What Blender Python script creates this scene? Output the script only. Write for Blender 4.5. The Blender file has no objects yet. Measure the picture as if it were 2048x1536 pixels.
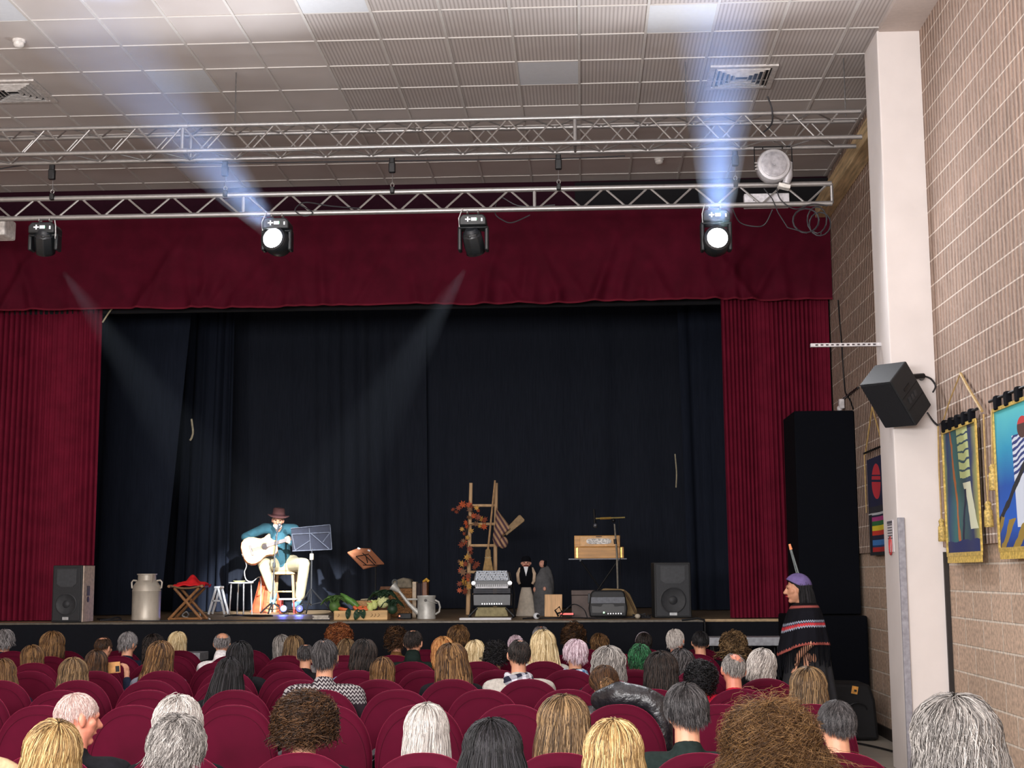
import bpy, bmesh, math, random
import numpy as np
from mathutils import Vector, Matrix, Euler
R = math.radians
PI = math.pi
random.seed(7)
SC = bpy.context.scene
COL = SC.collection

# ---------------------------------------------------------------- camera
FPX = 2840.0
CAMZ = 1.63
_ey = Vector((143, -382, -FPX)).normalized()
_ez = Vector((-127, 20900, -FPX)); _ez = (_ez - _ey * _ez.dot(_ey)).normalized()
_ex = _ey.cross(_ez)
cam_d = bpy.data.cameras.new('camera')
cam_d.sensor_width = 36.0
cam_d.lens = FPX / 2048 * 36.0
cam_d.clip_end = 200
cam = bpy.data.objects.new('camera', cam_d)
COL.objects.link(cam)
M3 = Matrix((_ex, _ey, _ez))
cam.matrix_world = Matrix.Translation((0, 0, CAMZ)) @ M3.to_4x4()
SC.camera = cam

def ray(u, v):
    return M3 @ Vector((u - 1024, 768 - v, -FPX))
def at(u, v, Y):
    d = ray(u, v); t = Y / d.y
    return Vector((d.x * t, Y, CAMZ + d.z * t))
def onx(u, v, X):
    d = ray(u, v); t = X / d.x
    return Vector((X, d.y * t, CAMZ + d.z * t))
def onz(u, v, Z):
    d = ray(u, v); t = (Z - CAMZ) / d.z
    return Vector((d.x * t, d.y * t, Z))

# ---------------------------------------------------------------- view, world, lights
SC.view_settings.view_transform = 'Standard'
SC.view_settings.look = 'None'
SC.view_settings.exposure = 0.0
SC.view_settings.gamma = 1.0
SC.view_settings.use_curve_mapping = False
SC.cycles.use_denoising = True
SC.cycles.max_bounces = 6
SC.cycles.diffuse_bounces = 3
SC.cycles.glossy_bounces = 2
SC.cycles.volume_bounces = 0
SC.cycles.transparent_max_bounces = 8
SC.cycles.sample_clamp_indirect = 4
SC.cycles.volume_step_rate = 4
W = bpy.data.worlds.new('world'); SC.world = W; W.use_nodes = True
W.node_tree.nodes['Background'].inputs[0].default_value = (0.9, 0.93, 1.0, 1)
W.node_tree.nodes['Background'].inputs[1].default_value = 0.03

CEIL = 6.33
def light(name, kind, loc, energy, color=(1, 1, 1), target=None, **kw):
    d = bpy.data.lights.new(name, kind); d.energy = energy; d.color = color
    for k, v_ in kw.items(): setattr(d, k, v_)
    o = bpy.data.objects.new(name, d); COL.objects.link(o); o.location = loc
    if target is not None:
        o.rotation_euler = (Vector(target) - Vector(loc)).to_track_quat('-Z', 'Y').to_euler()
    return o
TY = 12.9                                        # depth of the lighting truss
HEADS = [at(90, 488, TY), at(553, 484, TY), at(947, 484, TY), at(1432, 480, TY)]
GUITARIST = at(553, 1110, 20.4)
# hall luminaires (soft light on the audience and walls), plus an added ceiling fill
light('hall_downlight', 'AREA', (-2.0, 8.2, 6.2), 130, (1.0, .955, .935), (-2.0, 10.2, 0), shape='RECTANGLE', size=8, size_y=1.5)
light('rear_hall_light', 'AREA', (-3.5, -3.0, 5.0), 430, (1.0, .955, .935), (0.5, 12, 3.4), shape='RECTANGLE', size=7, size_y=2.0)
light('ceiling_fill', 'AREA', (-2.0, 0.5, 2.6), 980, (1.0, .97, .97), (-2.0, 10.5, 6.3), shape='RECTANGLE', size=6, size_y=1.0)  # unseen lamp, added only to brighten the ceiling
light('stage_border_light', 'AREA', (-2.0, 17.6, 5.0), 8, (.75, .85, 1.0), (-2.0, 21, 1.5), shape='RECTANGLE', size=5, size_y=.4)
# moving heads: two aim at the guitarist, two sweep up over the audience
light('spot_beam_a', 'SPOT', HEADS[0] + Vector((.06, .18, -.16)), 11500, (.93, .96, 1.0), GUITARIST + Vector((.08, 0, -.42)), spot_size=R(13), spot_blend=.7, shadow_soft_size=.06)
light('spot_beam_b', 'SPOT', HEADS[2] + Vector((-.05, .18, -.16)), 11500, (.93, .96, 1.0), GUITARIST + Vector((.02, 0, -.42)), spot_size=R(13.5), spot_blend=.7, shadow_soft_size=.06)
UP2 = HEADS[1] + Vector((-1.34, -3.0, 1.6))
UP4 = HEADS[3] + Vector((-.18, -3.0, 1.6))
light('spot_beam_c', 'SPOT', HEADS[1] + Vector((-.03, -.16, .12)), 2400, (.42, .58, 1.0), UP2, spot_size=R(24), spot_blend=1, shadow_soft_size=.1)
light('spot_beam_d', 'SPOT', HEADS[3] + Vector((0, -.16, .12)), 3200, (.34, .52, 1.0), UP4, spot_size=R(20), spot_blend=1, shadow_soft_size=.1)

for nm_, hd_ in (('audience_beam_a', HEADS[1]), ('audience_beam_b', HEADS[3])):      # wide spill of the two lit heads over the audience
    light(nm_, 'SPOT', hd_ + Vector((0, -.3, -.02)), 250, (.95, .96, 1.0), hd_ + Vector((-.4, -3, -.6)), spot_size=R(165), spot_blend=.6, shadow_soft_size=.09)

# ---------------------------------------------------------------- materials
def newmat(name):
    m = bpy.data.materials.new(name); m.use_nodes = True
    nt = m.node_tree
    return m, nt, nt.nodes['Principled BSDF']
def srgb(r, g, b):
    f = lambda c: (c / 255 / 12.92) if c / 255 <= .04045 else ((c / 255 + .055) / 1.055) ** 2.4
    return (f(r), f(g), f(b), 1)
def N(nt, t, **kw):
    n = nt.nodes.new(t)
    for k, v_ in kw.items(): setattr(n, k, v_)
    return n
def mixc(nt, fac, a, b, blend='MIX'):
    n = N(nt, 'ShaderNodeMix', data_type='RGBA', blend_type=blend)
    for i, x in ((0, fac), (6, a), (7, b)):
        if hasattr(x, 'links'): nt.links.new(x, n.inputs[i])
        else: n.inputs[i].default_value = x
    return n.outputs[2]
def mth(nt, op, a, b=0.0, c=None):
    n = N(nt, 'ShaderNodeMath', operation=op)
    for i, x in enumerate((a, b) if c is None else (a, b, c)):
        if hasattr(x, 'links'): nt.links.new(x, n.inputs[i])
        else: n.inputs[i].default_value = x
    return n.outputs[0]
def objxyz(nt):
    tc = N(nt, 'ShaderNodeTexCoord'); s = N(nt, 'ShaderNodeSeparateXYZ')
    nt.links.new(tc.outputs['Object'], s.inputs[0])
    return tc.outputs['Object'], s.outputs[0], s.outputs[1], s.outputs[2]
def ramp(nt, fac, stops, interp='LINEAR'):
    n = N(nt, 'ShaderNodeValToRGB'); n.color_ramp.interpolation = interp
    el = n.color_ramp.elements
    while len(el) < len(stops): el.new(0.5)
    for e, (p, c) in zip(el, stops): e.position = p; e.color = c
    nt.links.new(fac, n.inputs[0]); return n.outputs[0]
MATS = {}
def mat(name, rgb, rough=.6, metal=0.0, noise=.12, scale=25, sheen=0.0, spec=.5, bump=0.0, emit=None, stretch=None):
    """plain procedural material: base colour (srgb 0-255) broken up by noise"""
    if name in MATS: return MATS[name]
    m, nt, b = newmat(name)
    c = srgb(*rgb)
    co, x, y, z = objxyz(nt)
    nz = N(nt, 'ShaderNodeTexNoise'); nz.inputs['Scale'].default_value = scale; nz.inputs['Detail'].default_value = 4
    if stretch:
        mp = N(nt, 'ShaderNodeMapping'); mp.inputs['Scale'].default_value = stretch
        nt.links.new(co, mp.inputs[0]); nt.links.new(mp.outputs[0], nz.inputs[0])
    else: nt.links.new(co, nz.inputs[0])
    lo = tuple(v_ * (1 - noise * 2) for v_ in c[:3]) + (1,); hi = tuple(min(1, v_ * (1 + noise * 2)) for v_ in c[:3]) + (1,)
    nt.links.new(ramp(nt, nz.outputs[0], [(.3, lo), (.7, hi)]), b.inputs['Base Color'])
    b.inputs['Roughness'].default_value = rough; b.inputs['Metallic'].default_value = metal
    b.inputs['Specular IOR Level'].default_value = spec
    if sheen:
        b.inputs['Sheen Weight'].default_value = sheen; b.inputs['Sheen Roughness'].default_value = .35
        b.inputs['Sheen Tint'].default_value = (min(1, c[0] * 3 + .1), c[1] * 2, c[2] * 3, 1)
    if bump:
        bp = N(nt, 'ShaderNodeBump'); bp.inputs['Strength'].default_value = bump; bp.inputs['Distance'].default_value = .01
        nt.links.new(nz.outputs[0], bp.inputs['Height']); nt.links.new(bp.outputs[0], b.inputs['Normal'])
    if emit:
        b.inputs['Emission Color'].default_value = emit[:3] + (1,) if len(emit) > 3 else tuple(emit) + (1,)
        b.inputs['Emission Strength'].default_value = emit[3] if len(emit) > 3 else 1
    MATS[name] = m
    return m

# ---------------------------------------------------------------- mesh helpers
class MB:
    def __init__(s): s.v = []; s.f = []; s.m = []
    def add(s, vs, fs, mi=0):
        n = len(s.v); s.v += [tuple(p) for p in vs]; s.f += [tuple(i + n for i in f) for f in fs]; s.m += [mi] * len(fs); return s
    def box(s, c, d, rot=None, mi=0):
        c = Vector(c); h = Vector(d) / 2
        vs = [Vector((sx * h.x, sy * h.y, sz * h.z)) for sx in (-1, 1) for sy in (-1, 1) for sz in (-1, 1)]
        if rot is not None:
            q = rot if isinstance(rot, Matrix) else Euler(rot).to_matrix(); vs = [q @ p for p in vs]
        return s.add([p + c for p in vs], [(0, 1, 3, 2), (4, 6, 7, 5), (0, 4, 5, 1), (2, 3, 7, 6), (0, 2, 6, 4), (1, 5, 7, 3)], mi)
    def span(s, a, b, mi=0):
        a = Vector(a); b = Vector(b)
        return s.box((a + b) / 2, [abs(b[i] - a[i]) for i in range(3)], mi=mi)
    def tube(s, pts, r, n=8, mi=0, cap=True):
        pts = [Vector(p) for p in pts]; rs = r if isinstance(r, (list, tuple)) else [r] * len(pts)
        vs = []; fs = []; up = None
        for i, p in enumerate(pts):
            t = (pts[min(i + 1, len(pts) - 1)] - pts[max(i - 1, 0)]).normalized()
            if up is None: up = Vector((0, 0, 1)) if abs(t.z) < .9 else Vector((1, 0, 0))
            a = t.cross(up).normalized(); b = a.cross(t); up = b
            for k in range(n):
                th = 2 * PI * k / n; vs.append(p + (a * math.cos(th) + b * math.sin(th)) * rs[i])
        for i in range(len(pts) - 1):
            for k in range(n): fs.append((i * n + k, i * n + (k + 1) % n, (i + 1) * n + (k + 1) % n, (i + 1) * n + k))
        if cap: fs += [tuple(range(n))[::-1], tuple((len(pts) - 1) * n + k for k in range(n))]
        return s.add(vs, fs, mi)
    def lathe(s, prof, c=(0, 0, 0), n=24, rot=None, mi=0, sx=1, sy=1):
        c = Vector(c); vs = []; fs = []
        q = Euler(rot).to_matrix() if rot is not None and not isinstance(rot, Matrix) else rot
        for (r, z) in prof:
            for k in range(n):
                p = Vector((r * math.cos(2 * PI * k / n) * sx, r * math.sin(2 * PI * k / n) * sy, z))
                vs.append((q @ p if q is not None else p) + c)
        for i in range(len(prof) - 1):
            for k in range(n): fs.append((i * n + k, i * n + (k + 1) % n, (i + 1) * n + (k + 1) % n, (i + 1) * n + k))
        fs += [tuple(range(n))[::-1], tuple((len(prof) - 1) * n + k for k in range(n))]
        return s.add(vs, fs, mi)
    def ball(s, c, r, n=16, rot=None, mi=0):
        r = Vector(r) if isinstance(r, (tuple, list, Vector)) else Vector((r, r, r))
        q = Euler(rot).to_matrix() if rot is not None and not isinstance(rot, Matrix) else rot
        vs = []; fs = []; m = n // 2
        for i in range(m + 1):
            th = PI * i / m
            for k in range(n):
                p = Vector((r.x * math.sin(th) * math.cos(2 * PI * k / n), r.y * math.sin(th) * math.sin(2 * PI * k / n), r.z * math.cos(th)))
                vs.append((q @ p if q is not None else p) + Vector(c))
        for i in range(m):
            for k in range(n): fs.append((i * n + k, (i + 1) * n + k, (i + 1) * n + (k + 1) % n, i * n + (k + 1) % n))
        return s.add(vs, fs, mi)
    def prism(s, out, d, frame=None, mi=0):
        """outline (x,z) extruded d along y, optional 4x4 frame"""
        n = len(out); vs = [Vector((x, -d / 2, z)) for x, z in out] + [Vector((x, d / 2, z)) for x, z in out]
        if frame is not None: vs = [frame @ p for p in vs]
        fs = [tuple(range(n)), tuple(range(2 * n - 1, n - 1, -1))] + [(i, i + n, (i + 1) % n + n, (i + 1) % n) for i in range(n)]
        return s.add(vs, fs, mi)
    def grid(s, fn, nu, nv, mi=0):
        vs = [fn(i / nu, j / nv) for j in range(nv + 1) for i in range(nu + 1)]
        fs = [(j * (nu + 1) + i, j * (nu + 1) + i + 1, (j + 1) * (nu + 1) + i + 1, (j + 1) * (nu + 1) + i) for j in range(nv) for i in range(nu)]
        return s.add(vs, fs, mi)
    def mesh(s, name, mats, smooth=False):
        me = bpy.data.meshes.new(name); me.from_pydata(s.v, [], s.f)
        for m in (mats if isinstance(mats, (list, tuple)) else [mats]): me.materials.append(m)
        if any(s.m): me.polygons.foreach_set('material_index', s.m)
        bm = bmesh.new(); bm.from_mesh(me); bmesh.ops.recalc_face_normals(bm, faces=bm.faces); bm.to_mesh(me); bm.free()
        if smooth:
            me.polygons.foreach_set('use_smooth', [True] * len(me.polygons))
            me.set_sharp_from_angle(angle=R(40))
        return me
    def build(s, name, mats, parent=None, smooth=True, loc=None, rot=None, bevel=0, solid=0, subsurf=0):
        o = link(name, s.mesh(name, mats, smooth), parent)
        if loc is not None: o.location = loc
        if rot is not None: o.rotation_euler = rot
        if solid:
            md = o.modifiers.new('s', 'SOLIDIFY'); md.thickness = solid; md.offset = 0
        if bevel:
            md = o.modifiers.new('b', 'BEVEL'); md.width = bevel; md.segments = 2; md.limit_method = 'ANGLE'
        if subsurf:
            md = o.modifiers.new('ss', 'SUBSURF'); md.levels = subsurf; md.render_levels = subsurf
        return o
def link(name, data, parent=None):
    o = bpy.data.objects.new(name, data); COL.objects.link(o)
    if parent is not None: o.parent = parent
    return o
def tag(o, label=None, cat=None, group=None, kind=None):
    if label: o['label'] = label
    if cat: o['category'] = cat
    if group: o['group'] = group
    if kind: o['kind'] = kind
    return o
def thing(name, label, cat, loc=(0, 0, 0), rz=0, group=None):
    o = bpy.data.objects.new(name, None); COL.objects.link(o); o.location = loc; o.rotation_euler = (0, 0, rz)
    o.empty_display_size = .1
    return tag(o, label, cat, group)
def struct(o): o['kind'] = 'structure'; return o
def copy_tree(o, parent=None):
    c = o.copy(); COL.objects.link(c)
    if parent is not None: c.parent = parent
    for ch in list(o.children): copy_tree(ch, c)
    return c
def bake(o, *mods):
    """apply the modifiers of a temporary object, return the mesh, remove the object"""
    dg = bpy.context.evaluated_depsgraph_get()
    me = bpy.data.meshes.new_from_object(o.evaluated_get(dg), depsgraph=dg)
    old = o.data; bpy.data.objects.remove(o); bpy.data.meshes.remove(old)
    return me
def lerp(a, b, t): return a + (b - a) * t
# ================================================================ the hall
WX = 3.0                     # right wall
LX = -9.2                    # left wall, off to the side
SY = 16.6                    # proscenium
SZ = 1.12                    # stage floor height

def block_mat(name, base, mortar, ribs):
    m, nt, b = newmat(name)
    co, x, y, z = objxyz(nt)
    cb = N(nt, 'ShaderNodeCombineXYZ'); nt.links.new(y, cb.inputs[0]); nt.links.new(z, cb.inputs[1])
    br = N(nt, 'ShaderNodeTexBrick'); nt.links.new(cb.outputs[0], br.inputs[0])
    br.inputs['Scale'].default_value = 1; br.inputs['Brick Width'].default_value = .5 if not ribs else 40
    br.inputs['Row Height'].default_value = .212; br.inputs['Mortar Size'].default_value = .0095 if not ribs else .007
    br.inputs['Mortar Smooth'].default_value = .3; br.inputs['Bias'].default_value = 0
    c = srgb(*base)
    br.inputs['Color1'].default_value = tuple(v_ * .93 for v_ in c[:3]) + (1,)
    br.inputs['Color2'].default_value = tuple(v_ * 1.07 for v_ in c[:3]) + (1,)
    br.inputs['Mortar'].default_value = srgb(*mortar)
    nz = N(nt, 'ShaderNodeTexNoise'); nz.inputs['Scale'].default_value = 9 if ribs else 30; nz.inputs['Detail'].default_value = 6
    mp = N(nt, 'ShaderNodeMapping'); mp.inputs['Scale'].default_value = (1, 3.2, .5) if ribs else (1, 1, 1)
    nt.links.new(co, mp.inputs[0]); nt.links.new(mp.outputs[0], nz.inputs[0])
    col = mixc(nt, ramp(nt, nz.outputs[0], [(.35, (0, 0, 0, 1)), (.65, (1, 1, 1, 1))]), (.72, .72, .72, 1), (1.15, 1.12, 1.1, 1))
    colr = mixc(nt, 1.0, br.outputs['Color'], col, 'MULTIPLY')
    h = mth(nt, 'MULTIPLY', br.outputs['Fac'], -1.0 if not ribs else -.6)
    if ribs:
        wv = mth(nt, 'SINE', mth(nt, 'MULTIPLY', y, 2 * PI / .088))
        n2 = N(nt, 'ShaderNodeTexNoise'); n2.inputs['Scale'].default_value = 26; n2.inputs['Detail'].default_value = 5
        nt.links.new(co, n2.inputs[0])
        h = mth(nt, 'ADD', h, mth(nt, 'ADD', mth(nt, 'MULTIPLY', wv, .8), mth(nt, 'MULTIPLY', n2.outputs[0], 1.5)))
        g = mth(nt, 'GREATER_THAN', mth(nt, 'ADD', wv, mth(nt, 'MULTIPLY', n2.outputs[0], 3.2)), 1.2)
        colr = mixc(nt, mth(nt, 'MULTIPLY', g, .3), colr, (.6, .5, .43, 1))
        colr = mixc(nt, mth(nt, 'MULTIPLY', br.outputs['Fac'], .75), colr, srgb(*mortar))
    bp = N(nt, 'ShaderNodeBump'); bp.inputs['Strength'].default_value = .7; bp.inputs['Distance'].default_value = .012
    nt.links.new(h, bp.inputs['Height']); nt.links.new(bp.outputs[0], b.inputs['Normal'])
    nt.links.new(colr, b.inputs['Base Color']); b.inputs['Roughness'].default_value = .9
    b.inputs['Specular IOR Level'].default_value = .15
    return m
m_low = block_mat('smooth_block', (196, 172, 152), (222, 210, 195), False)
m_up = block_mat('ribbed_block', (158, 134, 120), (222, 208, 196), True)
w = MB().span((WX, -6, -.1), (WX + .3, SY + .2, 1.84)).build('wall_right', m_low, smooth=False); struct(w)
w = MB().span((WX - .035, -6, 1.84), (WX + .3, SY + .2, CEIL)).build('wall_right', m_up, smooth=False); struct(w)
m_plaster = mat('white_plaster', (226, 218, 214), .85, noise=.02, scale=3)
struct(MB().span((LX - .2, -6, 0), (LX, 24, CEIL)).build('wall_left', mat('left_plaster', (190, 170, 155), .9, noise=.03), smooth=False))
struct(MB().span((LX, -6.2, 0), (WX, -6, CEIL)).build('wall_back', mat('left_plaster', (190, 170, 155)), smooth=False))

# floor with large pale tiles
m, nt, b = newmat('floor_tiles'); co, x, y, z = objxyz(nt)
br = N(nt, 'ShaderNodeTexBrick'); br.offset = 0; nt.links.new(co, br.inputs[0])
br.inputs['Scale'].default_value = 1; br.inputs['Brick Width'].default_value = .6; br.inputs['Row Height'].default_value = .6
br.inputs['Mortar Size'].default_value = .004
br.inputs['Color1'].default_value = srgb(188, 182, 170); br.inputs['Color2'].default_value = srgb(180, 174, 162); br.inputs['Mortar'].default_value = srgb(120, 115, 106)
nt.links.new(br.outputs['Color'], b.inputs['Base Color']); b.inputs['Roughness'].default_value = .35
struct(MB().span((LX, -6, -.1), (WX, 24, 0)).build('floor', m, smooth=False))
# dark skirting and the wall above it
m_skirt = mat('dark_skirting', (52, 44, 40), .6)
struct(MB().span((WX - .02, 12.55, 0), (WX, SY, .11)).build('baseboard_right', m_skirt, smooth=False))
struct(MB().span((WX - .02, -6, 0), (WX, 11.9, .11)).build('baseboard_right', m_skirt, smooth=False))

# suspended ceiling
PX, PY = .5815, .627
X0, Y0 = .02, 12.58
m, nt, b = newmat('ceiling_panel'); co, x, y, z = objxyz(nt)
rib = mth(nt, 'SINE', mth(nt, 'MULTIPLY', x, 2 * PI / .034))
ribm = mth(nt, 'MULTIPLY', mth(nt, 'GREATER_THAN', rib, .2), mth(nt, 'GREATER_THAN', x, -2.31))
ribm = mth(nt, 'MULTIPLY', ribm, mth(nt, 'LESS_THAN', y, Y0 + 2 * PY))
nz = N(nt, 'ShaderNodeTexNoise'); nz.inputs['Scale'].default_value = 1.4; nt.links.new(co, nz.inputs[0])
base = ramp(nt, nz.outputs[0], [(.3, srgb(200, 191, 187)), (.7, srgb(214, 207, 204))])
cx = mth(nt, 'FLOOR', mth(nt, 'DIVIDE', mth(nt, 'SUBTRACT', x, X0), PX)); cy = mth(nt, 'FLOOR', mth(nt, 'DIVIDE', mth(nt, 'SUBTRACT', y, Y0), PY))
wn = N(nt, 'ShaderNodeTexWhiteNoise', noise_dimensions='2D'); cb = N(nt, 'ShaderNodeCombineXYZ')
nt.links.new(cx, cb.inputs[0]); nt.links.new(cy, cb.inputs[1]); nt.links.new(cb.outputs[0], wn.inputs[0])
base = mixc(nt, mth(nt, 'MULTIPLY', wn.outputs[0], .16), base, (.36, .34, .33, 1))
nt.links.new(mixc(nt, mth(nt, 'MULTIPLY', ribm, .4), base, srgb(120, 108, 100)), b.inputs['Base Color'])
b.inputs['Roughness'].default_value = .85
ceil = struct(MB().span((LX, -6, CEIL), (WX + .1, 24, CEIL + .1)).build('ceiling', m, smooth=False))
g = MB()
k = math.ceil((LX - X0) / PX)
while X0 + k * PX < WX:
    xx = X0 + k * PX; g.span((xx - .011, -6, CEIL - .012), (xx + .011, SY, CEIL)); k += 1
k = math.ceil((-6 - Y0) / PY)
while Y0 + k * PY < SY:
    yy = Y0 + k * PY; g.span((LX, yy - .008, CEIL - .008), (WX, yy + .008, CEIL)); k += 1
g.build('ceiling_grid', mat('grid_metal', (214, 210, 206), .5, noise=.02), ceil, smooth=False)
m_plain = mat('plain_panel', (222, 226, 232), .6, noise=.01)
for (u, v) in [(686, 20), (375, 172), (1110, 160), (1382, 8), (20, 20)]:
    p = onz(u, v, CEIL); i = math.floor((p.x - X0) / PX); j = math.floor((p.y - Y0) / PY)
    a = (X0 + i * PX + .011, Y0 + j * PY + .01, CEIL - .006); c = (X0 + (i + 1) * PX - .011, Y0 + (j + 1) * PY - .01, CEIL)
    MB().span(a, c).build('plain_panel', m_plain, ceil, smooth=False)
# boxed strip between ceiling panels and wall, above the pillar
struct(MB().span((2.62, -6, CEIL - .045), (WX, 12.55, CEIL)).build('trim_1', mat('soffit', (200, 186, 178), .8, noise=.02), smooth=False))

# pillar
PYF, PYB, PXL = 11.95, 12.5, 2.6
struct(MB().span((PXL, PYF, 0), (WX, PYB, CEIL - .03)).build('pillar', m_plaster, smooth=False, bevel=.012))
struct(MB().span((2.62, PYF - .02, 0), (WX, PYF, .09)).build('trim_2', m_skirt, smooth=False))
struct(MB().span((2.96, PYF - .03, .12), (WX - .004, PYF - .001, 1.8)).build('trim_3', mat('black_conduit', (30, 24, 22), .5), smooth=False))
p = onx(1787, 1070, PXL)
# grey cable trunking on the pillar's front corner
tr = at(1801, 1035, PYF - .02)
o = MB().span((tr.x - .025, PYF - .03, .0), (tr.x + .03, PYF, tr.z)).build('cable_trunking', mat('grey_trunking', (150, 148, 156), .5), smooth=False, bevel=.004)
tag(o, 'grey plastic cable trunking running up the front corner of the white pillar', 'cable duct')
# fire notice on the pillar side
s0 = onx(1787, 1040, PXL); s1 = onx(1787, 1104, PXL)
t = thing('notice_sign', 'narrow white notice with grey text lines and red symbol on pillar side', 'sign', (PXL - .006, 12.2, (s0.z + s1.z) / 2))
hh = (s0.z - s1.z) / 2
MB().box((0, 0, 0), (.006, .24, hh * 2)).build('panel', mat('sign_white', (225, 220, 222), .5, noise=.01), t, smooth=False)
q = MB()
for k in range(6): q.box((-.0045, .0, hh * (.72 - .17 * k)), (.003, .17, .008))
q.box((-.0045, 0, hh * .88), (.003, .19, .022)); q.build('printed_text', mat('sign_grey', (95, 92, 100), .6), t, smooth=False)
q = MB()
q.tube([(-.0045, .055 * math.cos(a * PI / 8), -hh * .6 + .075 * math.sin(a * PI / 8)) for a in range(17)], .006, 6)
q.tube([(-.0045, .03, -hh * .6 - .05), (-.0045, 0, -hh * .6 + .05)], .008, 6)
q.build('red_symbol', mat('sign_red', (190, 60, 60), .6), t)

# boxed wooden beam along the right wall under the ceiling
struct(MB().span((2.79, 12.5, 5.80), (WX - .036, SY - .05, 6.0)).build('trim_4', mat('pale_timber', (206, 180, 138), .65, noise=.18, scale=5, stretch=(6, .5, 6)), smooth=False, bevel=.006))

# stage ------------------------------------------------------------
m_drape = mat('black_drape', (17, 18, 23), .95, noise=.06, scale=60, spec=.1)
m, nt, b = newmat('stage_boards'); co, x, y, z = objxyz(nt)
mp = N(nt, 'ShaderNodeMapping'); mp.inputs['Scale'].default_value = (.8, 14, 1); nt.links.new(co, mp.inputs[0])
nz = N(nt, 'ShaderNodeTexNoise'); nz.inputs['Scale'].default_value = 2.5; nz.inputs['Detail'].default_value = 6; nt.links.new(mp.outputs[0], nz.inputs[0])
c1 = ramp(nt, nz.outputs[0], [(.3, srgb(112, 92, 68)), (.7, srgb(164, 140, 108))])
ln = mth(nt, 'LESS_THAN', mth(nt, 'FRACT', mth(nt, 'DIVIDE', y, .14)), .05)
nt.links.new(mixc(nt, ln, c1, srgb(60, 48, 36)), b.inputs['Base Color']); b.inputs['Roughness'].default_value = .45
struct(MB().span((LX, SY, SZ - .05), (WX, 23.5, SZ)).build('stage_floor', m, smooth=False))
struct(MB().span((LX, SY - .28, SZ - .05), (1.34, SY, SZ - .001)).build('stage_apron', m, smooth=False))
AY = SY - .28
struct(MB().span((LX, AY - .006, SZ - .022), (1.34, AY, SZ + .001)).build('trim_5', mat('edge_metal', (92, 86, 76), .5, .3), smooth=False))
struct(MB().span((1.36, SY - .006, SZ - .03), (2.3, SY, SZ)).build('trim_6', mat('edge_wood', (176, 148, 108), .5), smooth=False))
def skirt(u, v): return Vector((lerp(LX, 1.34, u), AY - .012 + .006 * math.sin(u * 140) + .006 * math.sin(u * 57), lerp(0, SZ - .02, v)))
struct(MB().grid(skirt, 400, 2).build('stage_skirt', mat('skirt_black', (19, 21, 27), .9, noise=.05, spec=.15)))
struct(MB().span((1.34, SY - .004, 0), (WX, SY - .001, SZ - .03)).build('stage_skirt', mat('skirt_black', (19, 21, 27)), smooth=False))
# handrail bracket at the right end of the apron
o = MB().tube([(1.1, AY - .02, SZ + .0), (1.28, AY - .02, SZ + .02), (1.35, AY - .02, SZ + .0), (1.36, AY - .02, SZ - .06), (1.36, AY - .02, .1)], .012).build('corner_rail', mat('black_metal', (28, 29, 32), .4, .3))
tag(o, 'thin black rail bent around the right corner of the stage edge', 'rail')
# pale low benches against the stage front
def bench(name, u0, u1, v, Yb, lab, cat):
    a = at(u0, v, Yb); c = at(u1, v, Yb)
    t = thing(name, lab, cat, ((a.x + c.x) / 2, Yb + .18, 0)); L = c.x - a.x
    MB().box((0, 0, a.z - .045), (L, .36, .09)).build('top', mat('bench_grey', (150, 152, 158), .5), t, smooth=False, bevel=.006)
    for sx in (-1, 1):
        for sy in (-1, 1): MB().tube([(sx * (L / 2 - .06), sy * .13, 0), (sx * (L / 2 - .06), sy * .13, a.z - .09)], .015).build('leg', mat('black_metal', (28, 29, 32)), t)
bench('low_table', 1416, 1568, 1275, 15.6, 'grey topped low table standing before the right end of the stage', 'table')
bench('low_table', 340, 400, 1306, 15.6, 'white edged low table seen behind the long blonde hair, before the stage', 'table')

# stand-in for the valance's shaded top, above the opening
m_valshade = mat('valance_shade', (44, 18, 30), .95, noise=.05, scale=20, spec=.1)  # dark burgundy paints the shade into the cloth colour
struct(MB().span((LX, SY + .04, 5.0), (WX, SY + .09, CEIL)).build('wall_valance_shade', m_valshade, smooth=False))
m_bk = mat('fascia_black', (13, 12, 18), .95)
o = at(1150, 400, SY + .05)
struct(MB().span((o.x, SY - .01, 5.75), (WX - .04, SY + .035, CEIL - .03)).build('trim_7', m_bk, smooth=False))
struct(MB().span((LX, 16.95, 4.86), (WX, 17.0, 5.3)).build('trim_8', m_bk, smooth=False))

# red velvet
def velvet(name, rgb, sheen):
    m, nt, b = newmat(name); c = srgb(*rgb); co, x, y, z = objxyz(nt)
    nz = N(nt, 'ShaderNodeTexNoise'); nz.inputs['Scale'].default_value = 5; nz.inputs['Detail'].default_value = 5; nt.links.new(co, nz.inputs[0])
    nt.links.new(ramp(nt, nz.outputs[0], [(.3, tuple(k * .8 for k in c[:3]) + (1,)), (.7, tuple(k * 1.15 for k in c[:3]) + (1,))]), b.inputs['Base Color'])
    b.inputs['Roughness'].default_value = .8; b.inputs['Specular IOR Level'].default_value = .1
    b.inputs['Sheen Weight'].default_value = sheen; b.inputs['Sheen Roughness'].default_value = .3
    b.inputs['Sheen Tint'].default_value = (.9, .08, .2, 1)
    return m
m_red = velvet('red_curtain_velvet', (104, 20, 42), .12)
m_val = velvet('red_valance_velvet', (80, 12, 32), .08)
rnd = random.Random(3)
swags = [(rnd.uniform(-7, 3), rnd.uniform(.3, 1.2), rnd.uniform(-.6, .6), rnd.uniform(.03, .07)) for _ in range(60)]
zt, zb = 5.95, at(900, 607, SY - .1).z
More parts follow.
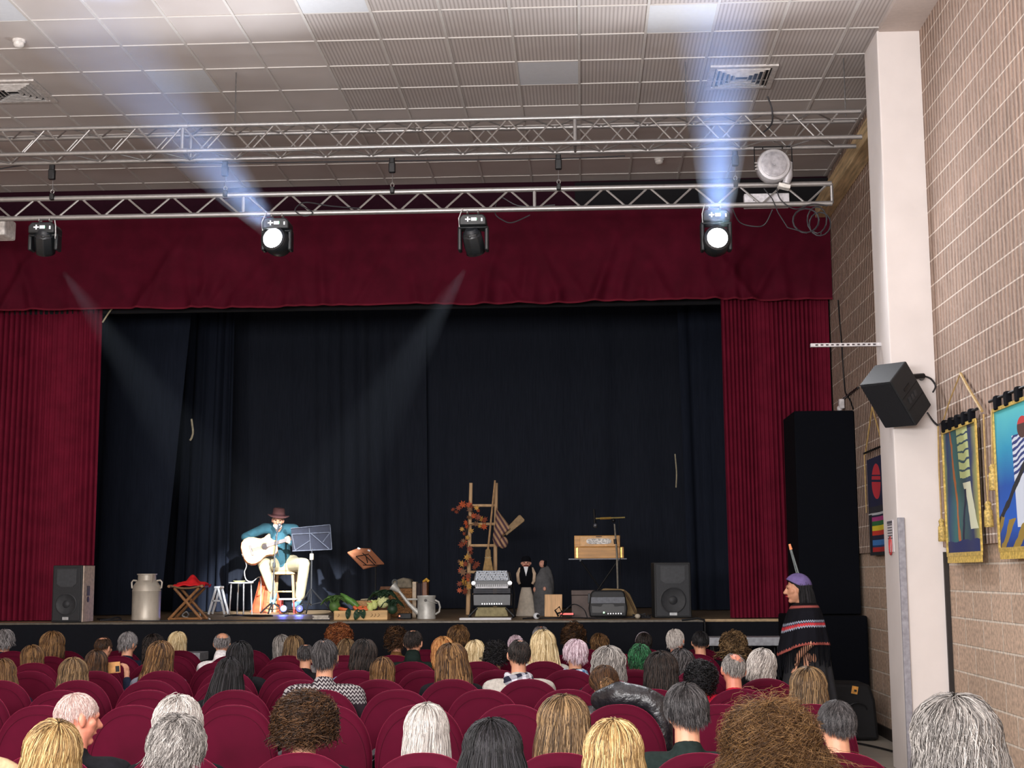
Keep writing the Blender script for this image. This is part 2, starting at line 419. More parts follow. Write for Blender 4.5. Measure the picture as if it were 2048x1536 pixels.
def val(u, v):
    x = lerp(LX, WX - .045, u); y = SY - .08; zz = lerp(zb, zt, v)
    if v < .02: zz += .012 * math.sin(x * 1.9) + .005 * math.sin(x * 5.3)
    d = 0
    for (sx, sl, k, am) in swags:
        # creases that start near the hem and lean as they rise
        xx = sx + k * (zz - zb) + .25 * k * (zz - zb) ** 2
        hh = math.exp(-((x - xx) / .07) ** 2) * max(0, 1 - (zz - zb) / sl)
        d += am * hh
    d += .012 * math.sin(x * 2.3 + zz) + .01 * math.sin(x * 4.1 - 2 * zz)
    return Vector((x, y - d, zz))
o = MB().grid(val, 900, 40).build('valance', m_val); tag(o, 'long crimson velvet valance hanging across the top of the stage', 'curtain')
def hem(u, v):
    p = val(u, 0); a = v * 2 * PI
    return p + Vector((0, -.006 + .013 * math.cos(a), .012 * math.sin(a)))
MB().grid(hem, 600, 6).build('hem', velvet('hem_velvet', (110, 30, 46), .3), o)

def curtain(name, x0t, x1t, x0b, x1b, ztop, zbot, Y, n, amp, m, label, seed, pinch=0, cat='curtain', nu=None):
    rr = random.Random(seed); ph = [rr.uniform(0, 6.28) for _ in range(4)]
    wob = [rr.uniform(-.4, .4) for _ in range(3)]
    def fn(u, v):
        xt = lerp(x0t, x1t, u); xb = lerp(x0b, x1b, u); x = lerp(xb, xt, v)
        a = u * n * 2 * PI + ph[0] + 1.6 * math.sin(u * 5 + ph[1]) + .5 * math.sin(v * 2 + ph[2])
        s_ = math.sin(a); f = math.copysign(abs(s_) ** .7, s_)
        am = amp * (.55 + .45 * math.sin(u * 11 + ph[3])) * (1.15 - .5 * v)
        return Vector((x + .25 * am * math.cos(a), Y + am * f + .3 * amp * math.sin(u * 7 + v * 3), lerp(zbot, ztop, v)))
    o = MB().grid(fn, nu or int(n * 14), 24).build(name, m); tag(o, label, cat); return o
a = at(203, 620, SY + .3); b_ = at(182, 1232, SY + .3)
curtain('stage_curtain', LX + .1, a.x, LX + .1, b_.x, 4.95, SZ + .01, SY + .34, 50, .07, m_red, 'crimson velvet stage curtain gathered at the left of the opening', 1)
a = at(1440, 600, SY + .1); b_ = at(1461, 1232, SY + .1)
curtain('stage_curtain', a.x, WX - .06, b_.x, WX - .06, 4.95, SZ + .01, SY + .16, 26, .07, m_red, 'crimson velvet stage curtain gathered at the right of the opening', 2)
m_bd = mat('backdrop_cloth', (38, 42, 52), .92, noise=.08, scale=8, spec=.12, stretch=(8, 8, .4))
m_leg = mat('wing_cloth', (31, 36, 48), .92, noise=.08, scale=8, spec=.12, stretch=(8, 8, .4))
curtain('backdrop', at(300, 1000, 22).x, at(850, 1000, 22).x, at(300, 1000, 22).x, at(858, 1000, 22).x, 6.2, SZ + .01, 22.0, 11, .07, m_bd, 'black backdrop cloth hanging behind the guitarist', 5)
curtain('backdrop', at(846, 1000, 22.2).x, at(1500, 1000, 22.2).x, at(850, 1000, 22.2).x, at(1500, 1000, 22.2).x, 6.2, SZ + .01, 22.2, 7, .045, m_bd, 'black backdrop cloth hanging behind the ladder and harmonium', 6)
curtain('wing_drape', at(150, 800, 19.4).x, at(392, 640, 19.4).x, at(150, 800, 19.4).x, at(318, 1220, 19.4).x, 6.2, SZ + .01, 19.4, 3.2, .04, m_leg, 'smooth black wing drape beside the left red curtain', 8, nu=80)
curtain('wing_drape', at(380, 700, 21).x, at(470, 640, 21).x, at(345, 1220, 21).x, at(455, 1220, 21).x, 6.2, SZ + .01, 21, 5, .06, m_leg, 'black wing drape falling in folds left of the guitarist', 9)
curtain('wing_drape', at(1355, 700, 20.5).x, at(1600, 640, 20.5).x, at(1380, 1220, 20.5).x, at(1600, 1220, 20.5).x, 6.2, SZ + .01, 20.5, 7, .06, m_leg, 'black wing drape falling in folds beside the right red curtain', 10)
struct(MB().span((LX, 23.3, 0), (WX + .2, 23.5, CEIL)).build('wall_stage', m_bk, smooth=False))
struct(MB().span((WX, SY + .2, 0), (WX + .2, 23.5, CEIL)).build('wall_stage', m_bk, smooth=False))
# cords on the drapes
def cord(name, pts, r, m, label, cat='cord'):
    # Catmull-Rom through the points
    P = [Vector(p) for p in pts]; P = [P[0]] + P + [P[-1]]; out = []
    for i in range(1, len(P) - 2):
        for s_ in range(8):
            t = s_ / 8; a, b, c, d = P[i - 1], P[i], P[i + 1], P[i + 2]
            out.append(.5 * ((2 * b) + (c - a) * t + (2 * a - 5 * b + 4 * c - d) * t * t + (3 * b - a - 3 * c + d) * t ** 3))
    out.append(P[-2]); o = MB().tube(out, r, 6).build(name, m)
    return tag(o, label, cat)
m_rope = mat('pale_rope', (178, 168, 140), .8)
cord('rope', [at(383, 838, 19.2), at(386, 862, 19.2), at(384, 874, 19.2), at(380, 881, 19.2)], .014, m_rope, 'short pale rope hanging on the left wing drape', 'rope')
cord('rope', [at(228, 612, 16.9), at(216, 628, 16.9), at(205, 645, 16.9)], .01, m_rope, 'pale rope leading from the valance to the left red curtain', 'rope')
cord('rope', [at(1350, 908, 20.3), at(1353, 945, 20.3), at(1352, 975, 20.3)], .01, m_rope, 'thin pale rope hanging on the right black wing drape', 'rope')

# tall black flat and the black covered block by the right wall
pa = at(1588, 822, 15.5)
o = MB().span((pa.x, 15.5, 1.2), (WX - .045, 16.35, pa.z)).build('black_flat', mat('flat_black', (12, 14, 20), .95, noise=.04, spec=.1), smooth=False, bevel=.01)
tag(o, 'tall flat panel covered in black cloth beside the right wall', 'panel')
o = MB().span((pa.x - .12, 15.2, 0), (WX - .04, 16.4, 1.19)).build('draped_block', mat('flat_black', (12, 14, 20)), smooth=False, bevel=.02)
tag(o, 'black draped platform block beneath the tall black panel', 'platform')
# soft black bag with an orange tag on the floor
ba = at(1650, 1462, 14.4); bb = at(1752, 1366, 14.4)
t = thing('equipment_bag', 'soft black equipment bag with orange tag on floor by wall', 'bag', ((ba.x + bb.x) / 2, 14.65, 0))
hw = (bb.x - ba.x) / 2
MB().prism([(-hw, .01), (-hw * .99, bb.z * .8), (-hw * .8, bb.z), (hw * .75, bb.z * .98), (hw * .95, bb.z * .7), (hw * 1.05, .01)], .5).build('bag_body', mat('bag_black', (17, 17, 20), .8, bump=.4, scale=12), t, bevel=.03)
MB().box((hw * .18, -.256, bb.z * .88), (.06, .006, .075), (0, .2, 0)).build('luggage_tag', mat('tag_orange', (228, 160, 70), .6), t, smooth=False)
MB().box((hw * .2, -.261, bb.z * .87), (.025, .006, .02), (0, .2, 0)).build('tag_print', mat('black_metal', (28, 29, 32)), t, smooth=False)
for k in (-.3, .25): MB().tube([(k * hw + .09 * math.cos(a), -.27, bb.z * .55 + .06 * math.sin(a)) for a in [i * PI / 8 for i in range(9)]], .008, 6).build('handle', mat('black_metal', (28, 29, 32)), t)
cord('floor_cable', [(2.55, 14.25, .012), (2.7, 13.9, .012), (2.83, 13.4, .012), (2.9, 12.9, .012), (2.93, 12.6, .012)], .01, mat('cable_black', (22, 22, 24), .6), 'black cable lying on the pale floor beside the skirting', 'cable')

# perforated bracket rail sticking out from the pillar
p0 = at(1621, 691, 12.3); p1 = at(1757, 690, 12.3)
q = MB(); q.span((p0.x, 12.28, p0.z - .015), (PXL + .01, 12.32, p0.z + .015))
o = q.build('bracket_rail', mat('zinc', (205, 203, 205), .35, .4), smooth=False); tag(o, 'thin perforated zinc bracket rail reaching out from the white pillar', 'bracket')
q = MB()
for k in range(12): q.box((p0.x + .05 + k * .045, 12.278, p0.z), (.022, .004, .012))
q.build('slot', mat('slot_dark', (60, 50, 52), .7), o, smooth=False)['kind'] = 'stuff'
# cable down the wall and small white sensor
cord('wall_cable', [onx(1676, 600, 2.955), onx(1684, 700, 2.955), onx(1690, 780, 2.955), onx(1700, 800, 2.955), onx(1706, 818, 2.955)], .008, mat('cable_black', (22, 22, 24)), 'black cable running down the ribbed wall beside the red curtain', 'cable')
p = onx(1688, 808, 2.95)
o = MB().box((2.92, p.y, p.z), (.06, .09, .11)).ball((2.9, p.y, p.z - .05), .035, 10).build('wall_sensor', mat('sensor_white', (205, 200, 200), .5), bevel=.01)
tag(o, 'small white sensor on the wall just above the black panel', 'sensor')
o = MB().tube([onx(1680, 803, 2.95), onx(1716, 775, 2.95)], .012, 6).build('wall_bar', mat('black_metal', (28, 29, 32))); tag(o, 'short black bar fixed on the ribbed wall above the sensor', 'bar')

# ceiling fittings
for (u, v, lab) in [(38, 80, 'white round smoke detector on the ceiling at the left'), (1318, 317, 'white round smoke detector on the ceiling behind the box truss')]:
    p = onz(u, v, CEIL); t = thing('smoke_detector', lab, 'smoke detector', (p.x, p.y, CEIL))
    MB().lathe([(.055, 0), (.055, -.02), (.05, -.025)]).build('base', mat('det_white', (228, 224, 220), .5), t)
    MB().lathe([(.045, -.024), (.045, -.05), (.03, -.065), (.004, -.068)]).build('sensor_head', mat('det_white', (228, 224, 220)), t)
def diffuser(u, v, lab):
    p = onz(u, v, CEIL); t = thing('air_diffuser', lab, 'air vent', (p.x, p.y, CEIL - .006))
    h = .29
    f = MB()
    for s_ in (-1, 1): f.box((s_ * h, 0, -.008), (.05, h * 2 + .05, .02)); f.box((0, s_ * h, -.008), (h * 2 - .05, .05, .02))
    f.build('frame', mat('vent_white', (205, 200, 196), .5), t, smooth=False)
    MB().box((0, 0, .001), (h * 2, h * 2, .004)).build('backing', mat('vent_dark', (40, 38, 40), .8), t, smooth=False)
    for k in range(5):
        r = h - .045 - k * .045; s = MB()
        for s_ in (-1, 1): s.box((s_ * r, 0, -.014), (.006, r * 2, .028), (0, s_ * .6, 0)); s.box((0, s_ * r, -.014), (r * 2, .006, .028), (-s_ * .6, 0, 0))
        s.build('louvre', mat('vent_white', (205, 200, 196)), t, smooth=False)
diffuser(1482, 152, 'square white ceiling air diffuser above the right of the truss')
diffuser(28, 181, 'square white ceiling air diffuser at the left edge')
p = at(2, 450, 14.0)
o = MB().span((p.x - .6, 14.0, p.z - .1), (p.x + .04, 14.3, p.z + .1)).build('wall_unit', mat('det_white', (228, 224, 220)), smooth=False, bevel=.02); tag(o, 'end of a white box unit at the left edge below the truss', 'unit')
MB().tube([(p.x - .3, 14.15, p.z + .1), (p.x - .3, 14.15, CEIL)], .02).build('drop_rod', mat('zinc', (205, 203, 205)), o)

# ================================================================ trusses
m_alu = mat('aluminium', (160, 157, 155), .38, .7, noise=.04)
m_alu2 = mat('aluminium', (205, 202, 200))
# box truss: chords at two heights and two depths
bt = thing('box_truss', 'long aluminium box truss just under the ceiling', 'truss', (0, 12.65, 5.5))
def L(p): return Vector(p) - Vector((0, 12.65, 5.5))
xa, xb = LX + .6, 2.56
y0, y1 = 12.55, 12.83
ztf = at(900, 245, y0).z; zbf = at(900, 291, y0).z
ztf = zbf + .24
for (yy, zz) in ((y0, zbf), (y0, zbf + .24), (y1, zbf), (y1, zbf + .24)):
    MB().tube([L((xa, yy, zz)), L((xb, yy, zz))], .021, 10).build('chord', m_alu, bt)
def web(p0, p1, n0, step):
    """zigzag between two chords"""
    q = MB(); d = p1[0] - p0[0]; k = 0; x = p0[0]
    while x + step < p1[0] + .01:
        a = Vector((x, p0[1], p0[2])); b = Vector((x + step, p1[1], p1[2]))
        if k % 2: a, b = Vector((x, p1[1], p1[2])), Vector((x + step, p0[1], p0[2]))
        q.tube([a, b], .008, 6); x += step; k += 1
    return q
for nm, (ya, za, yb, zb_) in {'front': (y0, zbf, y0, zbf + .24), 'rear': (y1, zbf + .24, y1, zbf), 'top': (y0, zbf + .24, y1, zbf + .24), 'bottom': (y0, zbf, y1, zbf)}.items():
    web(L((xa, ya, za)), L((xb, yb, zb_)), 0, .215).build('bracing', m_alu, bt)
for uu in (365, 1150):
    xx = at(uu, 270, y0).x; q = MB()
    for (yy, zz) in ((y0, zbf), (y0, zbf + .24), (y1, zbf), (y1, zbf + .24)): q.tube([L((xx - .05, yy, zz)), L((xx + .05, yy, zz))], .027, 10)
    q.tube([L((xx, y0, zbf)), L((xx, y0, zbf + .24))], .017); q.tube([L((xx, y1, zbf)), L((xx, y1, zbf + .24))], .017); q.tube([L((xx, y0, zbf)), L((xx, y1, zbf))], .014)
    q.build('coupler', m_alu, bt)
for xx in (-7.5, -3.2, 1.0, 2.45):
    MB().tube([L((xx, y0 + .14, zbf + .24)), L((xx, y0 + .14, CEIL))], .006, 6).build('suspension_wire', mat('wire', (120, 118, 118), .4, .6), bt)
# ladder truss
lt = thing('ladder_truss', 'flat aluminium ladder truss carrying the stage lights', 'truss', (0, TY, 5.1))
def L2(p): return Vector(p) - Vector((0, TY, 5.1))
zt2 = at(900, 382, TY).z; zb2 = at(900, 421, TY).z; xe = at(1664, 400, TY).x
for zz in (zt2, zb2): MB().tube([L2((xa, TY, zz)), L2((xe, TY, zz))], .025, 12).build('chord', m_alu, lt)
cxs = [at(u, 400, TY).x for u in (-780, 487, 1069)] + [xe]
for i in range(len(cxs) - 1):
    a, c = cxs[i], cxs[i + 1]; n = max(2, round((c - a) / .219)); st = (c - a - .06) / n; q = MB()
    for k in range(n):
        x0 = a + .03 + k * st; lo, hi = (zb2, zt2) if (k % 2 == 0) == (i != 1) else (zt2, zb2)
        q.tube([L2((x0, TY, lo)), L2((x0 + st, TY, hi))], .010, 6)
    q.build('bracing', m_alu, lt)
    MB().tube([L2((c, TY, zb2)), L2((c, TY, zt2))], .016, 8).build('upright', m_alu, lt)
# clamps with steel wires between the trusses
m_blk = mat('clamp_black', (20, 20, 22), .5)
WY = TY - .02
places = ['leftmost of the five, over the dark left spotlight', 'over the gap left of the second spotlight', 'third from the left along the truss', 'fourth along, right of the centre spotlight', 'rightmost, above the brightest spotlight']
for i, u in enumerate((107, 452, 785, 1117, 1470)):
    top = at(u, 318, y1).z; x = at(u, 330, WY).x
    t = thing('truss_hanger', 'black hoist clamp and steel wire, ' + places[i], 'hanger', (x, WY, zt2))
    h = zbf - zt2
    MB().box((0, -.03, h - .03), (.05, .04, .1)).box((0, -.03, h - .11), (.062, .05, .1)).build('clamp_block', m_blk, t, bevel=.01)
    MB().tube([(0, 0, h - .12), (0, 0, .07)], .0035, 6).build('steel_wire', mat('wire', (120, 118, 118)), t)
    MB().tube([(.016 * math.cos(a), -.003, .062 + .02 * math.sin(a)) for a in [k * PI / 6 for k in range(13)]], .005, 6).build('shackle', m_alu, t)
    MB().box((0, 0, .01), (.04, .062, .062)).build('half_coupler', m_blk, t, bevel=.008)
m_cab = mat('cable_grey', (40, 40, 44), .55)
# long safety cable behind the wires
cord('power_cable', [at(-60, 350, 12.95), at(107, 325, 12.93), at(452, 326, 12.93), at(785, 322, 12.93), at(1117, 317, 12.93), at(1250, 312, 12.93)], .006, m_cab, 'black cable stretched under the box truss between the clamps', 'cable')
cord('power_cable', [at(1535, 193, 12.45), at(1543, 215, 12.45), at(1545, 240, 12.5), at(1538, 255, 12.6), at(1522, 268, 12.7)], .008, m_cab, 'short black cable end poking above the box truss', 'cable')
cord('power_cable', [at(600, 410, 12.86), at(625, 425, 12.85), at(608, 432, 12.85), at(590, 420, 12.85), at(610, 405, 12.86), at(660, 412, 12.86), at(720, 417, 12.88)], .006, m_cab, 'black cable looped on the truss beside the second spotlight', 'cable')
cord('power_cable', [at(1060, 430, 12.95), at(1025, 445, 12.95), at(1005, 440, 12.95), at(990, 425, 12.95), at(1000, 395, 12.97), at(1040, 412, 12.97), at(1110, 410, 12.97)], .006, m_cab, 'black cable sagging under the truss right of the centre spotlight', 'cable')
cord('power_cable', [at(1465, 418, 12.92), at(1480, 445, 12.98), at(1510, 453, 12.98), at(1530, 448, 12.98), at(1545, 419, 12.92)], .006, m_cab, 'thin cable sagging under the truss right of the brightest spotlight', 'cable')
q = []
for (cu, cv, ru, rv, n) in ((1612, 441, 27, 25, 3), (1634, 440, 20, 27, 2), (1640, 448, 22, 24, 2)):
    for k in range(n * 16): a = k * PI / 8 + 1.5; q.append(at(cu + (ru - .15 * k / 4) * math.cos(a), cv + (rv - .15 * k / 4) * math.sin(a), 12.84 + .003 * (k % 5)))
o = MB().tube([at(1528, 377, 12.85), at(1545, 398, 12.85), at(1556, 425, 12.85), at(1575, 455, 12.84)] + q, .0055, 6).build('coiled_cable', m_cab)
tag(o, 'coil of dark grey cable hung at the right end of the ladder truss', 'cable')
cord('power_cable', [at(1553, 377, 12.87), at(1562, 400, 12.86), at(1590, 418, 12.86), at(1625, 408, 12.86), at(1655, 412, 12.86)], .006, m_cab, 'dark cable drooping from blower to the right truss end', 'cable')
# white junction box on the truss
a = at(1488, 388, TY + .06); c = at(1579, 413, TY + .06)
t = thing('junction_box', 'white electrical box fixed behind the ladder truss by the blower', 'box', ((a.x + c.x) / 2, TY + .09, (a.z + c.z) / 2))
MB().box((0, 0, 0), (c.x - a.x, .08, a.z - c.z)).build('case', mat('box_white', (205, 202, 206), .5), t, smooth=False, bevel=.006)
for k in (-.12, .05): MB().lathe([(.006, 0), (.004, .006)], (k, -.04, 0), 8, (PI / 2, 0, 0)).build('screw', mat('black_metal', (28, 29, 32)), t)
# silver blower
bc = at(1546, 333, 12.8)
t = thing('blower_fan', 'round silver blower fan in black yoke hanging under the box truss', 'fan', bc)
r = .155
rot = (PI / 2, 0, 0)
sil = mat('cast_silver', (190, 188, 190), .45, .3, noise=.05)
MB().lathe([(r * .9, -.07), (r, -.05), (r * 1.0, .05), (r * .93, .07), (r * .8, .075)], n=32, rot=rot).build('housing', sil, t)
MB().lathe([(r * .76, .07), (r * .76, .086), (r * .7, .088), (r * .1, .084), (r * .1, .095), (.001, .095)], n=32, rot=rot).build('cover_plate', mat('plate_silver', (168, 166, 170), .4, .4), t)
MB().tube([(r * .86, -.01, .03), (r * .86, -.01, -.1), (r * .72, -.01, -.17)], [.045, .042, .035], 12).build('outlet_duct', sil, t)
MB().box((r * .6, -.01, -.195), (.11, .09, .04), (0, .25, 0)).build('outlet_flange', mat('flange_white', (215, 212, 205), .5), t, bevel=.006)
MB().tube([(-r * 1.08, 0, -.02), (-r * 1.08, 0, r * 1.2), (r * 1.13, 0, r * 1.2), (r * 1.13, 0, -.05)], .008, 6).build('yoke', m_blk, t)
for k in range(3): MB().box((-r * 1.02, -.05, .02 - .03 * k), (.03, .02, .012)).build('bolt', m_alu, t)
for k in (-1, 1): MB().tube([(k * .09, 0, r * 1.2), (k * .09, 0, zbf - bc.z - .02)], .006, 6).build('hanging_strap', m_blk, t)

# moving heads
m_body = mat('fixture_black', (26, 30, 33), .4, noise=.05, spec=.6)
m_lensd = mat('lens_dark', (22, 24, 30), .12, spec=1.0)
m_lamp = mat('lens_lit', (255, 255, 255), .5, emit=(1.0, 1.0, 1.0, 30))
def head(i, u, lit, label, tilt, pan):
    x = at(u, 480, TY).x; zc = at(u, 484, TY).z
    t = thing('moving_head_light', label, 'stage light', (x, TY, zc), 0, 'moving head lights on the ladder truss')
    top = zb2 - zc
    for k in (-.055, .045):
        MB().tube([(k, 0, top - .07), (k, 0, top - .028)], .009, 8).tube([(k, -.03, top - .01), (k, -.034, top - .03), (k, 0, top - .04), (k, .034, top - .03), (k, .03, top + .01)], .008, 6).build('clamp', m_alu, t)
    MB().prism([(-.125, top - .17), (-.125, top - .1), (-.095, top - .065), (.095, top - .065), (.125, top - .1), (.125, top - .17)], .22).build('base_unit', m_body, t, bevel=.012)
    q = MB().box((-.045, -.112, top - .115), (.05, .006, .012)).box((-.045, -.112, top - .115), (.012, .006, .045)).box((.012, -.112, top - .115), (.05, .006, .03))
    MB().box((.085, -.112, top - .12), (.014, .006, .03)).build('display', mat('panel_marks', (215, 218, 220), .4, emit=(1, 1, 1, .4)), t, smooth=False)
    q.build('control_panel', mat('panel_marks', (215, 218, 220), .4, emit=(1, 1, 1, .4)), t, smooth=False)
    MB().box((.034, -.117, top - .115), (.01, .006, .012)).build('indicator', mat('led_green', (90, 255, 120), emit=(.2, 1, .35, 3)), t, smooth=False)
    y = MB()
    for s_ in (-1, 1): y.prism([(0, top - .16), (s_ * .0, -.09)][:0] or [(-.018, -.09), (.018, -.09), (.018, top - .165), (-.018, top - .165)], .12, Matrix.Translation((s_ * .125, 0, 0)))
    y.box((0, 0, top - .18), (.268, .14, .025))
    y.build('yoke_arms', m_body, t, bevel=.012)
    hd = MB().lathe([(.05, .12), (.085, .1), (.098, .04), (.1, -.03), (.095, -.09), (.086, -.105), (.074, -.11)], n=8 if not lit else 20)
    o = hd.build('lamp_head', m_body, t, bevel=.006); o.rotation_euler = (tilt, 0, pan)
    ln = MB().lathe([(.074, -.104), (.07, -.112), (.04, -.118), (.001, -.12)], n=24)
    ln.build('lens', m_lamp if lit else m_lensd, o)
    if lit: o.scale = (1.32, 1.32, 1.0)
    MB().lathe([(.088, -.09), (.09, -.112), (.076, -.114), (.074, -.1)], n=24).build('lens_ring', mat('ring_black', (14, 15, 18), .3), o)
    if not lit:
        MB().lathe([(.092, .07), (.06, .125), (.05, .135), (.001, .138)], n=24).build('rear_cap', mat('cap_black', (34, 37, 42), .35), o)
    MB().tube([(.11, -.06, top - .04), (.135, -.1, top - .1), (.14, -.1, top - .2), (.128, -.08, top - .22), (.12, -.06, top - .12)] if i == 0 else [(-.1, -.05, top), (-.13, -.09, top - .1), (-.125, -.08, top - .18)], .005, 6).build('safety_cable', mat('safety_white', (205, 205, 205), .5), t)
    return t
head(0, 90, False, 'dark moving head light, leftmost on the truss, aimed at the stage', R(38), R(12))
head(1, 555, True, 'lit moving head light glaring white on the left half of the truss', R(-97), R(-12))
head(2, 947, False, 'dark moving head light above the middle of the stage', R(38), R(-14))
head(3, 1432, True, 'lit moving head light glaring white on the right of the truss', R(-97), R(2))

# haze made visible by the beams (thin stuff, no hard surface)
def haze(a, b, r0, r1, dens, label):
    a = Vector(a); b = Vector(b); m, nt, bs = newmat('haze'); nt.nodes.remove(bs)
    vs = N(nt, 'ShaderNodeVolumeScatter'); vs.inputs['Density'].default_value = dens; vs.inputs['Anisotropy'].default_value = .2
    vs.inputs['Color'].default_value = (.75, .85, 1, 1)
    nt.links.new(vs.outputs[0], nt.nodes['Material Output'].inputs['Volume'])
    o = MB().tube([a, b], [r0, r1], 24).build('stage_haze', m); tag(o, label, 'haze', kind='stuff'); return o
def cone(h, tgt, f0, f1, half, dens, label):
    h = Vector(h); tgt = Vector(tgt); d = (tgt - h); n = d.length; d.normalize()
    haze(h + d * f0, h + d * f1, f0 * math.tan(half), f1 * math.tan(half), dens, label)
cone(HEADS[0] + Vector((.06, .18, -.16)), GUITARIST, .15, 7.5, R(7), .0016, 'faint bluish haze lit by the beam of the leftmost spotlight')
cone(HEADS[2] + Vector((-.05, .18, -.16)), GUITARIST, .15, 7.5, R(7.2), .0016, 'faint bluish haze lit by the beam of the centre spotlight')
def plume(h, tgt, f1, r1, dens, label):
    h = Vector(h); d = (Vector(tgt) - h).normalized(); haze(h, h + d * f1, .13, r1, dens, label)
plume(HEADS[1] + Vector((-.03, -.16, .12)), UP2, 2.8, .5, .06, 'bluish haze lit by the beam rising from the left lit spotlight')
plume(HEADS[3] + Vector((0, -.16, .12)), UP4, 3.3, .5, .085, 'bluish haze lit by the beam rising from the right lit spotlight')
# ================================================================ seats
m_seat = velvet('seat_velvet', (74, 5, 30), .55)
m_pipe = velvet('seat_piping', (64, 6, 26), .3)
m_plast = mat('seat_black', (24, 22, 24), .5)
def seat_outline(hw, h, n=28, z0=.0):
    """arched back: straight lower sides, elliptical top"""
    pts = [(-hw * .86, z0), (-hw * .97, z0 + (h - z0) * .22)]
    for k in range(n + 1):
        a = PI - PI * k / n
        c, s_ = math.cos(a), math.sin(a)
        pts.append((hw * math.copysign(abs(c) ** .85, c), h - .30 + .30 * abs(s_) ** .92))
    pts += [(hw * .97, z0 + (h - z0) * .22), (hw * .86, z0)]
    return pts
def puffy(out, d, rnd_, cz, steps=4):
    """outline in (x,z) lofted along y with rounded rims"""
    q = MB(); rings = []
    for k in range(steps + 1):
        a = PI / 2 * k / steps; rings.append((-d / 2 + rnd_ - rnd_ * math.cos(PI / 2 - a) * 0 - rnd_ * (1 - 0) * math.cos(a) * 1.0 , rnd_ * (1 - math.sin(a))))
    prof = [(y, ins) for (y, ins) in rings] + [(-y, ins) for (y, ins) in reversed(rings)]
    n = len(out); cx = 0
    vs = []
    for (y, ins) in prof:
        for i, (x, z) in enumerate(out):
            a = Vector(out[(i + 1) % n]) - Vector(out[i - 1]); nrm = Vector((a.y, -a.x)); nrm = nrm.normalized() if nrm.length > 0 else nrm
            if nrm.dot(Vector((x, z - cz))) < 0: nrm = -nrm
            vs.append((x - nrm.x * ins, y, z - nrm.y * ins))
    fs = [tuple(range(n))[::-1], tuple((len(prof) - 1) * n + i for i in range(n))]
    for j in range(len(prof) - 1):
        for i in range(n): fs.append((j * n + i, j * n + (i + 1) % n, (j + 1) * n + (i + 1) % n, (j + 1) * n + i))
    return q.add(vs, fs)
def make_seat():
    t = thing('theatre_seat', 'seat', 'theatre seat')
    tilt = R(-7)
    o = puffy(seat_outline(.252, .55), .085, .038, .3).build('backrest', m_seat, t); o.location = (0, .0, .375); o.rotation_euler = (-tilt * 0 , 0, 0)
    out = seat_outline(.226, .50, z0=.02)
    o2 = MB().tube([(x, -.043, z) for x, z in out[1:-1]], .0035, 5).build('seam_piping', m_pipe, o)
    q = MB(); q.prism([(-.2, 0), (-.2, .08), (-.17, .11), (.17, .11), (.2, .08), (.2, 0)], .44)
    q.build('seat_cushion', m_seat, t, bevel=.025, loc=(0, .28, .36))
    for s_ in (-1, 1):
        MB().prism([(-.015, 0), (-.02, .62), (.02, .62), (.015, 0)], .28).build('side_frame', m_plast, t, bevel=.006, loc=(s_ * .232, .16, 0))
        MB().box((0, 0, 0), (.042, .3, .03)).build('armrest', m_plast, t, bevel=.01, loc=(s_ * .232, .19, .635))
    return t
ROWS = {  # depth, height tweak, measured centres
 'Z': (4.75, [-40, 330, 640, 960, 1240, 1560]),
 'A': (5.84, [92, 352, 601, 847, 1121, 1401, 1683]),
 'B': (7.99, [-105, 82, 268, 468, 655, 841, 1025, 1240, 1440, 1621]),
 'C': (9.05, [-50, 122, 297, 470, 643, 796, 967, 1135, 1305, 1480]),
 'D': (9.93, [0, 157, 301, 450, 600, 757, 904, 1056, 1215, 1370, 1532]),
 'E': (10.9, [60, 190, 325, 455, 580, 714, 851, 994, 1138, 1268, 1400]),
 'F': (11.96, [68, 190, 310, 437, 564, 690, 823, 957, 1087, 1215, 1345]),
 'G': (12.95, [-20, 99, 236, 345, 462, 575, 690, 786, 905, 1020, 1135, 1250, 1392]),
 'H': (13.9, [25, 130, 240, 360, 500, 610, 715, 851, 960, 1065, 1170, 1290, 1400])}
ROWNAME = {'Z': 'row nearest the camera', 'A': 'nearest visible row', 'B': 'second row, past the cross aisle', 'C': 'third row', 'D': 'fourth row', 'E': 'fifth row', 'F': 'sixth row', 'G': 'seventh row', 'H': 'front row by the stage'}
ORD = ['first', 'second', 'third', 'fourth', 'fifth', 'sixth', 'seventh', 'eighth', 'ninth', 'tenth', 'eleventh', 'twelfth', 'thirteenth']
SEATZ = .925
seats = []
for rn, (Y, us) in ROWS.items():
    for i, u in enumerate(us): seats.append([rn, i, at(u, 1150 + (CAMZ - SEATZ) * FPX / Y, Y).x, Y])
proto = make_seat(); first = True
SEATOBJ = {}
for s_ in seats:
    o = proto if first else copy_tree(proto); first = False
    o.location = (s_[2], s_[3], 0); SEATOBJ[(s_[0], s_[1])] = o
    o['group'] = 'crimson velvet seats, ' + ROWNAME[s_[0]]

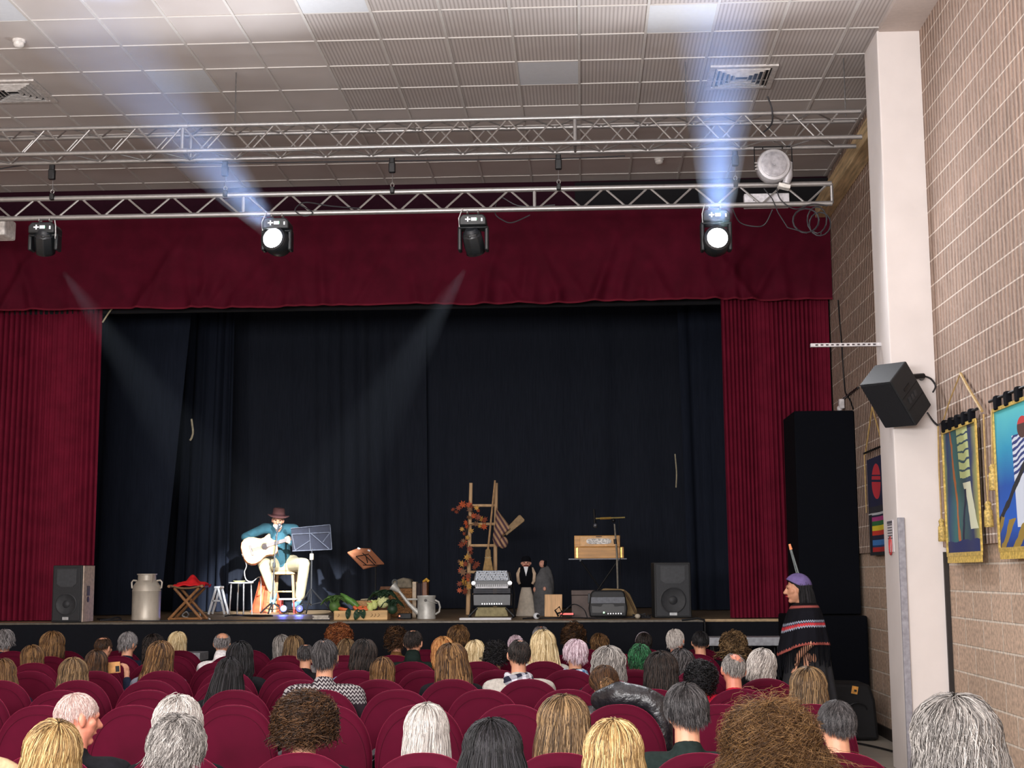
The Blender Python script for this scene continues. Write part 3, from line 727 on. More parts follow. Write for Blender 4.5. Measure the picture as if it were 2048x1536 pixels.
# ================================================================ people
def capsules(items, voxel, smooth=3):
    """items: (a, b, ra, rb) tapered capsules or ('b', centre, radii, rot) -> one continuous mesh"""
    q = MB()
    for it in items:
        if it[0] == 'b': q.ball(it[1], it[2], 16, it[3] if len(it) > 3 else None)
        elif it[0] == 'x': q.box(it[1], it[2], it[3] if len(it) > 3 else None)
        else:
            a, b, ra, rb = it; a = Vector(a); b = Vector(b); ex = (b - a)
            n = ex.length; d = ex.normalized() if n > 1e-6 else Vector((0, 0, 1))
            pts = []; rs = []
            for k in range(4): th = PI / 2 * (1 - k / 3); pts.append(a - d * ra * math.sin(th)); rs.append(max(ra * math.cos(th), ra * .05))
            for k in range(4): th = PI / 2 * k / 3; pts.append(b + d * rb * math.sin(th)); rs.append(max(rb * math.cos(th), rb * .05))
            q.tube(pts, rs, 12)
    me = bpy.data.meshes.new('tmp'); me.from_pydata(q.v, [], q.f)
    bm = bmesh.new(); bm.from_mesh(me); bmesh.ops.recalc_face_normals(bm, faces=bm.faces); bm.to_mesh(me); bm.free()
    o = link('tmp', me)
    r = o.modifiers.new('r', 'REMESH'); r.mode = 'VOXEL'; r.voxel_size = voxel; r.use_smooth_shade = True
    if smooth: sm = o.modifiers.new('s', 'SMOOTH'); sm.factor = .5; sm.iterations = smooth
    me = bake(o)
    me.polygons.foreach_set('use_smooth', [True] * len(me.polygons))
    return me
def head_items(c, M, s=1.0, jaw=1.0):
    """skull, jaw, nose, ears, brow around head centre c; M rotates (face looks along local +y)"""
    c = Vector(c); P = lambda x, y, z: c + M @ (Vector((x, y, z)) * s)
    r = lambda a, b, d: (a * s, b * s, d * s)
    it = [('b', P(0, -.012, .028), r(.077, .094, .088), M), ('b', P(0, .018, -.02), r(.066, .074, .085), M),
          (P(0, .03, -.075 * jaw), P(0, .062, -.092 * jaw), .042 * s, .022 * s),
          (P(0, .088, .012), P(0, .108, -.024), .010 * s, .016 * s),
          (P(-.016, .094, -.028), P(.016, .094, -.028), .010 * s, .010 * s),
          (P(-.035, .078, .026), P(.035, .078, .026), .015 * s, .015 * s),
          (P(-.05, .05, -.012), P(-.035, .066, -.02), .022 * s, .018 * s), (P(.05, .05, -.012), P(.035, .066, -.02), .022 * s, .018 * s),
          (P(-.018, .082, -.056), P(.018, .082, -.056), .009 * s, .009 * s)]
    for k in (-1, 1): it += [('b', P(k * .08, -.004, -.004), r(.011, .021, .033), M @ Euler((.15, 0, k * .35)).to_matrix()), (P(k * .078, -.002, -.028), P(k * .072, .0, -.03), .009 * s, .009 * s)]
    return it
def hand_items(wrist, d, palm_n, s=1.0, curl=.5, side=1):
    """palm plus four unequal fingers and a thumb; d = direction of fingers, palm_n = palm facing"""
    w = Vector(wrist); d = Vector(d).normalized(); n = Vector(palm_n); n = (n - d * n.dot(d)).normalized(); a = d.cross(n) * side
    it = [(w, w + d * .035 * s, .024 * s, .026 * s)]
    for k, (off, ln) in enumerate(((-.030, .068), (-.010, .078), (.010, .074), (.029, .058))):
        b = w + d * .085 * s + a * off * s
        it.append((w + d * .02 * s + a * off * .6 * s, b, .013 * s, .0105 * s))
        c1 = curl * .8; p1 = b + (d * math.cos(c1) + n * math.sin(c1)) * ln * .5 * s
        c2 = curl * 1.7; p2 = p1 + (d * math.cos(c2) + n * math.sin(c2)) * ln * .5 * s
        it += [(b, p1, .0098 * s, .0088 * s), (p1, p2, .0088 * s, .0072 * s)]
    t0 = w + d * .02 * s - a * .026 * s; t1 = t0 - a * .028 * s + d * .03 * s + n * .012 * s; t2 = t1 + d * .03 * s - a * .004 * s + n * .012 * s
    it += [(t0, t1, .014 * s, .011 * s), (t1, t2, .011 * s, .0085 * s)]
    return it
HZ = 1.13
def seated_items(yaw, pitch, roll=0, raised=False):
    M = Euler((pitch, roll, yaw)).to_matrix()
    hc = Vector((0, .015, HZ))
    it = head_items(hc, M)
    it += [((0, -.02, .97), (0, .005, 1.06), .058, .055), ((0, -.025, .93), (0, -.02, .98), .075, .06),
           ((-.16, -.01, .9), (.16, -.01, .9), .06, .06), ((-.08, 0, .84), (.08, 0, .84), .11, .11), ((-.07, 0, .68), (.07, 0, .68), .105, .105), ((-.07, .02, .55), (.07, .02, .55), .115, .115)]
    for k in (-1, 1):
        if raised and k == 1:
            it += [((.185, -.005, .885), (.26, .2, .8), .052, .04), ((.26, .2, .8), (.2, .3, .99), .039, .027)] + hand_items((.2, .3, 1.0), (-.1, .05, 1), (-1, .3, 0), 1.0, .7, 1)
            it += [((.09, .05, .53), (.1, .46, .52), .085, .06), ((.1, .46, .52), (.1, .44, .12), .056, .038), ((.1, .42, .06), (.1, .56, .04), .04, .035)]; continue
        it += [((k * .185, -.005, .885), (k * .215, .05, .66), .052, .04), ((k * .215, .05, .66), (k * .13, .27, .61), .039, .027)]
        it += hand_items((k * .125, .28, .607), (-k * .3, .9, -.1), (0, 0, -1), 1.0, .4, k)
        it += [((k * .09, .05, .53), (k * .1, .46, .52), .085, .06), ((k * .1, .46, .52), (k * .1, .44, .12), .056, .038), ((k * .1, .42, .06), (k * .1, .56, .04), .04, .035)]
    return it
def coat_items(collar=0, wide=1.0, raised=False):
    it = [((-.155 * wide, -.015, .895), (.155 * wide, -.015, .895), .076, .076), ((-.085, -.0, .83), (.085, -.0, .83), .128, .128), ((-.08, 0, .68), (.08, 0, .68), .122, .122), ((-.075, .02, .57), (.075, .02, .57), .132, .132),
          ((0, -.028, .91), (0, -.024, .965), .095, .072)]
    if raised: it += [((.185, -.008, .89), (.26, .2, .8), .07, .055), ((.26, .2, .8), (.205, .29, .97), .054, .04)]
    for k in ((-1,) if raised else (-1, 1)): it += [((k * .185 * wide, -.008, .89), (k * .22 * wide, .05, .66), .07, .055), ((k * .22 * wide, .05, .66), (k * .14, .25, .615), .054, .04)]
    if collar == 1: it.append(((0, -.03, .97), (0, -.012, 1.02), .078, .072))
    if collar == 2: it += [((-.11, -.09, .93), (.11, -.09, .93), .07, .07), ((0, -.11, .96), (0, -.11, .9), .085, .09)]
    return it
TROUSER = [((-.075, .02, .56), (.075, .02, .56), .125, .125)]
for k in (-1, 1): TROUSER += [((k * .09, .05, .53), (k * .1, .46, .52), .1, .074), ((k * .1, .46, .52), (k * .1, .44, .14), .07, .058)]
BODY = {}
def body(yaw, pitch=0, roll=0, raised=False):
    k = (round(yaw, 1), round(pitch, 1), round(roll, 1), raised)
    if k not in BODY: BODY[k] = capsules(seated_items(*k), .0075, 2)
    return BODY[k], k
me_trousers = capsules(TROUSER, .02, 2)
COATS = {(c, w): capsules(coat_items(c, w), .013, 3) for c, w in ((0, 1.0), (1, 1.0), (2, 1.0), (0, 1.12), (1, 1.12), (2, 1.12))}
def inst(name, me, m, parent):
    o = bpy.data.objects.new(name, me); COL.objects.link(o); o.parent = parent
    if not me.materials: me.materials.append(None)
    o.material_slots[0].link = 'OBJECT'; o.material_slots[0].material = m
    return o
def hair_mat(cols, rough=.5):
    key = 'hair_%s' % '_'.join('%02x%02x%02x' % c for c in cols)
    if key in MATS: return MATS[key]
    m, nt, b = newmat(key)
    a = N(nt, 'ShaderNodeAttribute'); a.attribute_name = 'strand'
    n = len(cols) - 1
    nt.links.new(ramp(nt, a.outputs['Fac'], [(.12 + .76 * i / n, srgb(*c)) for i, c in enumerate(cols)]), b.inputs['Base Color'])
    b.inputs['Roughness'].default_value = rough; b.inputs['Specular IOR Level'].default_value = .35
    MATS[key] = m; return m
HR = np.array([.079, .098, .096])           # skull radii used by the hair
def hair_mesh(seed, n, length, thick=.012, curl=0.0, curlf=60, bald=0.0, droop=.25, wid=.0022, back=112, side=86, front=62, part=0.0, K=9, frizz=.0, pony=None, baldc=(0, -.15, 1), lenvar=.25, gather=0.0, swirl=0.0, puff=.03, clampy=None):
    r = np.random.default_rng(seed)
    m = n * 3
    v = r.normal(size=(m, 3)); v /= np.linalg.norm(v, axis=1)[:, None]
    az = np.arctan2(v[:, 0], -v[:, 1])                    # 0 = back of head
    pol = np.degrees(np.arccos(np.clip(v[:, 2], -1, 1)))
    aa = np.abs(az); lim = np.where(aa < PI / 2, back + (side - back) * (aa / (PI / 2)) ** 1.5, side + (front - side) * ((aa - PI / 2) / (PI / 2)))
    keep = pol < lim
    if bald > 0:
        bc = np.array(baldc, float); bc /= np.linalg.norm(bc)
        ang = np.degrees(np.arccos(np.clip(v @ bc, -1, 1))); keep &= (ang > bald) | (r.random(m) < .04)
    v = v[keep][:n]; N0 = len(v)
    off = thick * r.random(N0) ** .6
    R1 = HR[None, :] + off[:, None]
    p = v * R1
    crown = np.array([part, -.03, .1])
    rad = p - crown; rad /= np.linalg.norm(rad, axis=1)[:, None] + 1e-9
    nv0 = v / HR; nv0 /= np.linalg.norm(nv0, axis=1)[:, None]
    rad = rad - nv0 * ((rad * nv0).sum(1) - .12 - puff)[:, None]; rad /= np.linalg.norm(rad, axis=1)[:, None] + 1e-9
    rad[:, 1] -= 1.8 * np.clip(v[:, 1], 0, 1); rad /= np.linalg.norm(rad, axis=1)[:, None] + 1e-9
    L_ = length * (1 + lenvar * (r.random(N0) * 2 - 1))
    pts = np.zeros((N0, K, 3)); pts[:, 0] = p
    ph = r.random(N0) * 6.28; dirn = rad.copy(); jit = r.normal(size=(N0, 3)) * .5
    g = np.array([0, 0, -1.0])
    ds = L_ / (K - 1)
    for k in range(1, K):
        t = k / (K - 1)
        dirn = dirn * (1 - droop) + g * droop + jit * frizz
        if gather: dirn = dirn + (np.array([0, -.1, -.03]) - p) * gather * 3
        if swirl: dirn = dirn + np.cross(p, [0, 0, 1]) * swirl * 6
        nn = p / R1 ** 2; nn /= np.linalg.norm(nn, axis=1)[:, None]
        q = np.sqrt(((p / R1) ** 2).sum(1))
        into = (dirn * nn).sum(1); fix = (q < 1.02) & (into < 0)
        d2 = dirn - nn * (into * fix)[:, None]
        d2 /= np.linalg.norm(d2, axis=1)[:, None] + 1e-9
        p = p + d2 * ds[:, None]
        q = np.sqrt(((p / R1) ** 2).sum(1)); ins = q < 1
        p = np.where(ins[:, None], p / q[:, None], p)
        if clampy is not None: p[:, 1] = np.where(p[:, 2] < .07, np.minimum(p[:, 1], clampy - .3 * off), p[:, 1])
        qm = 1 + puff + .5 * puff * np.sin(ph); out = (q > qm) & (p[:, 2] > -.05)
        p = np.where(out[:, None], p * (qm / np.maximum(q, 1e-6))[:, None], p)
        # keep long hair outside neck and shoulders
        low = p[:, 2] < -.11
        p[:, 1] = np.where(low & (p[:, 1] > -.06) & (np.abs(p[:, 0]) < .08), -.06 - off, p[:, 1])
        sh = p[:, 2] < -.17
        p[:, 1] = np.where(sh & (p[:, 1] > -.105), np.maximum(p[:, 1] - .03, -.12 - off * .6), p[:, 1])
        pts[:, k] = p; dirn = d2
    if curl:
        tt = np.linspace(0, 1, K)[None, :]; s_ = L_[:, None] * tt
        nn = v[:, None, :]; up = np.array([0, 0, 1.0]); a = np.cross(v, up); a /= np.linalg.norm(a, axis=1)[:, None] + 1e-6
        w = curlf * s_ + ph[:, None] + v[:, 0:1] * 9 + v[:, 2:3] * 7
        am = curl * np.minimum(1, tt * 2.5)
        pts += (am * np.sin(w))[:, :, None] * a[:, None, :] + (am * (.5 + .5 * np.cos(w)))[:, :, None] * nn
    # tri-sided tubes
    tg = np.gradient(pts, axis=1); tg /= np.linalg.norm(tg, axis=2)[:, :, None] + 1e-9
    ref = np.array([.31, .77, .55]); a = np.cross(tg, ref); a /= np.linalg.norm(a, axis=2)[:, :, None] + 1e-9; b = np.cross(tg, a)
    prof = (wid * np.array([1.0] + [1.0] * (K - 3) + [.8, .25]))[None, :, None]
    V = np.stack([pts + prof * (a * math.cos(2 * PI * j / 3) + b * math.sin(2 * PI * j / 3)) for j in range(3)], axis=2)  # N,K,3,3
    V = V.reshape(-1, 3)
    base = (np.arange(N0) * K * 3)[:, None, None]; kk = (np.arange(K - 1) * 3)[None, :, None]; jj = np.arange(3)[None, None, :]; j2 = (np.arange(3) + 1)[None, None, :] % 3
    F = np.stack([base + kk + jj, base + kk + j2, base + kk + 3 + j2, base + kk + 3 + jj], axis=-1).reshape(-1, 4)
    clump = .5 + .28 * np.sin(v[:, 0] * 24 + seed) + .22 * np.sin(v[:, 0] * 61 + v[:, 2] * 13)
    tone = np.clip(.65 * r.random(N0) + .35 * clump, 0, 1)
    C = np.repeat(tone, K * 3)
    # inner cap under the strands
    nu, nv = 28, 14; cv = []; cf = []; 
    for j in range(nv + 1):
        for i in range(nu):
            azc = 2 * PI * i / nu - PI; a_ = abs(azc)
            lm = back + (side - back) * (a_ / (PI / 2)) ** 1.5 if a_ < PI / 2 else side + (front - side) * ((a_ - PI / 2) / (PI / 2))
            th = R(lm) * j / nv
            d = np.array([math.sin(azc) * math.sin(th), -math.cos(azc) * math.sin(th), math.cos(th)])
            cv.append(d * (HR + .0015))
    okv = np.ones(len(cv), bool)
    if bald > 0:
        dd = np.array(cv) / HR; dd /= np.linalg.norm(dd, axis=1)[:, None]
        okv = np.degrees(np.arccos(np.clip(dd @ bc, -1, 1))) > bald + 2
    for j in range(nv):
        for i in range(nu):
            f = (j * nu + i, j * nu + (i + 1) % nu, (j + 1) * nu + (i + 1) % nu, (j + 1) * nu + i)
            if all(okv[x] for x in f): cf.append(f)
    nV = len(V); V = np.vstack([V, np.array(cv)]); C = np.concatenate([C, np.full(len(cv), .18)])
    if cf: F = np.vstack([F, np.array(cf) + nV])
    me = bpy.data.meshes.new('hair')
    me.vertices.add(len(V)); me.vertices.foreach_set('co', V.astype(np.float32).ravel())
    me.loops.add(F.size); me.loops.foreach_set('vertex_index', F.astype(np.int32).ravel())
    me.polygons.add(len(F)); me.polygons.foreach_set('loop_start', np.arange(0, F.size, 4, dtype=np.int32)); me.polygons.foreach_set('loop_total', np.full(len(F), 4, np.int32))
    me.polygons.foreach_set('use_smooth', np.ones(len(F), bool))
    at_ = me.attributes.new('strand', 'FLOAT', 'POINT'); at_.data.foreach_set('value', C.astype(np.float32))
    me.update(); me.validate()
    return me
# hair styles
ST = {
 'bob':   dict(curl=.004, curlf=38, length=.24, thick=.026, droop=.3, lenvar=.08, wid=.0026),
 'bobs':  dict(curl=.004, curlf=38, length=.19, thick=.022, droop=.3, lenvar=.1, wid=.0024),
 'long':  dict(curl=.006, curlf=26, length=.42, thick=.024, droop=.3, lenvar=.12, wid=.0028, K=12),
 'vlong': dict(length=.55, thick=.022, droop=.32, lenvar=.1, wid=.0028, K=13),
 'wavy':  dict(puff=.06, length=.2, thick=.028, droop=.22, curl=.008, curlf=55, lenvar=.2, wid=.0026, K=11),
 'curly': dict(puff=.14, length=.1, thick=.034, droop=.04, curl=.014, curlf=110, lenvar=.4, frizz=.25, wid=.0026, K=13),
 'bigcurly': dict(puff=.32, length=.22, thick=.035, droop=.2, curl=.016, curlf=95, lenvar=.4, frizz=.22, wid=.0012, K=16),
 'short': dict(back=124, side=94, length=.055, thick=.008, droop=.15, lenvar=.35, wid=.0018, K=5, frizz=.1),
 'crop':  dict(back=124, side=94, length=.03, thick=.005, droop=.15, lenvar=.3, wid=.0015, K=4, frizz=.15),
 'fluffy': dict(puff=.08, length=.09, thick=.02, droop=.15, curl=.006, curlf=60, lenvar=.35, frizz=.15, wid=.0022, K=8),
 'bun':   dict(length=.13, thick=.012, droop=.1, lenvar=.15, wid=.0026, gather=1.4, K=8),
}
PAL = {
 'grey': [(50, 47, 47), (112, 108, 108), (170, 166, 166)], 'white': [(112, 106, 102), (176, 168, 162), (222, 216, 208)],
 'silver': [(66, 62, 60), (124, 119, 115), (182, 176, 170)], 'dgrey': [(22, 20, 21), (52, 49, 50), (104, 100, 100)],
 'blond': [(74, 52, 28), (150, 118, 72), (214, 184, 132)], 'dblond': [(38, 28, 18), (92, 70, 46), (160, 130, 92)],
 'lbrown': [(38, 24, 13), (88, 60, 34), (150, 114, 72)], 'brown': [(22, 13, 8), (56, 35, 20), (104, 72, 44)],
 'auburn': [(50, 22, 10), (120, 62, 32), (178, 112, 66)], 'ginger': [(92, 46, 16), (170, 108, 56), (220, 172, 110)],
 'dark': [(10, 8, 8), (30, 24, 22), (66, 54, 48)], 'black': [(6, 6, 7), (16, 15, 17), (52, 50, 54)],
 'green': [(10, 30, 18), (24, 74, 44), (60, 130, 82)], 'lilac': [(140, 112, 122), (205, 180, 190), (240, 224, 232)],
 'pinkgrey': [(160, 130, 122), (205, 178, 170), (235, 218, 212)], 'plat': [(140, 116, 76), (208, 184, 138), (244, 228, 190)]}
m_skin = mat('skin', (205, 148, 118), .55, noise=.05, scale=14)
m_skin2 = mat('skin_ruddy', (208, 132, 108), .5, noise=.06, scale=14)
def cloth(rgb, **k): return mat('cloth_%02x%02x%02x' % rgb, rgb, .9, noise=.12, scale=40, bump=.25, spec=.15, **k)
m_trs = cloth((28, 28, 34))
PEOPLE = []
def person(u, vt, row, style, pal, coat, label, yaw=None, pitch=-.08, w=1.0, bald=0, Yh=None, near=None, collar=0, seed=None, skin=None, hk=None, roll=None, raised=False, broad=0, baldc=(0, -.15, 1)):
    Y = (ROWS[row][0] + .2) if Yh is None else Yh
    p = at(u, vt, Y)
    ht = {'bigcurly': .05, 'curly': .03, 'bob': .026, 'fluffy': .018, 'wavy': .024}.get(style, .012)
    top = HZ + .125 + ht
    s_ = max(.84, min(1.14, p.z / top)); 
    pr_ = random.Random(int(u * 3 + vt))
    yaw = pr_.choice([-.2, 0, 0, .2]) if yaw is None else yaw; roll = pr_.choice([-.1, 0, 0, .1]) if roll is None else roll
    me, key = body(yaw, pitch, roll, raised)
    b = inst('person', me, skin or m_skin, None); b.location = (p.x, Y, 0); b.scale = (s_, s_, s_)
    tag(b, label, 'person', 'seated audience seen from behind'); b.rotation_euler = (0, 0, 0)
    # residual height difference is taken up by sitting tall or low
    b.location.z = max(-.06, min(.06, p.z - top * s_))
    if abs(b.location.z) > .001: b.location.z = 0 if p.z > top * s_ else b.location.z * 0
    k = dict(ST[style]); 
    if hk: k.update(hk)
    n = near or {'Z': 6000, 'A': 5500, 'B': 3500, 'C': 1800}.get(row, 900)
    k['wid'] = k['wid'] * {'Z': .55, 'A': .6, 'B': .8, 'C': 1.0}.get(row, 1.35)
    hm = hair_mesh(seed if seed is not None else int(u * 7 + vt), n, bald=bald, baldc=baldc, **k)
    hm.materials.append(hair_mat(PAL[pal]))
    h = link('hair', hm, b)
    h.matrix_local = Matrix.Translation((0, .015, HZ)) @ Euler((key[1], key[2], key[0])).to_matrix().to_4x4() @ Matrix.Translation((0, -.008, .022)) @ Matrix.Diagonal((w, 1, 1, 1))
    if coat is not None:
        inst('jacket', COATS[(collar, 1.12 if broad else 1.0)] if not raised else capsules(coat_items(0, 1.0, True), .013, 3), coat if not isinstance(coat, tuple) else cloth(coat), b)
    inst('trousers', me_trousers, m_trs, b)
    PEOPLE.append((p.x, Y, row, label, b)); return b
BK = (20, 20, 24); NV = (24, 30, 48); GN = (24, 36, 32)
# Patterned cloths
def check_mat(name, a, b_, sc, kind='check'):
    m, nt, b = newmat(name); co, x, y, z = objxyz(nt)
    if kind == 'check':
        n1 = mth(nt, 'GREATER_THAN', mth(nt, 'SINE', mth(nt, 'MULTIPLY', mth(nt, 'ADD', x, y), sc)), 0.1); n2 = mth(nt, 'GREATER_THAN', mth(nt, 'SINE', mth(nt, 'MULTIPLY', mth(nt, 'SUBTRACT', z, mth(nt, 'MULTIPLY', x, .4)), sc)), 0.1)
        f = mth(nt, 'MULTIPLY', mth(nt, 'ADD', n1, n2), .5)
    else:   # rows of zigzags and diamonds
        zz = mth(nt, 'ABSOLUTE', mth(nt, 'SUBTRACT', mth(nt, 'FRACT', mth(nt, 'MULTIPLY', mth(nt, 'ADD', x, mth(nt, 'MULTIPLY', y, .6)), sc)), .5))
        f = mth(nt, 'GREATER_THAN', mth(nt, 'SINE', mth(nt, 'MULTIPLY', mth(nt, 'ADD', z, mth(nt, 'MULTIPLY', zz, .035)), 250)), .1)
        f = mth(nt, 'MULTIPLY', f, mth(nt, 'GREATER_THAN', z, .84)); 
    nt.links.new(mixc(nt, f, srgb(*a), srgb(*b_)), b.inputs['Base Color']); b.inputs['Roughness'].default_value = .95; b.inputs['Specular IOR Level'].default_value = .1
    return m
m_nordic = check_mat('nordic_knit', (48, 40, 46), (160, 156, 156), 36, 'zig')
m_bluescarf = check_mat('blue_scarf', (70, 110, 150), (190, 215, 235), 90)
m_bwscarf = check_mat('bw_scarf', (40, 40, 56), (205, 205, 214), 80)
def scarf(b, m, r=.085, z=.985):
    q = MB()
    for k in range(3): q.tube([(r * (1 + .08 * k) * math.sin(a), -.018 + (r * .85) * math.cos(a) - .006 * k, z - .024 * k + .008 * math.sin(3 * a + k)) for a in [i * PI / 12 for i in range(25)]], .024, 8)
    q.build('scarf', m, b)
def glasses(b, side=1):
    M = b.children[0].matrix_local if False else None
    for c in b.children:
        if c.name.startswith('hair'): F_ = c.matrix_local.copy()
    q = MB(); f = lambda x, y, z: F_ @ Vector((x, y + .008, z - .022))
    for k in (-1, 1):
        q.tube([f(k * .083, -.01, .018), f(k * .082, .06, .02), f(k * .066, .1, .016)], .003, 6)
        q.tube([f(k * .036 + .027 * math.cos(a), .108, .006 + .02 * math.sin(a)) for a in [i * PI / 8 for i in range(17)]], .003, 6)
    q.tube([f(-.01, .11, .01), f(.01, .11, .01)], .003, 6)
    q.build('glasses', mat('spectacle_metal', (170, 160, 170), .3, .8), b)
# nearest heads -------------------------------------------------------------------------------
person(105, 1434, 'Z', 'bob', 'blond', BK, 'person with highlighted blonde bob in the bottom left corner', Yh=4.95, seed=11, pitch=.0, hk=dict(part=.02, length=.23))
person(352, 1426, 'Z', 'fluffy', 'silver', BK, 'person with short tousled grey hair, nearest at the bottom left', Yh=4.95, seed=12, hk=dict(length=.075))
person(985, 1436, 'Z', 'vlong', 'black', BK, 'person with long straight black hair at the bottom centre', Yh=4.95, seed=13, w=1.1)
person(1226, 1432, 'Z', 'bob', 'blond', BK, 'person with honey blonde bob at the bottom, right of centre', Yh=4.95, seed=14, hk=dict(length=.25), w=1.05)
person(1540, 1392, 'Z', 'bigcurly', 'lbrown', BK, 'person with large frizzy brown curls in the nearest row', Yh=4.95, seed=15, near=9000, w=1.12)
person(1911, 1384, 'Z', 'wavy', 'silver', (60, 48, 44), 'person with collar length tousled grey hair before the pillar', Yh=4.35, seed=16, near=6500, w=1.1, hk=dict(length=.25), yaw=.25)
person(155, 1380, 'A', 'crop', 'pinkgrey', BK, 'balding person with thin white hair and glasses turned to the right', yaw=-.9, skin=m_skin2, near=2200, seed=21, hk=dict(length=.035), broad=1)
glasses(PEOPLE[-1][4])
person(355, 1388, 'A', 'wavy', 'white', BK, 'person with wavy white hair directly behind the tousled grey head', seed=22, hk=dict(length=.16))
person(610, 1390, 'A', 'curly', 'brown', BK, 'person with rounded dark brown curls in the nearest visible row', seed=23, w=1.12, near=6500, hk=dict(length=.1, thick=.04, back=102, side=92))
person(853, 1402, 'A', 'bob', 'white', BK, 'person with smooth white bob in the nearest visible row', seed=24)
person(1127, 1390, 'A', 'long', 'dblond', GN, 'person with long straight dark blonde hair in the nearest visible row', seed=25, w=1.15, hk=dict(length=.34))
person(1372, 1364, 'A', 'short', 'dgrey', (28, 38, 36), 'person with thick short dark grey hair and green-black jacket', seed=26, yaw=.35, near=6500, hk=dict(length=.042, thick=.018), broad=1)
glasses(PEOPLE[-1][4])
person(1672, 1394, 'A', 'crop', 'dgrey', BK, 'person with very short dark grey hair in the nearest visible row', seed=27, yaw=.2, near=6500, w=1.05)
person(1616, 1334, 'B', 'long', 'dblond', BK, 'person with long highlighted hair before the black bag', seed=31, hk=dict(length=.3), w=1.1)
m_puff = mat('puffer_gloss', (24, 24, 29), .38, noise=.2, scale=26, bump=1.0, spec=.7)
person(1207, 1328, 'B', 'bun', 'brown', m_puff, 'person with dark brown hair clipped up in a knot', Yh=8.6, seed=32, w=1.1, collar=2, broad=1)
person(457, 1314, 'C', 'vlong', 'black', BK, 'person with long straight black hair left of centre', seed=33)
b_ = person(650, 1275, 'C', 'short', 'dgrey', m_nordic, 'person in a white and black nordic sweater', seed=34, bald=16, broad=1, near=2200)
person(1322, 1302, 'C', 'bobs', 'dark', BK, 'person with very dark brown bob right of centre', seed=35, w=1.15, near=1800)
b_ = person(1466, 1302, 'C', 'crop', 'silver', (168, 22, 44), 'balding grey haired person in a red sweater', seed=36, bald=38, baldc=(.2, -.45, 1), near=1800, skin=m_skin2, broad=1, yaw=.15)
person(1400, 1341, 'C', 'curly', 'black', BK, 'person with black curly hair beside the red sweater', seed=37, w=.95, roll=.3)
person(147, 1313, 'D', 'bob', 'dblond', BK, 'person with ash brown bob left, behind the balding man in glasses', seed=41, near=1500, w=1.12)
person(6, 1318, 'D', 'long', 'lbrown', NV, 'person with brown hair in navy padded coat at left edge', seed=42, broad=1, collar=2)
b_ = person(1037, 1275, 'D', 'crop', 'dark', (178, 172, 164), 'person in pale grey sweater with checked scarf', seed=43, bald=22, broad=1, near=1800, hk=dict(length=.04)); scarf(b_, m_bwscarf)
person(904, 1286, 'D', 'long', 'lbrown', BK, 'person with long straight light brown hair at centre', seed=44, near=1600, w=1.15, hk=dict(length=.36))
person(765, 1315, 'D', 'bobs', 'lbrown', (120, 140, 170), 'small person with short light brown bowl cut', seed=45, w=1.0, hk=dict(length=.15))
person(1217, 1290, 'D', 'wavy', 'silver', BK, 'person with wavy silver bob above the dark hair knot', seed=46, near=1600, w=1.15)
person(1523, 1295, 'D', 'wavy', 'white', BK, 'person with wavy white hair beside the balding man in red', seed=47, near=1500, hk=dict(length=.13))
person(320, 1282, 'E', 'long', 'lbrown', (110, 112, 124), 'person with half-tied brown hair and grey top', seed=51, near=1200, w=1.1, hk=dict(length=.3))
person(192, 1300, 'E', 'bobs', 'brown', NV, 'person with dark brown bob holding up a tan booklet', seed=52, raised=True, yaw=.2, roll=0)
person(727, 1278, 'E', 'bobs', 'dark', (120, 140, 176), 'person with glossy dark bob and light blue shirt', seed=53, near=1200, w=1.1, hk=dict(length=.15), broad=1)
b_ = person(1150, 1277, 'E', 'short', 'lilac', BK, 'person with short pale lilac hair and blue scarf', seed=54, near=1600, w=1.12, hk=dict(thick=.016)); scarf(b_, m_bluescarf)
b_ = person(1280, 1287, 'E', 'fluffy', 'green', BK, 'person with dark hair dyed green on top', seed=55, near=1200); scarf(b_, m_bwscarf)
person(1362, 1297, 'E', 'wavy', 'dgrey', BK, 'person with grey-black hair behind the very dark bob', seed=56, w=1.1)
person(480, 1283, 'E', 'long', 'black', BK, 'person with long charcoal hair right of the long straight black hair', seed=57, hk=dict(length=.32), w=1.05)
person(65, 1290, 'F', 'bobs', 'lbrown', BK, 'person with short light brown hair at far left, fifth head in', seed=61, near=1100, hk=dict(length=.14), w=1.1)
person(611, 1285, 'F', 'crop', 'dgrey', BK, 'person with close cropped dark hair left of the nordic sweater', seed=62, bald=18)
person(826, 1256, 'F', 'crop', 'dark', GN, 'person with dark cropped hair, small bald crown and dark green collar', seed=63, bald=24, collar=1, near=1400)
person(950, 1280, 'F', 'bobs', 'plat', BK, 'person with straight blonde bob right of the long light brown hair', seed=64, near=1100, hk=dict(length=.17))
person(885, 1273, 'F', 'bobs', 'ginger', BK, 'person with ginger blonde bob left of the long light brown hair', seed=65, near=1100, w=1.05)
person(990, 1288, 'F', 'curly', 'black', BK, 'person with short black curls left of the checked scarf', seed=66, near=1200)
person(1086, 1260, 'F', 'long', 'plat', (190, 186, 180), 'person with long pale blonde hair right of the checked scarf', seed=67, near=1300, w=1.1)
person(105, 1262, 'G', 'bobs', 'lbrown', BK, 'person with wide light brown bob and black jacket near the left', seed=71, near=1200, w=1.2, broad=1)
person(207, 1271, 'G', 'crop', 'brown', BK, 'person with thinning dark brown hair looking right', seed=72, bald=32, yaw=-.4, near=1000)
person(256, 1261, 'G', 'short', 'grey', NV, 'person with short salt and pepper hair and navy jacket', seed=73, yaw=-.5, near=1500)
b_ = person(444, 1262, 'G', 'crop', 'grey', (225, 222, 222), 'person with shaved grey fringe, bald crown and white collar', seed=74, bald=48, baldc=(0, -.35, 1), near=1100, collar=1)
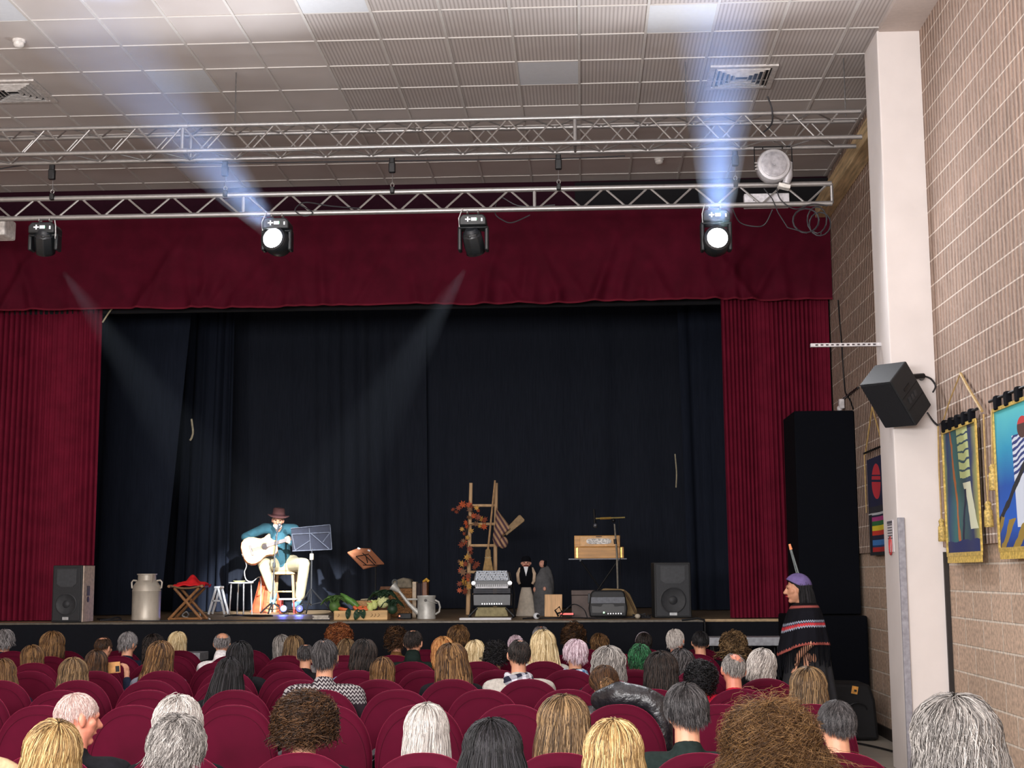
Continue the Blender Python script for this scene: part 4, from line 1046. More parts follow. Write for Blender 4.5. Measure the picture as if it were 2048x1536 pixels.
person(588, 1271, 'G', 'long', 'dblond', (150, 146, 146), 'person with long greyish brown hair near a grey and orange scarf', seed=75, near=1000)
person(692, 1286, 'G', 'long', 'dblond', BK, 'person with brown blonde hair just below the auburn curls', seed=76)
person(308, 1266, 'G', 'wavy', 'dark', BK, 'person with dark hair half hidden left of the long straight blonde', seed=77)
person(1351, 1255, 'G', 'short', 'white', BK, 'person with short white grey hair and pink scalp', seed=78, yaw=-.4, near=1300, skin=m_skin2, bald=14)
person(1400, 1259, 'G', 'crop', 'black', BK, 'person with black woolly hat like hair near the stage corner', seed=79, w=1.05, near=900)
person(1467, 1263, 'G', 'curly', 'dblond', BK, 'person with loose blonde curls and black jacket in front of the grey table', seed=80, near=1300, w=1.05, hk=dict(length=.17))
person(10, 1257, 'H', 'fluffy', 'grey', NV, 'person with grey hair cut by the left edge of the photo', seed=81, near=1100)
person(354, 1263, 'H', 'long', 'plat', (140, 160, 165), 'person with long straight pale blonde hair before the white edged table', seed=82, near=1100, hk=dict(length=.34))
person(564, 1271, 'H', 'bobs', 'silver', (140, 136, 132), 'person with small silver bob left of the greyish brown hair', seed=83)
person(678, 1249, 'H', 'curly', 'auburn', BK, 'person with auburn curls above the nordic sweater', seed=84, near=1200, w=1.15)
person(793, 1254, 'H', 'curly', 'brown', (120, 84, 50), 'person with brown curls beside the small bald crown', seed=85, near=1000)
person(916, 1249, 'H', 'fluffy', 'lbrown', BK, 'person with short fluffy light brown hair by the stage, at centre', seed=86, near=1100, w=1.12)
person(1031, 1268, 'H', 'crop', 'lilac', BK, 'person with pale pink cropped hair behind the checked scarf', seed=87, near=900, w=1.08)
person(1081, 1249, 'H', 'short', 'grey', BK, 'person with receding grey hair above the long pale blonde', seed=88, bald=24, skin=m_skin2)
person(1147, 1247, 'H', 'curly', 'brown', BK, 'person with short brown curls above the pale lilac hair', seed=89, near=1000)
person(1200, 1281, 'H', 'fluffy', 'lbrown', BK, 'person whose light brown top of head shows above the silver bob', seed=90, near=800)
b_ = person(1287, 1263, 'H', 'short', 'dark', BK, 'person with short dark hair and a thin silver headband', seed=91, near=1000, w=1.08)
MB().tube([(.094 * math.cos(a), .0, HZ + .02 + .112 * math.sin(a)) for a in [i * PI / 12 for i in range(13)]], .004, 6).build('headband', mat('spectacle_metal', (170, 160, 170)), b_)
# loose clothes on the seats
def drape(name, pts, m, label, cat, vox=.02):
    me = capsules([(at(*a[:3]), at(*b[:3]), a[3], b[3]) for a, b in zip(pts, pts[1:])], vox, 3); me.materials.append(m); o = link(name, me); return tag(o, label, cat)
drape('puffer_jacket', [(1200, 1400, 8.2, .06), (1240, 1392, 8.12, .085), (1285, 1396, 8.1, .07), (1312, 1412, 8.1, .075), (1322, 1450, 8.1, .07), (1326, 1500, 8.1, .06)], m_puff, 'glossy black quilted jacket lying over a seat top behind the hair knot', 'jacket')
drape('beige_coat', [(-40, 1530, 5.2, .05), (15, 1540, 5.2, .04), (55, 1565, 5.2, .03)], cloth((176, 148, 116)), 'edge of a beige coat in the bottom left corner', 'coat')
# hair clip on the knotted hair
kb = PEOPLE[14][4]
q = MB()
for k in range(5): q.tube([(-.02 + .01 * k, -.13, HZ + .03), (-.02 + .01 * k, -.155, HZ + .0), (-.02 + .01 * k, -.13, HZ - .03)], .004, 6)
q.build('hair_clip', mat('clip_tan', (190, 140, 100), .4), kb)
hm = hair_mesh(555, 500, .1, thick=.01, curl=.01, curlf=80, frizz=.3, K=9, wid=.003); hm.materials.append(hair_mat(PAL['lbrown'])); h = link('hair_knot', hm, kb); h.matrix_local = Matrix.Translation((.02, -.12, HZ - .0)) @ Matrix.Diagonal((.55, .4, .5, 1))

# seat labels from who sits in them
cnt = {}
for (rn, i, x, Y) in seats:
    o = SEATOBJ[(rn, i)]; best = None
    for (px, py, pr, lab, b) in PEOPLE:
        if pr == rn and abs(px - x) < .2 and abs(py - Y) < .4 and (best is None or abs(px - x) < best[0]): best = (abs(px - x), lab)
    if best:
        short = ' '.join(best[1].split(' with ')[-1].split(' in a ')[-1].replace('person ', '').split()[:7])
        o['label'] = 'crimson velvet seat under the person with ' + short
        if o['label'] in cnt: o['label'] = 'crimson velvet theatre seat, ' + ORD[i] + ' from the left, ' + ROWNAME[rn]
    else: o['label'] = 'empty-looking crimson velvet seat, ' + ORD[i] + ' from the left in the ' + ROWNAME[rn]
    o['label'] = ' '.join(o['label'].split()[:16]); cnt[o['label']] = 1
# ================================================================ things on the stage
def onstage(u, Y): return Vector((at(u, 1230, Y).x, Y, SZ))
def pm(Y): return Y / FPX      # metres per pixel at depth Y
m_spk = mat('speaker_black', (30, 32, 35), .6, noise=.06)
m_grl = mat('speaker_grille', (40, 42, 46), .5, .3, noise=.25, scale=300)
m_chrome = mat('chrome', (190, 190, 192), .25, .9)
m_bmetal = mat('black_metal', (28, 29, 32))
m_white = mat('white_paint', (225, 228, 232), .5, noise=.02)
def pa_speaker(u0, u1, vt, Y, rz, label, silver=False):
    w = (u1 - u0) * pm(Y); c = onstage((u0 + u1) / 2, Y); h = at(u0, vt, Y).z - SZ
    t = thing('loudspeaker', label, 'loudspeaker', c, rz)
    dp = .36
    MB().prism([(-w / 2, .004), (-w / 2, h), (w / 2, h), (w / 2, .004)], dp).build('cabinet', m_spk, t, bevel=.012, smooth=False)
    MB().box((0, -dp / 2 - .006, h * .5), (w * .9, .012, h * .93)).build('grille', m_grl, t, bevel=.004, smooth=False)
    MB().prism([(-w * .33, h * .68), (-w * .33, h * .93), (w * .33, h * .93), (w * .33, h * .68), (w * .2, h * .62), (-w * .2, h * .62)], .008, Matrix.Translation((0, -dp / 2 - .016, 0))).build('horn', mat('horn_grey', (50, 53, 58), .5), t, smooth=False)
    MB().lathe([(w * .36, 0), (w * .36, .006), (w * .33, .01), (w * .3, .004), (w * .12, .001), (w * .1, .008), (.001, .012)], (0, -dp / 2 - .012, h * .32), 32, (PI / 2, 0, 0)).build('woofer', mat('cone_grey', (38, 40, 44), .6), t)
    MB().box((0.0, -dp / 2 - .02, h * .075), (w * .2, .008, h * .05)).build('badge', mat('badge_silver', (185, 188, 190), .4, .4), t, smooth=False)
    if silver:
        MB().box((w / 2 + .006, 0, h * .5), (.014, dp * .9, h * .98)).build('side_panel', mat('side_beige', (196, 176, 160), .5), t, smooth=False)
        MB().box((w / 2 + .014, -.02, h * .55), (.006, .09, h * .17)).build('handle_recess', m_bmetal, t, bevel=.002)
        MB().lathe([(.035, 0), (.03, .005)], (w / 2 + .013, -.02, h * .4), 16, (0, PI / 2, 0)).build('port', m_bmetal, t)
pa_speaker(114, 175, 1131, 16.52, R(-2), 'black loudspeaker with pale side panel at the left of the stage', True)
pa_speaker(1307, 1379, 1125, 17.2, R(3), 'black loudspeaker standing at the right of the stage')

# milk churn
Y = 17.0; c = onstage(292, Y); k = pm(Y)
t = thing('milk_churn', 'large battered aluminium milk churn on stage left', 'milk churn', c)
m_ch = mat('churn_metal', (198, 190, 176), .45, .25, noise=.16, scale=5, stretch=(1, 1, .4), bump=.3)
h = 93 * k
MB().lathe([(.155, .0), (.165, .005), (.172, .03), (.168, .05), (.168, h * .62), (.172, h * .63), (.168, h * .65), (.16, h * .74), (.125, h * .83), (.108, h * .86), (.106, h * .97), (.118, h * .975), (.12, h), (.11, h)], n=36).build('churn_body', m_ch, t)
for s_ in (-1, 1): MB().tube([(s_ * .15, 0, h * .68), (s_ * .18, 0, h * .7), (s_ * .185, 0, h * .82), (s_ * .165, 0, h * .86), (s_ * .12, 0, h * .85)], .011, 8).build('handle', m_ch, t)
MB().box((.09, -.1, h * .9), (.012, .012, h * .18), (0, .1, -.6)).build('strap', m_ch, t)

# folding stool with red cloth
Y = 17.1; c = onstage(378, Y)
t = thing('folding_stool', 'wooden folding camp stool with crossed legs beside the churn', 'stool', c)
hs = (1236 - 1172) * pm(Y)
m_wd = mat('stool_wood', (142, 98, 58), .55, noise=.2, scale=6, stretch=(3, 3, 1))
for yy in (-.13, .13):
    for s_ in (-1, 1):
        MB().tube([(s_ * .2 - .01, yy, .012), (-s_ * .15, yy, hs)], .018, 8).build('leg', m_wd, t)
for yy in (-.13, .13): MB().tube([(-.21, yy, .02), (.2, yy, .02)], .011, 6).build('stretcher', m_wd, t)
def seat_fn(u, v): return Vector((lerp(-.2, .2, u), lerp(-.17, .17, v), hs + .03 - .035 * math.sin(PI * u)))
MB().grid(seat_fn, 12, 6).build('canvas_seat', mat('canvas_brown', (120, 92, 66), .9), t, solid=.02)
for s_ in (-1, 1): MB().tube([(s_ * .2, -.19, hs + .02), (s_ * .2, .19, hs + .02)], .018, 8).build('rail', m_wd, t)
rr = random.Random(4)
def red(u, v):
    x = lerp(-.16, .22, u); y = lerp(-.16, .16, v)
    pk = math.exp(-((x - .03) / .09) ** 2 - (y / .1) ** 2) * .1
    return Vector((x, y, hs + .035 + pk + .012 * math.sin(x * 40 + y * 22) * (.5 + v) + .01 * math.sin(y * 50)))
o = MB().grid(red, 28, 22).build('red_cloth', mat('bright_red_cloth', (224, 26, 34), .8, noise=.05), solid=.014); o.location = c; tag(o, 'crumpled bright red cloth lying on the folding stool', 'cloth')
# cables on the boards
m_wc = mat('white_cable', (210, 208, 205), .6)
def floor_cord(pts, r, m, label):
    return cord('stage_cable', [onstage(u, Y) + Vector((0, 0, r + .002 + dz)) for (u, Y, dz) in pts], r, m, label, 'cable')
floor_cord([(372, 17.8, 0), (377, 17.6, .04), (372, 17.5, .08), (365, 17.6, .03), (380, 17.5, 0), (398, 17.4, .0), (402, 17.4, .1), (412, 17.3, .02), (420, 17.2, 0)], .009, m_wc, 'white cable curling up behind the folding stool')
floor_cord([(195, 17.4, 0), (215, 17.2, 0), (235, 17.3, .02), (240, 17.0, 0), (200, 16.8, 0)], .01, m_cab, 'dark cables lying between the left speaker and the churn')
floor_cord([(245, 16.7, 0), (300, 16.55, 0), (420, 16.6, 0), (540, 16.6, 0), (660, 16.62, 0)], .008, m_cab, 'black cable running along the front edge of the stage')
floor_cord([(450, 18.4, 0), (470, 18.2, .02), (490, 18.5, 0), (520, 18.2, 0), (545, 18.5, 0), (500, 18.8, 0), (465, 18.7, 0)], .009, m_cab, 'tangle of dark cable on the floor left of the guitarist')
floor_cord([(1055, 17.0, 0), (1110, 16.8, .0), (1150, 17.0, .0), (1200, 16.7, 0), (1260, 17.0, 0), (1300, 16.8, 0)], .009, m_cab, 'black cables lying before the grey box and black amplifier')
floor_cord([(1118, 16.9, 0), (1135, 16.8, .12), (1150, 16.9, .16), (1168, 16.9, .1), (1175, 16.8, 0)], .007, m_cab, 'black cable arching up before the grey box')

# white A-shaped step ladder end
Y = 19.6; c = onstage(437, Y); k = pm(Y); h = (1222 - 1167) * k
t = thing('trestle', 'small white A-shaped metal trestle left of the round stool', 'trestle', c)
for yy in (-.1, .1):
    for s_ in (-1, 1): MB().box((s_ * 9 * k, yy, h * .5), (.028, .02, h), (0, -s_ * math.atan2(15 * k, h), 0)).build('leg', m_white, t)
MB().box((0, 0, h * .98), (.08, .24, .03)).build('top_plate', m_white, t, bevel=.006)
MB().box((0, -.1, h * .5), (.12, .02, .022)).build('crossbar', m_white, t)
# round stool
Y = 19.6; c = onstage(481, Y); h = (1224 - 1160) * pm(Y)
t = thing('metal_stool', 'slim metal legged round stool left of the guitarist', 'stool', c)
MB().lathe([(.16, h - .02), (.17, h - .01), (.17, h), (.001, h)], n=28).build('seat', mat('stool_top', (150, 150, 150), .5), t)
for a in (.5, 2.1, 3.7, 5.2): MB().tube([(.14 * math.cos(a), .14 * math.sin(a), h - .02), (.16 * math.cos(a), .16 * math.sin(a), 0)], .011, 8).build('leg', m_chrome, t)
o = MB().lathe([(.02, 0), (.06, .002), (.085, .016), (.08, .018), (.05, .008), (.001, .006)], c + Vector((-.02, -.02, h + .001)), 24).build('plate', mat('yellow_plate', (222, 222, 150), .4)); tag(o, 'pale yellow dish lying on the metal legged stool', 'dish')

# guitarist's tall stool
GY = 20.5; gc = onstage(566, GY); k = pm(GY)
t = thing('wooden_stool', 'tall square wooden stool under the guitarist', 'stool', gc + Vector((0, .1, 0)))
sh = (1222 - 1141) * k
MB().box((0, 0, sh - .02), (.36, .34, .04)).build('seat', mat('stool_pale', (176, 150, 112), .6, noise=.1), t, bevel=.01)
for sx in (-1, 1):
    for sy in (-1, 1): MB().tube([(sx * .14, sy * .13, sh - .03), (sx * .18, sy * .17, 0)], .022, 8).build('leg', mat('stool_pale', (176, 150, 112)), t)
for sx in (-1, 1): MB().tube([(sx * .165, -.15, .22), (sx * .165, .15, .22)], .012, 6).build('stretcher', mat('stool_pale', (176, 150, 112)), t)
MB().tube([(-.16, -.15, .3), (.16, -.15, .3)], .012, 6).build('stretcher', mat('stool_pale', (176, 150, 112)), t)
# orange tent-like bag behind
c = onstage(533, 20.95)
def bag(u, v):
    a = u * PI * 2; r = lerp(.24, .1, v ** .8)
    return Vector((r * math.cos(a) * (1 + .08 * math.sin(5 * a)), .6 * r * math.sin(a), v * .52 + .01 * math.sin(7 * a)))
o = MB().grid(bag, 40, 12).build('orange_bag', mat('orange_fabric', (205, 88, 50), .8, noise=.2, scale=10)); o.location = c; tag(o, 'orange red fabric bag standing behind the guitarist', 'bag')
MB().tube([(-.04, 0, .5), (0, 0, .58), (.04, 0, .5)], .012, 6).build('drawstring', m_rope, o)
# foot rest
c = onstage(576, 20.0)
t = thing('foot_stool', 'small white topped foot stool before the guitarist', 'foot stool', c)
MB().box((0, 0, .2), (.24, .16, .022)).build('top', m_white, t, bevel=.004)
for s_ in (-1, 1):
    for s2 in (-1, 1): MB().tube([(s_ * .09, s2 * .06, .19), (s_ * .1, s2 * .07, 0)], .01, 6).build('leg', mat('red_metal', (150, 40, 40), .4), t)
# two small blue LED lamps
for i, u in enumerate((568, 600)):
    c = onstage(u, 19.5)
    t = thing('led_lamp', ['small floor lamp with blue glow, left of the pair by the guitarist', 'small floor lamp with blue glow, right of the pair by the guitarist'][i], 'lamp', c)
    t.scale = (.72, .72, .72)
    MB().lathe([(.06, -.06), (.075, -.02), (.075, .05), (.07, .06)], (0, 0, .095), 20, (PI / 2 - .25, 0, 0)).build('housing', m_spk, t)
    MB().lathe([(.06, .055), (.058, .065), (.001, .067)], (0, 0, .095), 20, (PI / 2 - .25, 0, 0)).build('lens', mat('blue_lens', (60, 60, 200), .3, emit=(.08, .1, 1, 2.5)), t)
    MB().lathe([(.02, .066), (.001, .07)], (0, 0, .095), 12, (PI / 2 - .25, 0, 0)).build('led', mat('blue_led', (220, 220, 255), .3, emit=(.6, .65, 1, 12)), t)
    MB().tube([(-.085, 0, .1), (-.085, 0, .01), (.085, 0, .01), (.085, 0, .1)], .007, 6).build('bracket', m_bmetal, t)
    light('led_glow', 'SPOT', c + Vector((0, -.09, .12)), 6, (.1, .15, 1), c + Vector((0, -.6, 0)), spot_size=R(90), spot_blend=.5, shadow_soft_size=.04)

# music stands
def tripod(t, h0, r, m=m_bmetal, n=3, rot0=.5):
    for i in range(n):
        a = rot0 + i * 2 * PI / n; MB().tube([(0, 0, h0), (r * math.cos(a), r * math.sin(a), .01)], .012, 8).build('leg', m, t)
        MB().tube([(0, 0, h0 * .35), (r * .55 * math.cos(a), r * .55 * math.sin(a), h0 * .46)], .007, 6).build('brace', m, t)
Y = 20.0; c = onstage(622, Y)
t = thing('music_stand', 'black music stand in front of the guitarist', 'music stand', c)
hd = at(622, 1078, Y).z - SZ
tripod(t, .34, .32)
MB().tube([(0, 0, .1), (0, 0, hd)], .012, 8).build('pole', m_bmetal, t)
MB().box((0, 0, hd * .76), (.05, .05, .09)).build('clamp', mat('clamp_tan', (190, 175, 150), .4, .3), t, bevel=.006)
fr = Matrix.Translation((0, -.04, hd)) @ Euler((R(14), R(-2), 0)).to_matrix().to_4x4()
m_desk = mat('desk_blue', (22, 25, 38), .5)
MB().prism([(-.28, -.16), (-.28, .16), (.28, .19), (.28, -.16)], .006, fr).build('desk', m_desk, t, smooth=False)
q = MB(); W_ = .012
for (a, b) in (((-.27, .08), (.27, .085)), ((-.02, .16), (-.02, -.16)), ((.0, .08), (.24, -.15)), ((-.27, .08), (-.24, -.15)), ((-.02, -.02), (-.24, -.15)), ((.27, .08), (.16, -.05)), ((-.28, -.16), (.28, -.16)), ((-.28, .165), (.28, .195)), ((.28, .19), (.28, -.16))):
    q.tube([fr @ Vector((a[0], -.012, a[1])), fr @ Vector((b[0], -.012, b[1]))], .007, 6)
q.build('desk_frame', mat('grey_frame', (96, 100, 112), .4, .5), t)
# wooden folding music stand, seen from behind and tilted
Y = 18.6; c = onstage(751, Y); hh_ = at(751, 1132, Y).z - SZ
t = thing('music_stand', 'brown sheet music desk tilted on a thin stand left of the ladder', 'music stand', c)
MB().tube([(0, 0, .05), (0, 0, hh_)], .009, 8).build('pole', m_bmetal, t); tripod(t, .22, .24)
P0 = lambda u, v, dy=0: at(u, v, Y + dy) - c
q = MB(); cs = [P0(695, 1105, -.1), P0(716, 1097, .1), P0(740, 1098, .12), P0(768, 1128, .0), P0(752, 1131, -.1), P0(727, 1138, -.18)]
nrm = (cs[2] - cs[0]).cross(cs[4] - cs[0]).normalized() * .008
n = len(cs); q.add([p + nrm for p in cs] + [p - nrm for p in cs], [tuple(range(n)), tuple(range(2 * n - 1, n - 1, -1))] + [(i, (i + 1) % n, (i + 1) % n + n, i + n) for i in range(n)])
q.build('desk', mat('desk_brown', (176, 112, 78), .7, noise=.12, scale=8), t, smooth=False)
q = MB()
for seg in (((712, 1113), (738, 1108)), ((712, 1113), (733, 1130)), ((725, 1106), (750, 1130)), ((732, 1112), (735, 1126)), ((738, 1110), (752, 1127)), ((726, 1130), (769, 1130))):
    q.tube([P0(seg[0][0], seg[0][1], -.16), P0(seg[1][0], seg[1][1], -.16)], .006, 6)
q.build('folding_arms', m_bmetal, t)
for (u, v) in ((718, 1097), (738, 1101)): MB().box(P0(u, v, .06), (.035, .02, .02), (0, .4, 0)).build('paper_clip', m_white, t)

# microphone stand of the guitarist
Y = 19.9; c = onstage(544, Y)
t = thing('microphone_stand', 'black microphone stand before the guitarist', 'microphone stand', c)
top = at(552, 1060, Y) - c
MB().tube([(0, 0, .02), (top.x * .6, 0, top.z * .66), top + Vector((0, .1, 0))], .011, 8).build('pole', m_bmetal, t)
MB().box((top.x * .5, 0, top.z * .58), (.04, .04, .07)).build('clutch', m_bmetal, t, bevel=.006)
tripod(t, .16, .22)
MB().tube([top + Vector((0, .06, -.02)), top + Vector((0, .2, .06))], [.012, .017], 10).build('microphone', mat('mic_grey', (90, 92, 98), .35, .5), t)
MB().ball(top + Vector((0, .225, .075)), .028, 12).build('mic_grille', mat('mic_mesh', (120, 122, 130), .4, .7), t)

# guitarist ---------------------------------------------------------
G = lambda u, v, Y: at(u, v, Y)
hc = G(556, 1041, 20.33); Mg = Euler((R(-8), R(-5), PI - R(-12))).to_matrix()
neck = G(558, 1061, 20.45); chest = G(558, 1082, 20.5); belly = G(562, 1112, 20.52); pelv = gc + Vector((0, .08, sh + .1))
shL, shR = G(529, 1057, 20.47), G(588, 1059, 20.45)
elL, elR = G(490, 1074, 20.3), G(597, 1093, 20.28)
wrL, wrR = G(510, 1087, 20.12), G(580, 1085, 20.08)
kL, kR = G(526, 1126, 20.12), G(609, 1128, 20.1)
aL, aR = G(547, 1184, 20.02), G(599, 1198, 20.2)
hipL, hipR = pelv + Vector((-.1, -.03, 0)), pelv + Vector((.1, -.03, 0))
it = head_items(hc, Mg, 1.0)
it += [(neck, hc + Vector((0, .01, -.06)), .055, .052), (shL, shR, .065, .065), (chest, chest + Vector((0, 0, .04)), .14, .13), (chest, belly, .135, .13), (belly, pelv, .13, .15), (neck, chest, .07, .1)]
it += [(shL, elL, .055, .042), (elL, wrL, .042, .028), (shR, elR, .055, .042), (elR, wrR, .042, .028)]
it += hand_items(wrL, (.85, -.1, -.1), (0, .5, -.8), .95, .6, 1) + hand_items(wrR, (-.45, .2, .75), (-.3, .9, .1), .95, .9, -1)
it += [(hipL, kL, .1, .062), (kL, aL, .06, .04), (hipR, kR, .1, .062), (kR, aR, .06, .04)]
it += [(aL, aL + Vector((.01, -.08, -.1)), .042, .03), (aR, aR + Vector((-.03, -.14, -.06)), .042, .032)]
me = capsules(it, .0075, 2); me.materials.append(m_skin)
gp = link('person', me); tag(gp, 'seated guitarist in brown hat and teal jacket playing under the spotlight', 'person')
jk = [(shL, shR, .082, .082), (chest, chest + Vector((0, 0, .04)), .158, .145), (chest, belly, .155, .15), (belly, belly + Vector((0, 0, -.07)), .15, .155), (neck + Vector((0, .02, -.02)), chest, .082, .12), (shL, elL, .074, .06), (elL, lerp(elL, wrL, .93), .06, .042), (shR, elR, .074, .06), (elR, lerp(elR, wrR, .93), .06, .042)]
me = capsules(jk, .012, 2); me.materials.append(mat('teal_jacket', (32, 74, 86), .9, noise=.08, scale=14, bump=.3)); link('jacket', me, gp)
MB().tube([chest + Vector((-.012, -.16, .09)), chest + Vector((-.006, -.165, -.02)), belly + Vector((0, -.155, 0))], .006, 6).build('zip', m_chrome, gp)
me = capsules([(hipL, hipR, .15, .15), (hipL, kL, .118, .085), (kL, lerp(kL, aL, .9), .082, .068), (hipR, kR, .118, .085), (kR, lerp(kR, aR, .9), .082, .07)], .012, 2)
me.materials.append(mat('cream_trousers', (150, 140, 112), .85, noise=.06, scale=10, bump=.3)); link('trousers', me, gp)
for (a, d) in ((aL, Vector((.012, -.1, -.13))), (aR, Vector((-.035, -.17, -.075)))):
    me = capsules([(a + Vector((0, .02, -.03)), a + d, .05, .04), (a + Vector((0, .02, -.06)), a + d + Vector((0, 0, -.01)), .045, .038)], .008, 1); me.materials.append(mat('shoe_blue', (96, 130, 150), .6)); link('shoe', me, gp)
# face details
for k_ in (-1, 1):
    MB().ball(hc + Mg @ Vector((k_ * .03, .083, .01)), .011, 10).build('eye', mat('eye_dark', (40, 30, 26), .2), gp)
me = capsules([(hc + Mg @ Vector((-.03, .085, -.066)), hc + Mg @ Vector((.03, .085, -.066)), .014, .014), (hc + Mg @ Vector((-.045, .06, -.07)), hc + Mg @ Vector((0, .075, -.105)), .02, .024), (hc + Mg @ Vector((.045, .06, -.07)), hc + Mg @ Vector((0, .075, -.105)), .02, .024)], .006, 1)
me.materials.append(mat('grey_beard', (205, 200, 192), .9, bump=.5, scale=80)); link('beard', me, gp)
# hat
hm_ = hc + Mg @ Vector((0, -.012, .06))
def hatpt(r, z, a, fr=0): return (r * math.cos(a) * .9, r * math.sin(a) * 1.08, z)
q = MB(); prof = [(.088, .0), (.16, -.012), (.165, -.006), (.16, -.002), (.1, .012), (.094, .03), (.088, .1), (.078, .118), (.05, .112), (.001, .1)]
vs = []; fs = []; nn = 36
for (r, z) in prof:
    for i in range(nn):
        a = 2 * PI * i / nn; zz = z + (.022 * abs(math.cos(a)) ** 3 if r > .12 else 0); vs.append(hm_ + Mg @ Vector((r * math.cos(a) * .95, r * math.sin(a) * 1.05, zz)))
for j in range(len(prof) - 1):
    for i in range(nn): fs.append((j * nn + i, j * nn + (i + 1) % nn, (j + 1) * nn + (i + 1) % nn, (j + 1) * nn + i))
q.add(vs, fs)
ho = q.build('felt_hat', mat('hat_brown', (122, 78, 76), .85, noise=.06), gp)
MB().tube([hm_ + Mg @ Vector((.097 * math.cos(i * PI / 12) * .95, .097 * math.sin(i * PI / 12) * 1.05, .026)) for i in range(25)], .011, 6).build('hat_band', mat('hat_band', (84, 44, 46), .7), ho)

# guitar
gx = (G(583, 1079, 20.2) - G(515, 1099, 20.05)).normalized(); gn = Vector((-.1, -1, .12)); gn = (gn - gx * gn.dot(gx)).normalized(); gz = gx.cross(-gn) * -1
gz = gn.cross(gx) * -1 if gn.cross(gx).z < 0 else gn.cross(gx)
Fg = Matrix((gx, -gn, gz)).transposed().to_4x4(); Fg.translation = G(519, 1098, 20.03)
t = thing('acoustic_guitar', 'acoustic guitar with cutaway held by the seated guitarist', 'guitar', (0, 0, 0)); t.matrix_world = Fg
half = [(-.25, 0), (-.245, .09), (-.22, .15), (-.17, .188), (-.11, .198), (-.04, .18), (.02, .145), (.06, .128), (.11, .132), (.16, .148), (.2, .142), (.235, .11), (.25, .05)]
lower = [(x, -z) for x, z in half]; upper = [(x, z) for x, z in half[:9]] + [(.14, .15), (.185, .165), (.2, .15), (.19, .1), (.215, .06), (.25, .04)]
out = upper + lower[::-1][:-1]
m_gtop = mat('spruce_top', (190, 138, 56), .35, noise=.06, scale=6, stretch=(1, 1, 30)); m_gside = mat('guitar_side', (150, 84, 42), .4)
MB().prism(out, .1).build('body', m_gside, t, bevel=.004, loc=(0, 0, 0))
MB().prism([(x * .975, z * .975) for x, z in out], .006, Matrix.Translation((0, -.052, 0))).build('soundboard', m_gtop, t, smooth=False)
MB().lathe([(.05, 0), (.048, .003), (.001, .003)], (.075, -.0555, 0), 28, (PI / 2, 0, 0)).build('sound_hole', mat('hole_dark', (36, 20, 14), .8), t)
MB().tube([(.075 + .058 * math.cos(i * PI / 16), -.057, .058 * math.sin(i * PI / 16)) for i in range(33)], .004, 5).build('rosette', mat('rosette', (90, 50, 30), .5), t)
MB().prism([(.02, -.06), (.06, -.115), (.13, -.1), (.14, -.045), (.1, -.052), (.06, -.05)], .004, Matrix.Translation((0, -.0565, 0))).build('pickguard', mat('pick_dark', (60, 34, 24), .3), t, smooth=False)
MB().box((-.12, -.06, 0), (.03, .012, .15)).build('bridge', mat('bridge_wood', (46, 26, 18), .5), t, bevel=.003)
MB().box((.39, -.055, 0), (.5, .03, .05)).build('neck', mat('neck_wood', (130, 80, 48), .5), t, bevel=.006)
MB().box((.36, -.073, 0), (.52, .006, .05)).build('fingerboard', mat('bridge_wood', (70, 42, 28)), t, smooth=False)
MB().prism([(.63, -.03), (.63, .03), (.78, .04), (.78, -.04)], .02, Matrix.Translation((0, -.05, 0))).build('headstock', m_gside, t, smooth=False)
for i in range(6):
    z = -.02 + .008 * i; MB().tube([(-.12, -.068, z), (.64, -.08, z * .9)], .0012, 4).build('string', m_chrome, t)
    MB().tube([(.66 + .045 * (i % 3), -.05, (-.03 if i < 3 else .03)), (.66 + .045 * (i % 3), -.05, (-.055 if i < 3 else .055))], .006, 6).build('tuning_peg', m_chrome, t)
p = Fg @ Vector((-.25, 0, 0))
cord('guitar_cable', [p, G(493, 1130, 20.1), G(489, 1145, 20.2), G(493, 1160, 20.3), G(505, 1163, 20.4), G(520, 1155, 20.6), G(522, 1190, 20.7), onstage(520, 20.7) + Vector((0, 0, .01))], .007, m_wc, 'white cable looping down from the guitar', 'cable')

# vegetable crate --------------------------------------------------
Y = 16.95; k = pm(Y); c = onstage((672 + 778) / 2, Y); hw = 53 * k; hb = 18 * k
t = thing('wooden_crate', 'pale wooden crate full of vegetables at the front of the stage', 'crate', c)
m_cr = mat('crate_wood', (214, 176, 122), .7, noise=.14, scale=5, stretch=(.5, 1, 4))
MB().box((0, -.14, hb / 2 + .003), (hw * 2, .014, hb)).build('front_board', m_cr, t, bevel=.003, smooth=False)
MB().box((0, .14, hb / 2 + .003), (hw * 2, .014, hb)).build('back_board', m_cr, t, bevel=.003, smooth=False)
for s_ in (-1, 1): MB().box((s_ * (hw - .007), 0, hb / 2 + .003), (.014, .266, hb)).build('end_board', m_cr, t, bevel=.003, smooth=False)
MB().box((0, 0, .008), (hw * 2 - .03, .266, .01)).build('base_board', m_cr, t, smooth=False)
q = MB()
for (x, s_) in ((.13, 1), (.17, .7), (.21, 1.1), (-.26, .5)): q.tube([(x, -.149, hb * .7), (x + .015 * s_, -.149, hb * .55), (x - .01, -.149, hb * .35)], .003, 4)
q.build('dark_marks', mat('mark_brown', (120, 84, 50), .8), t)['kind'] = 'stuff'
m_lf = mat('leaf_dark', (34, 62, 40), .55, noise=.2, scale=10); m_lf2 = mat('leaf_mid', (86, 122, 60), .55, noise=.2, scale=10)
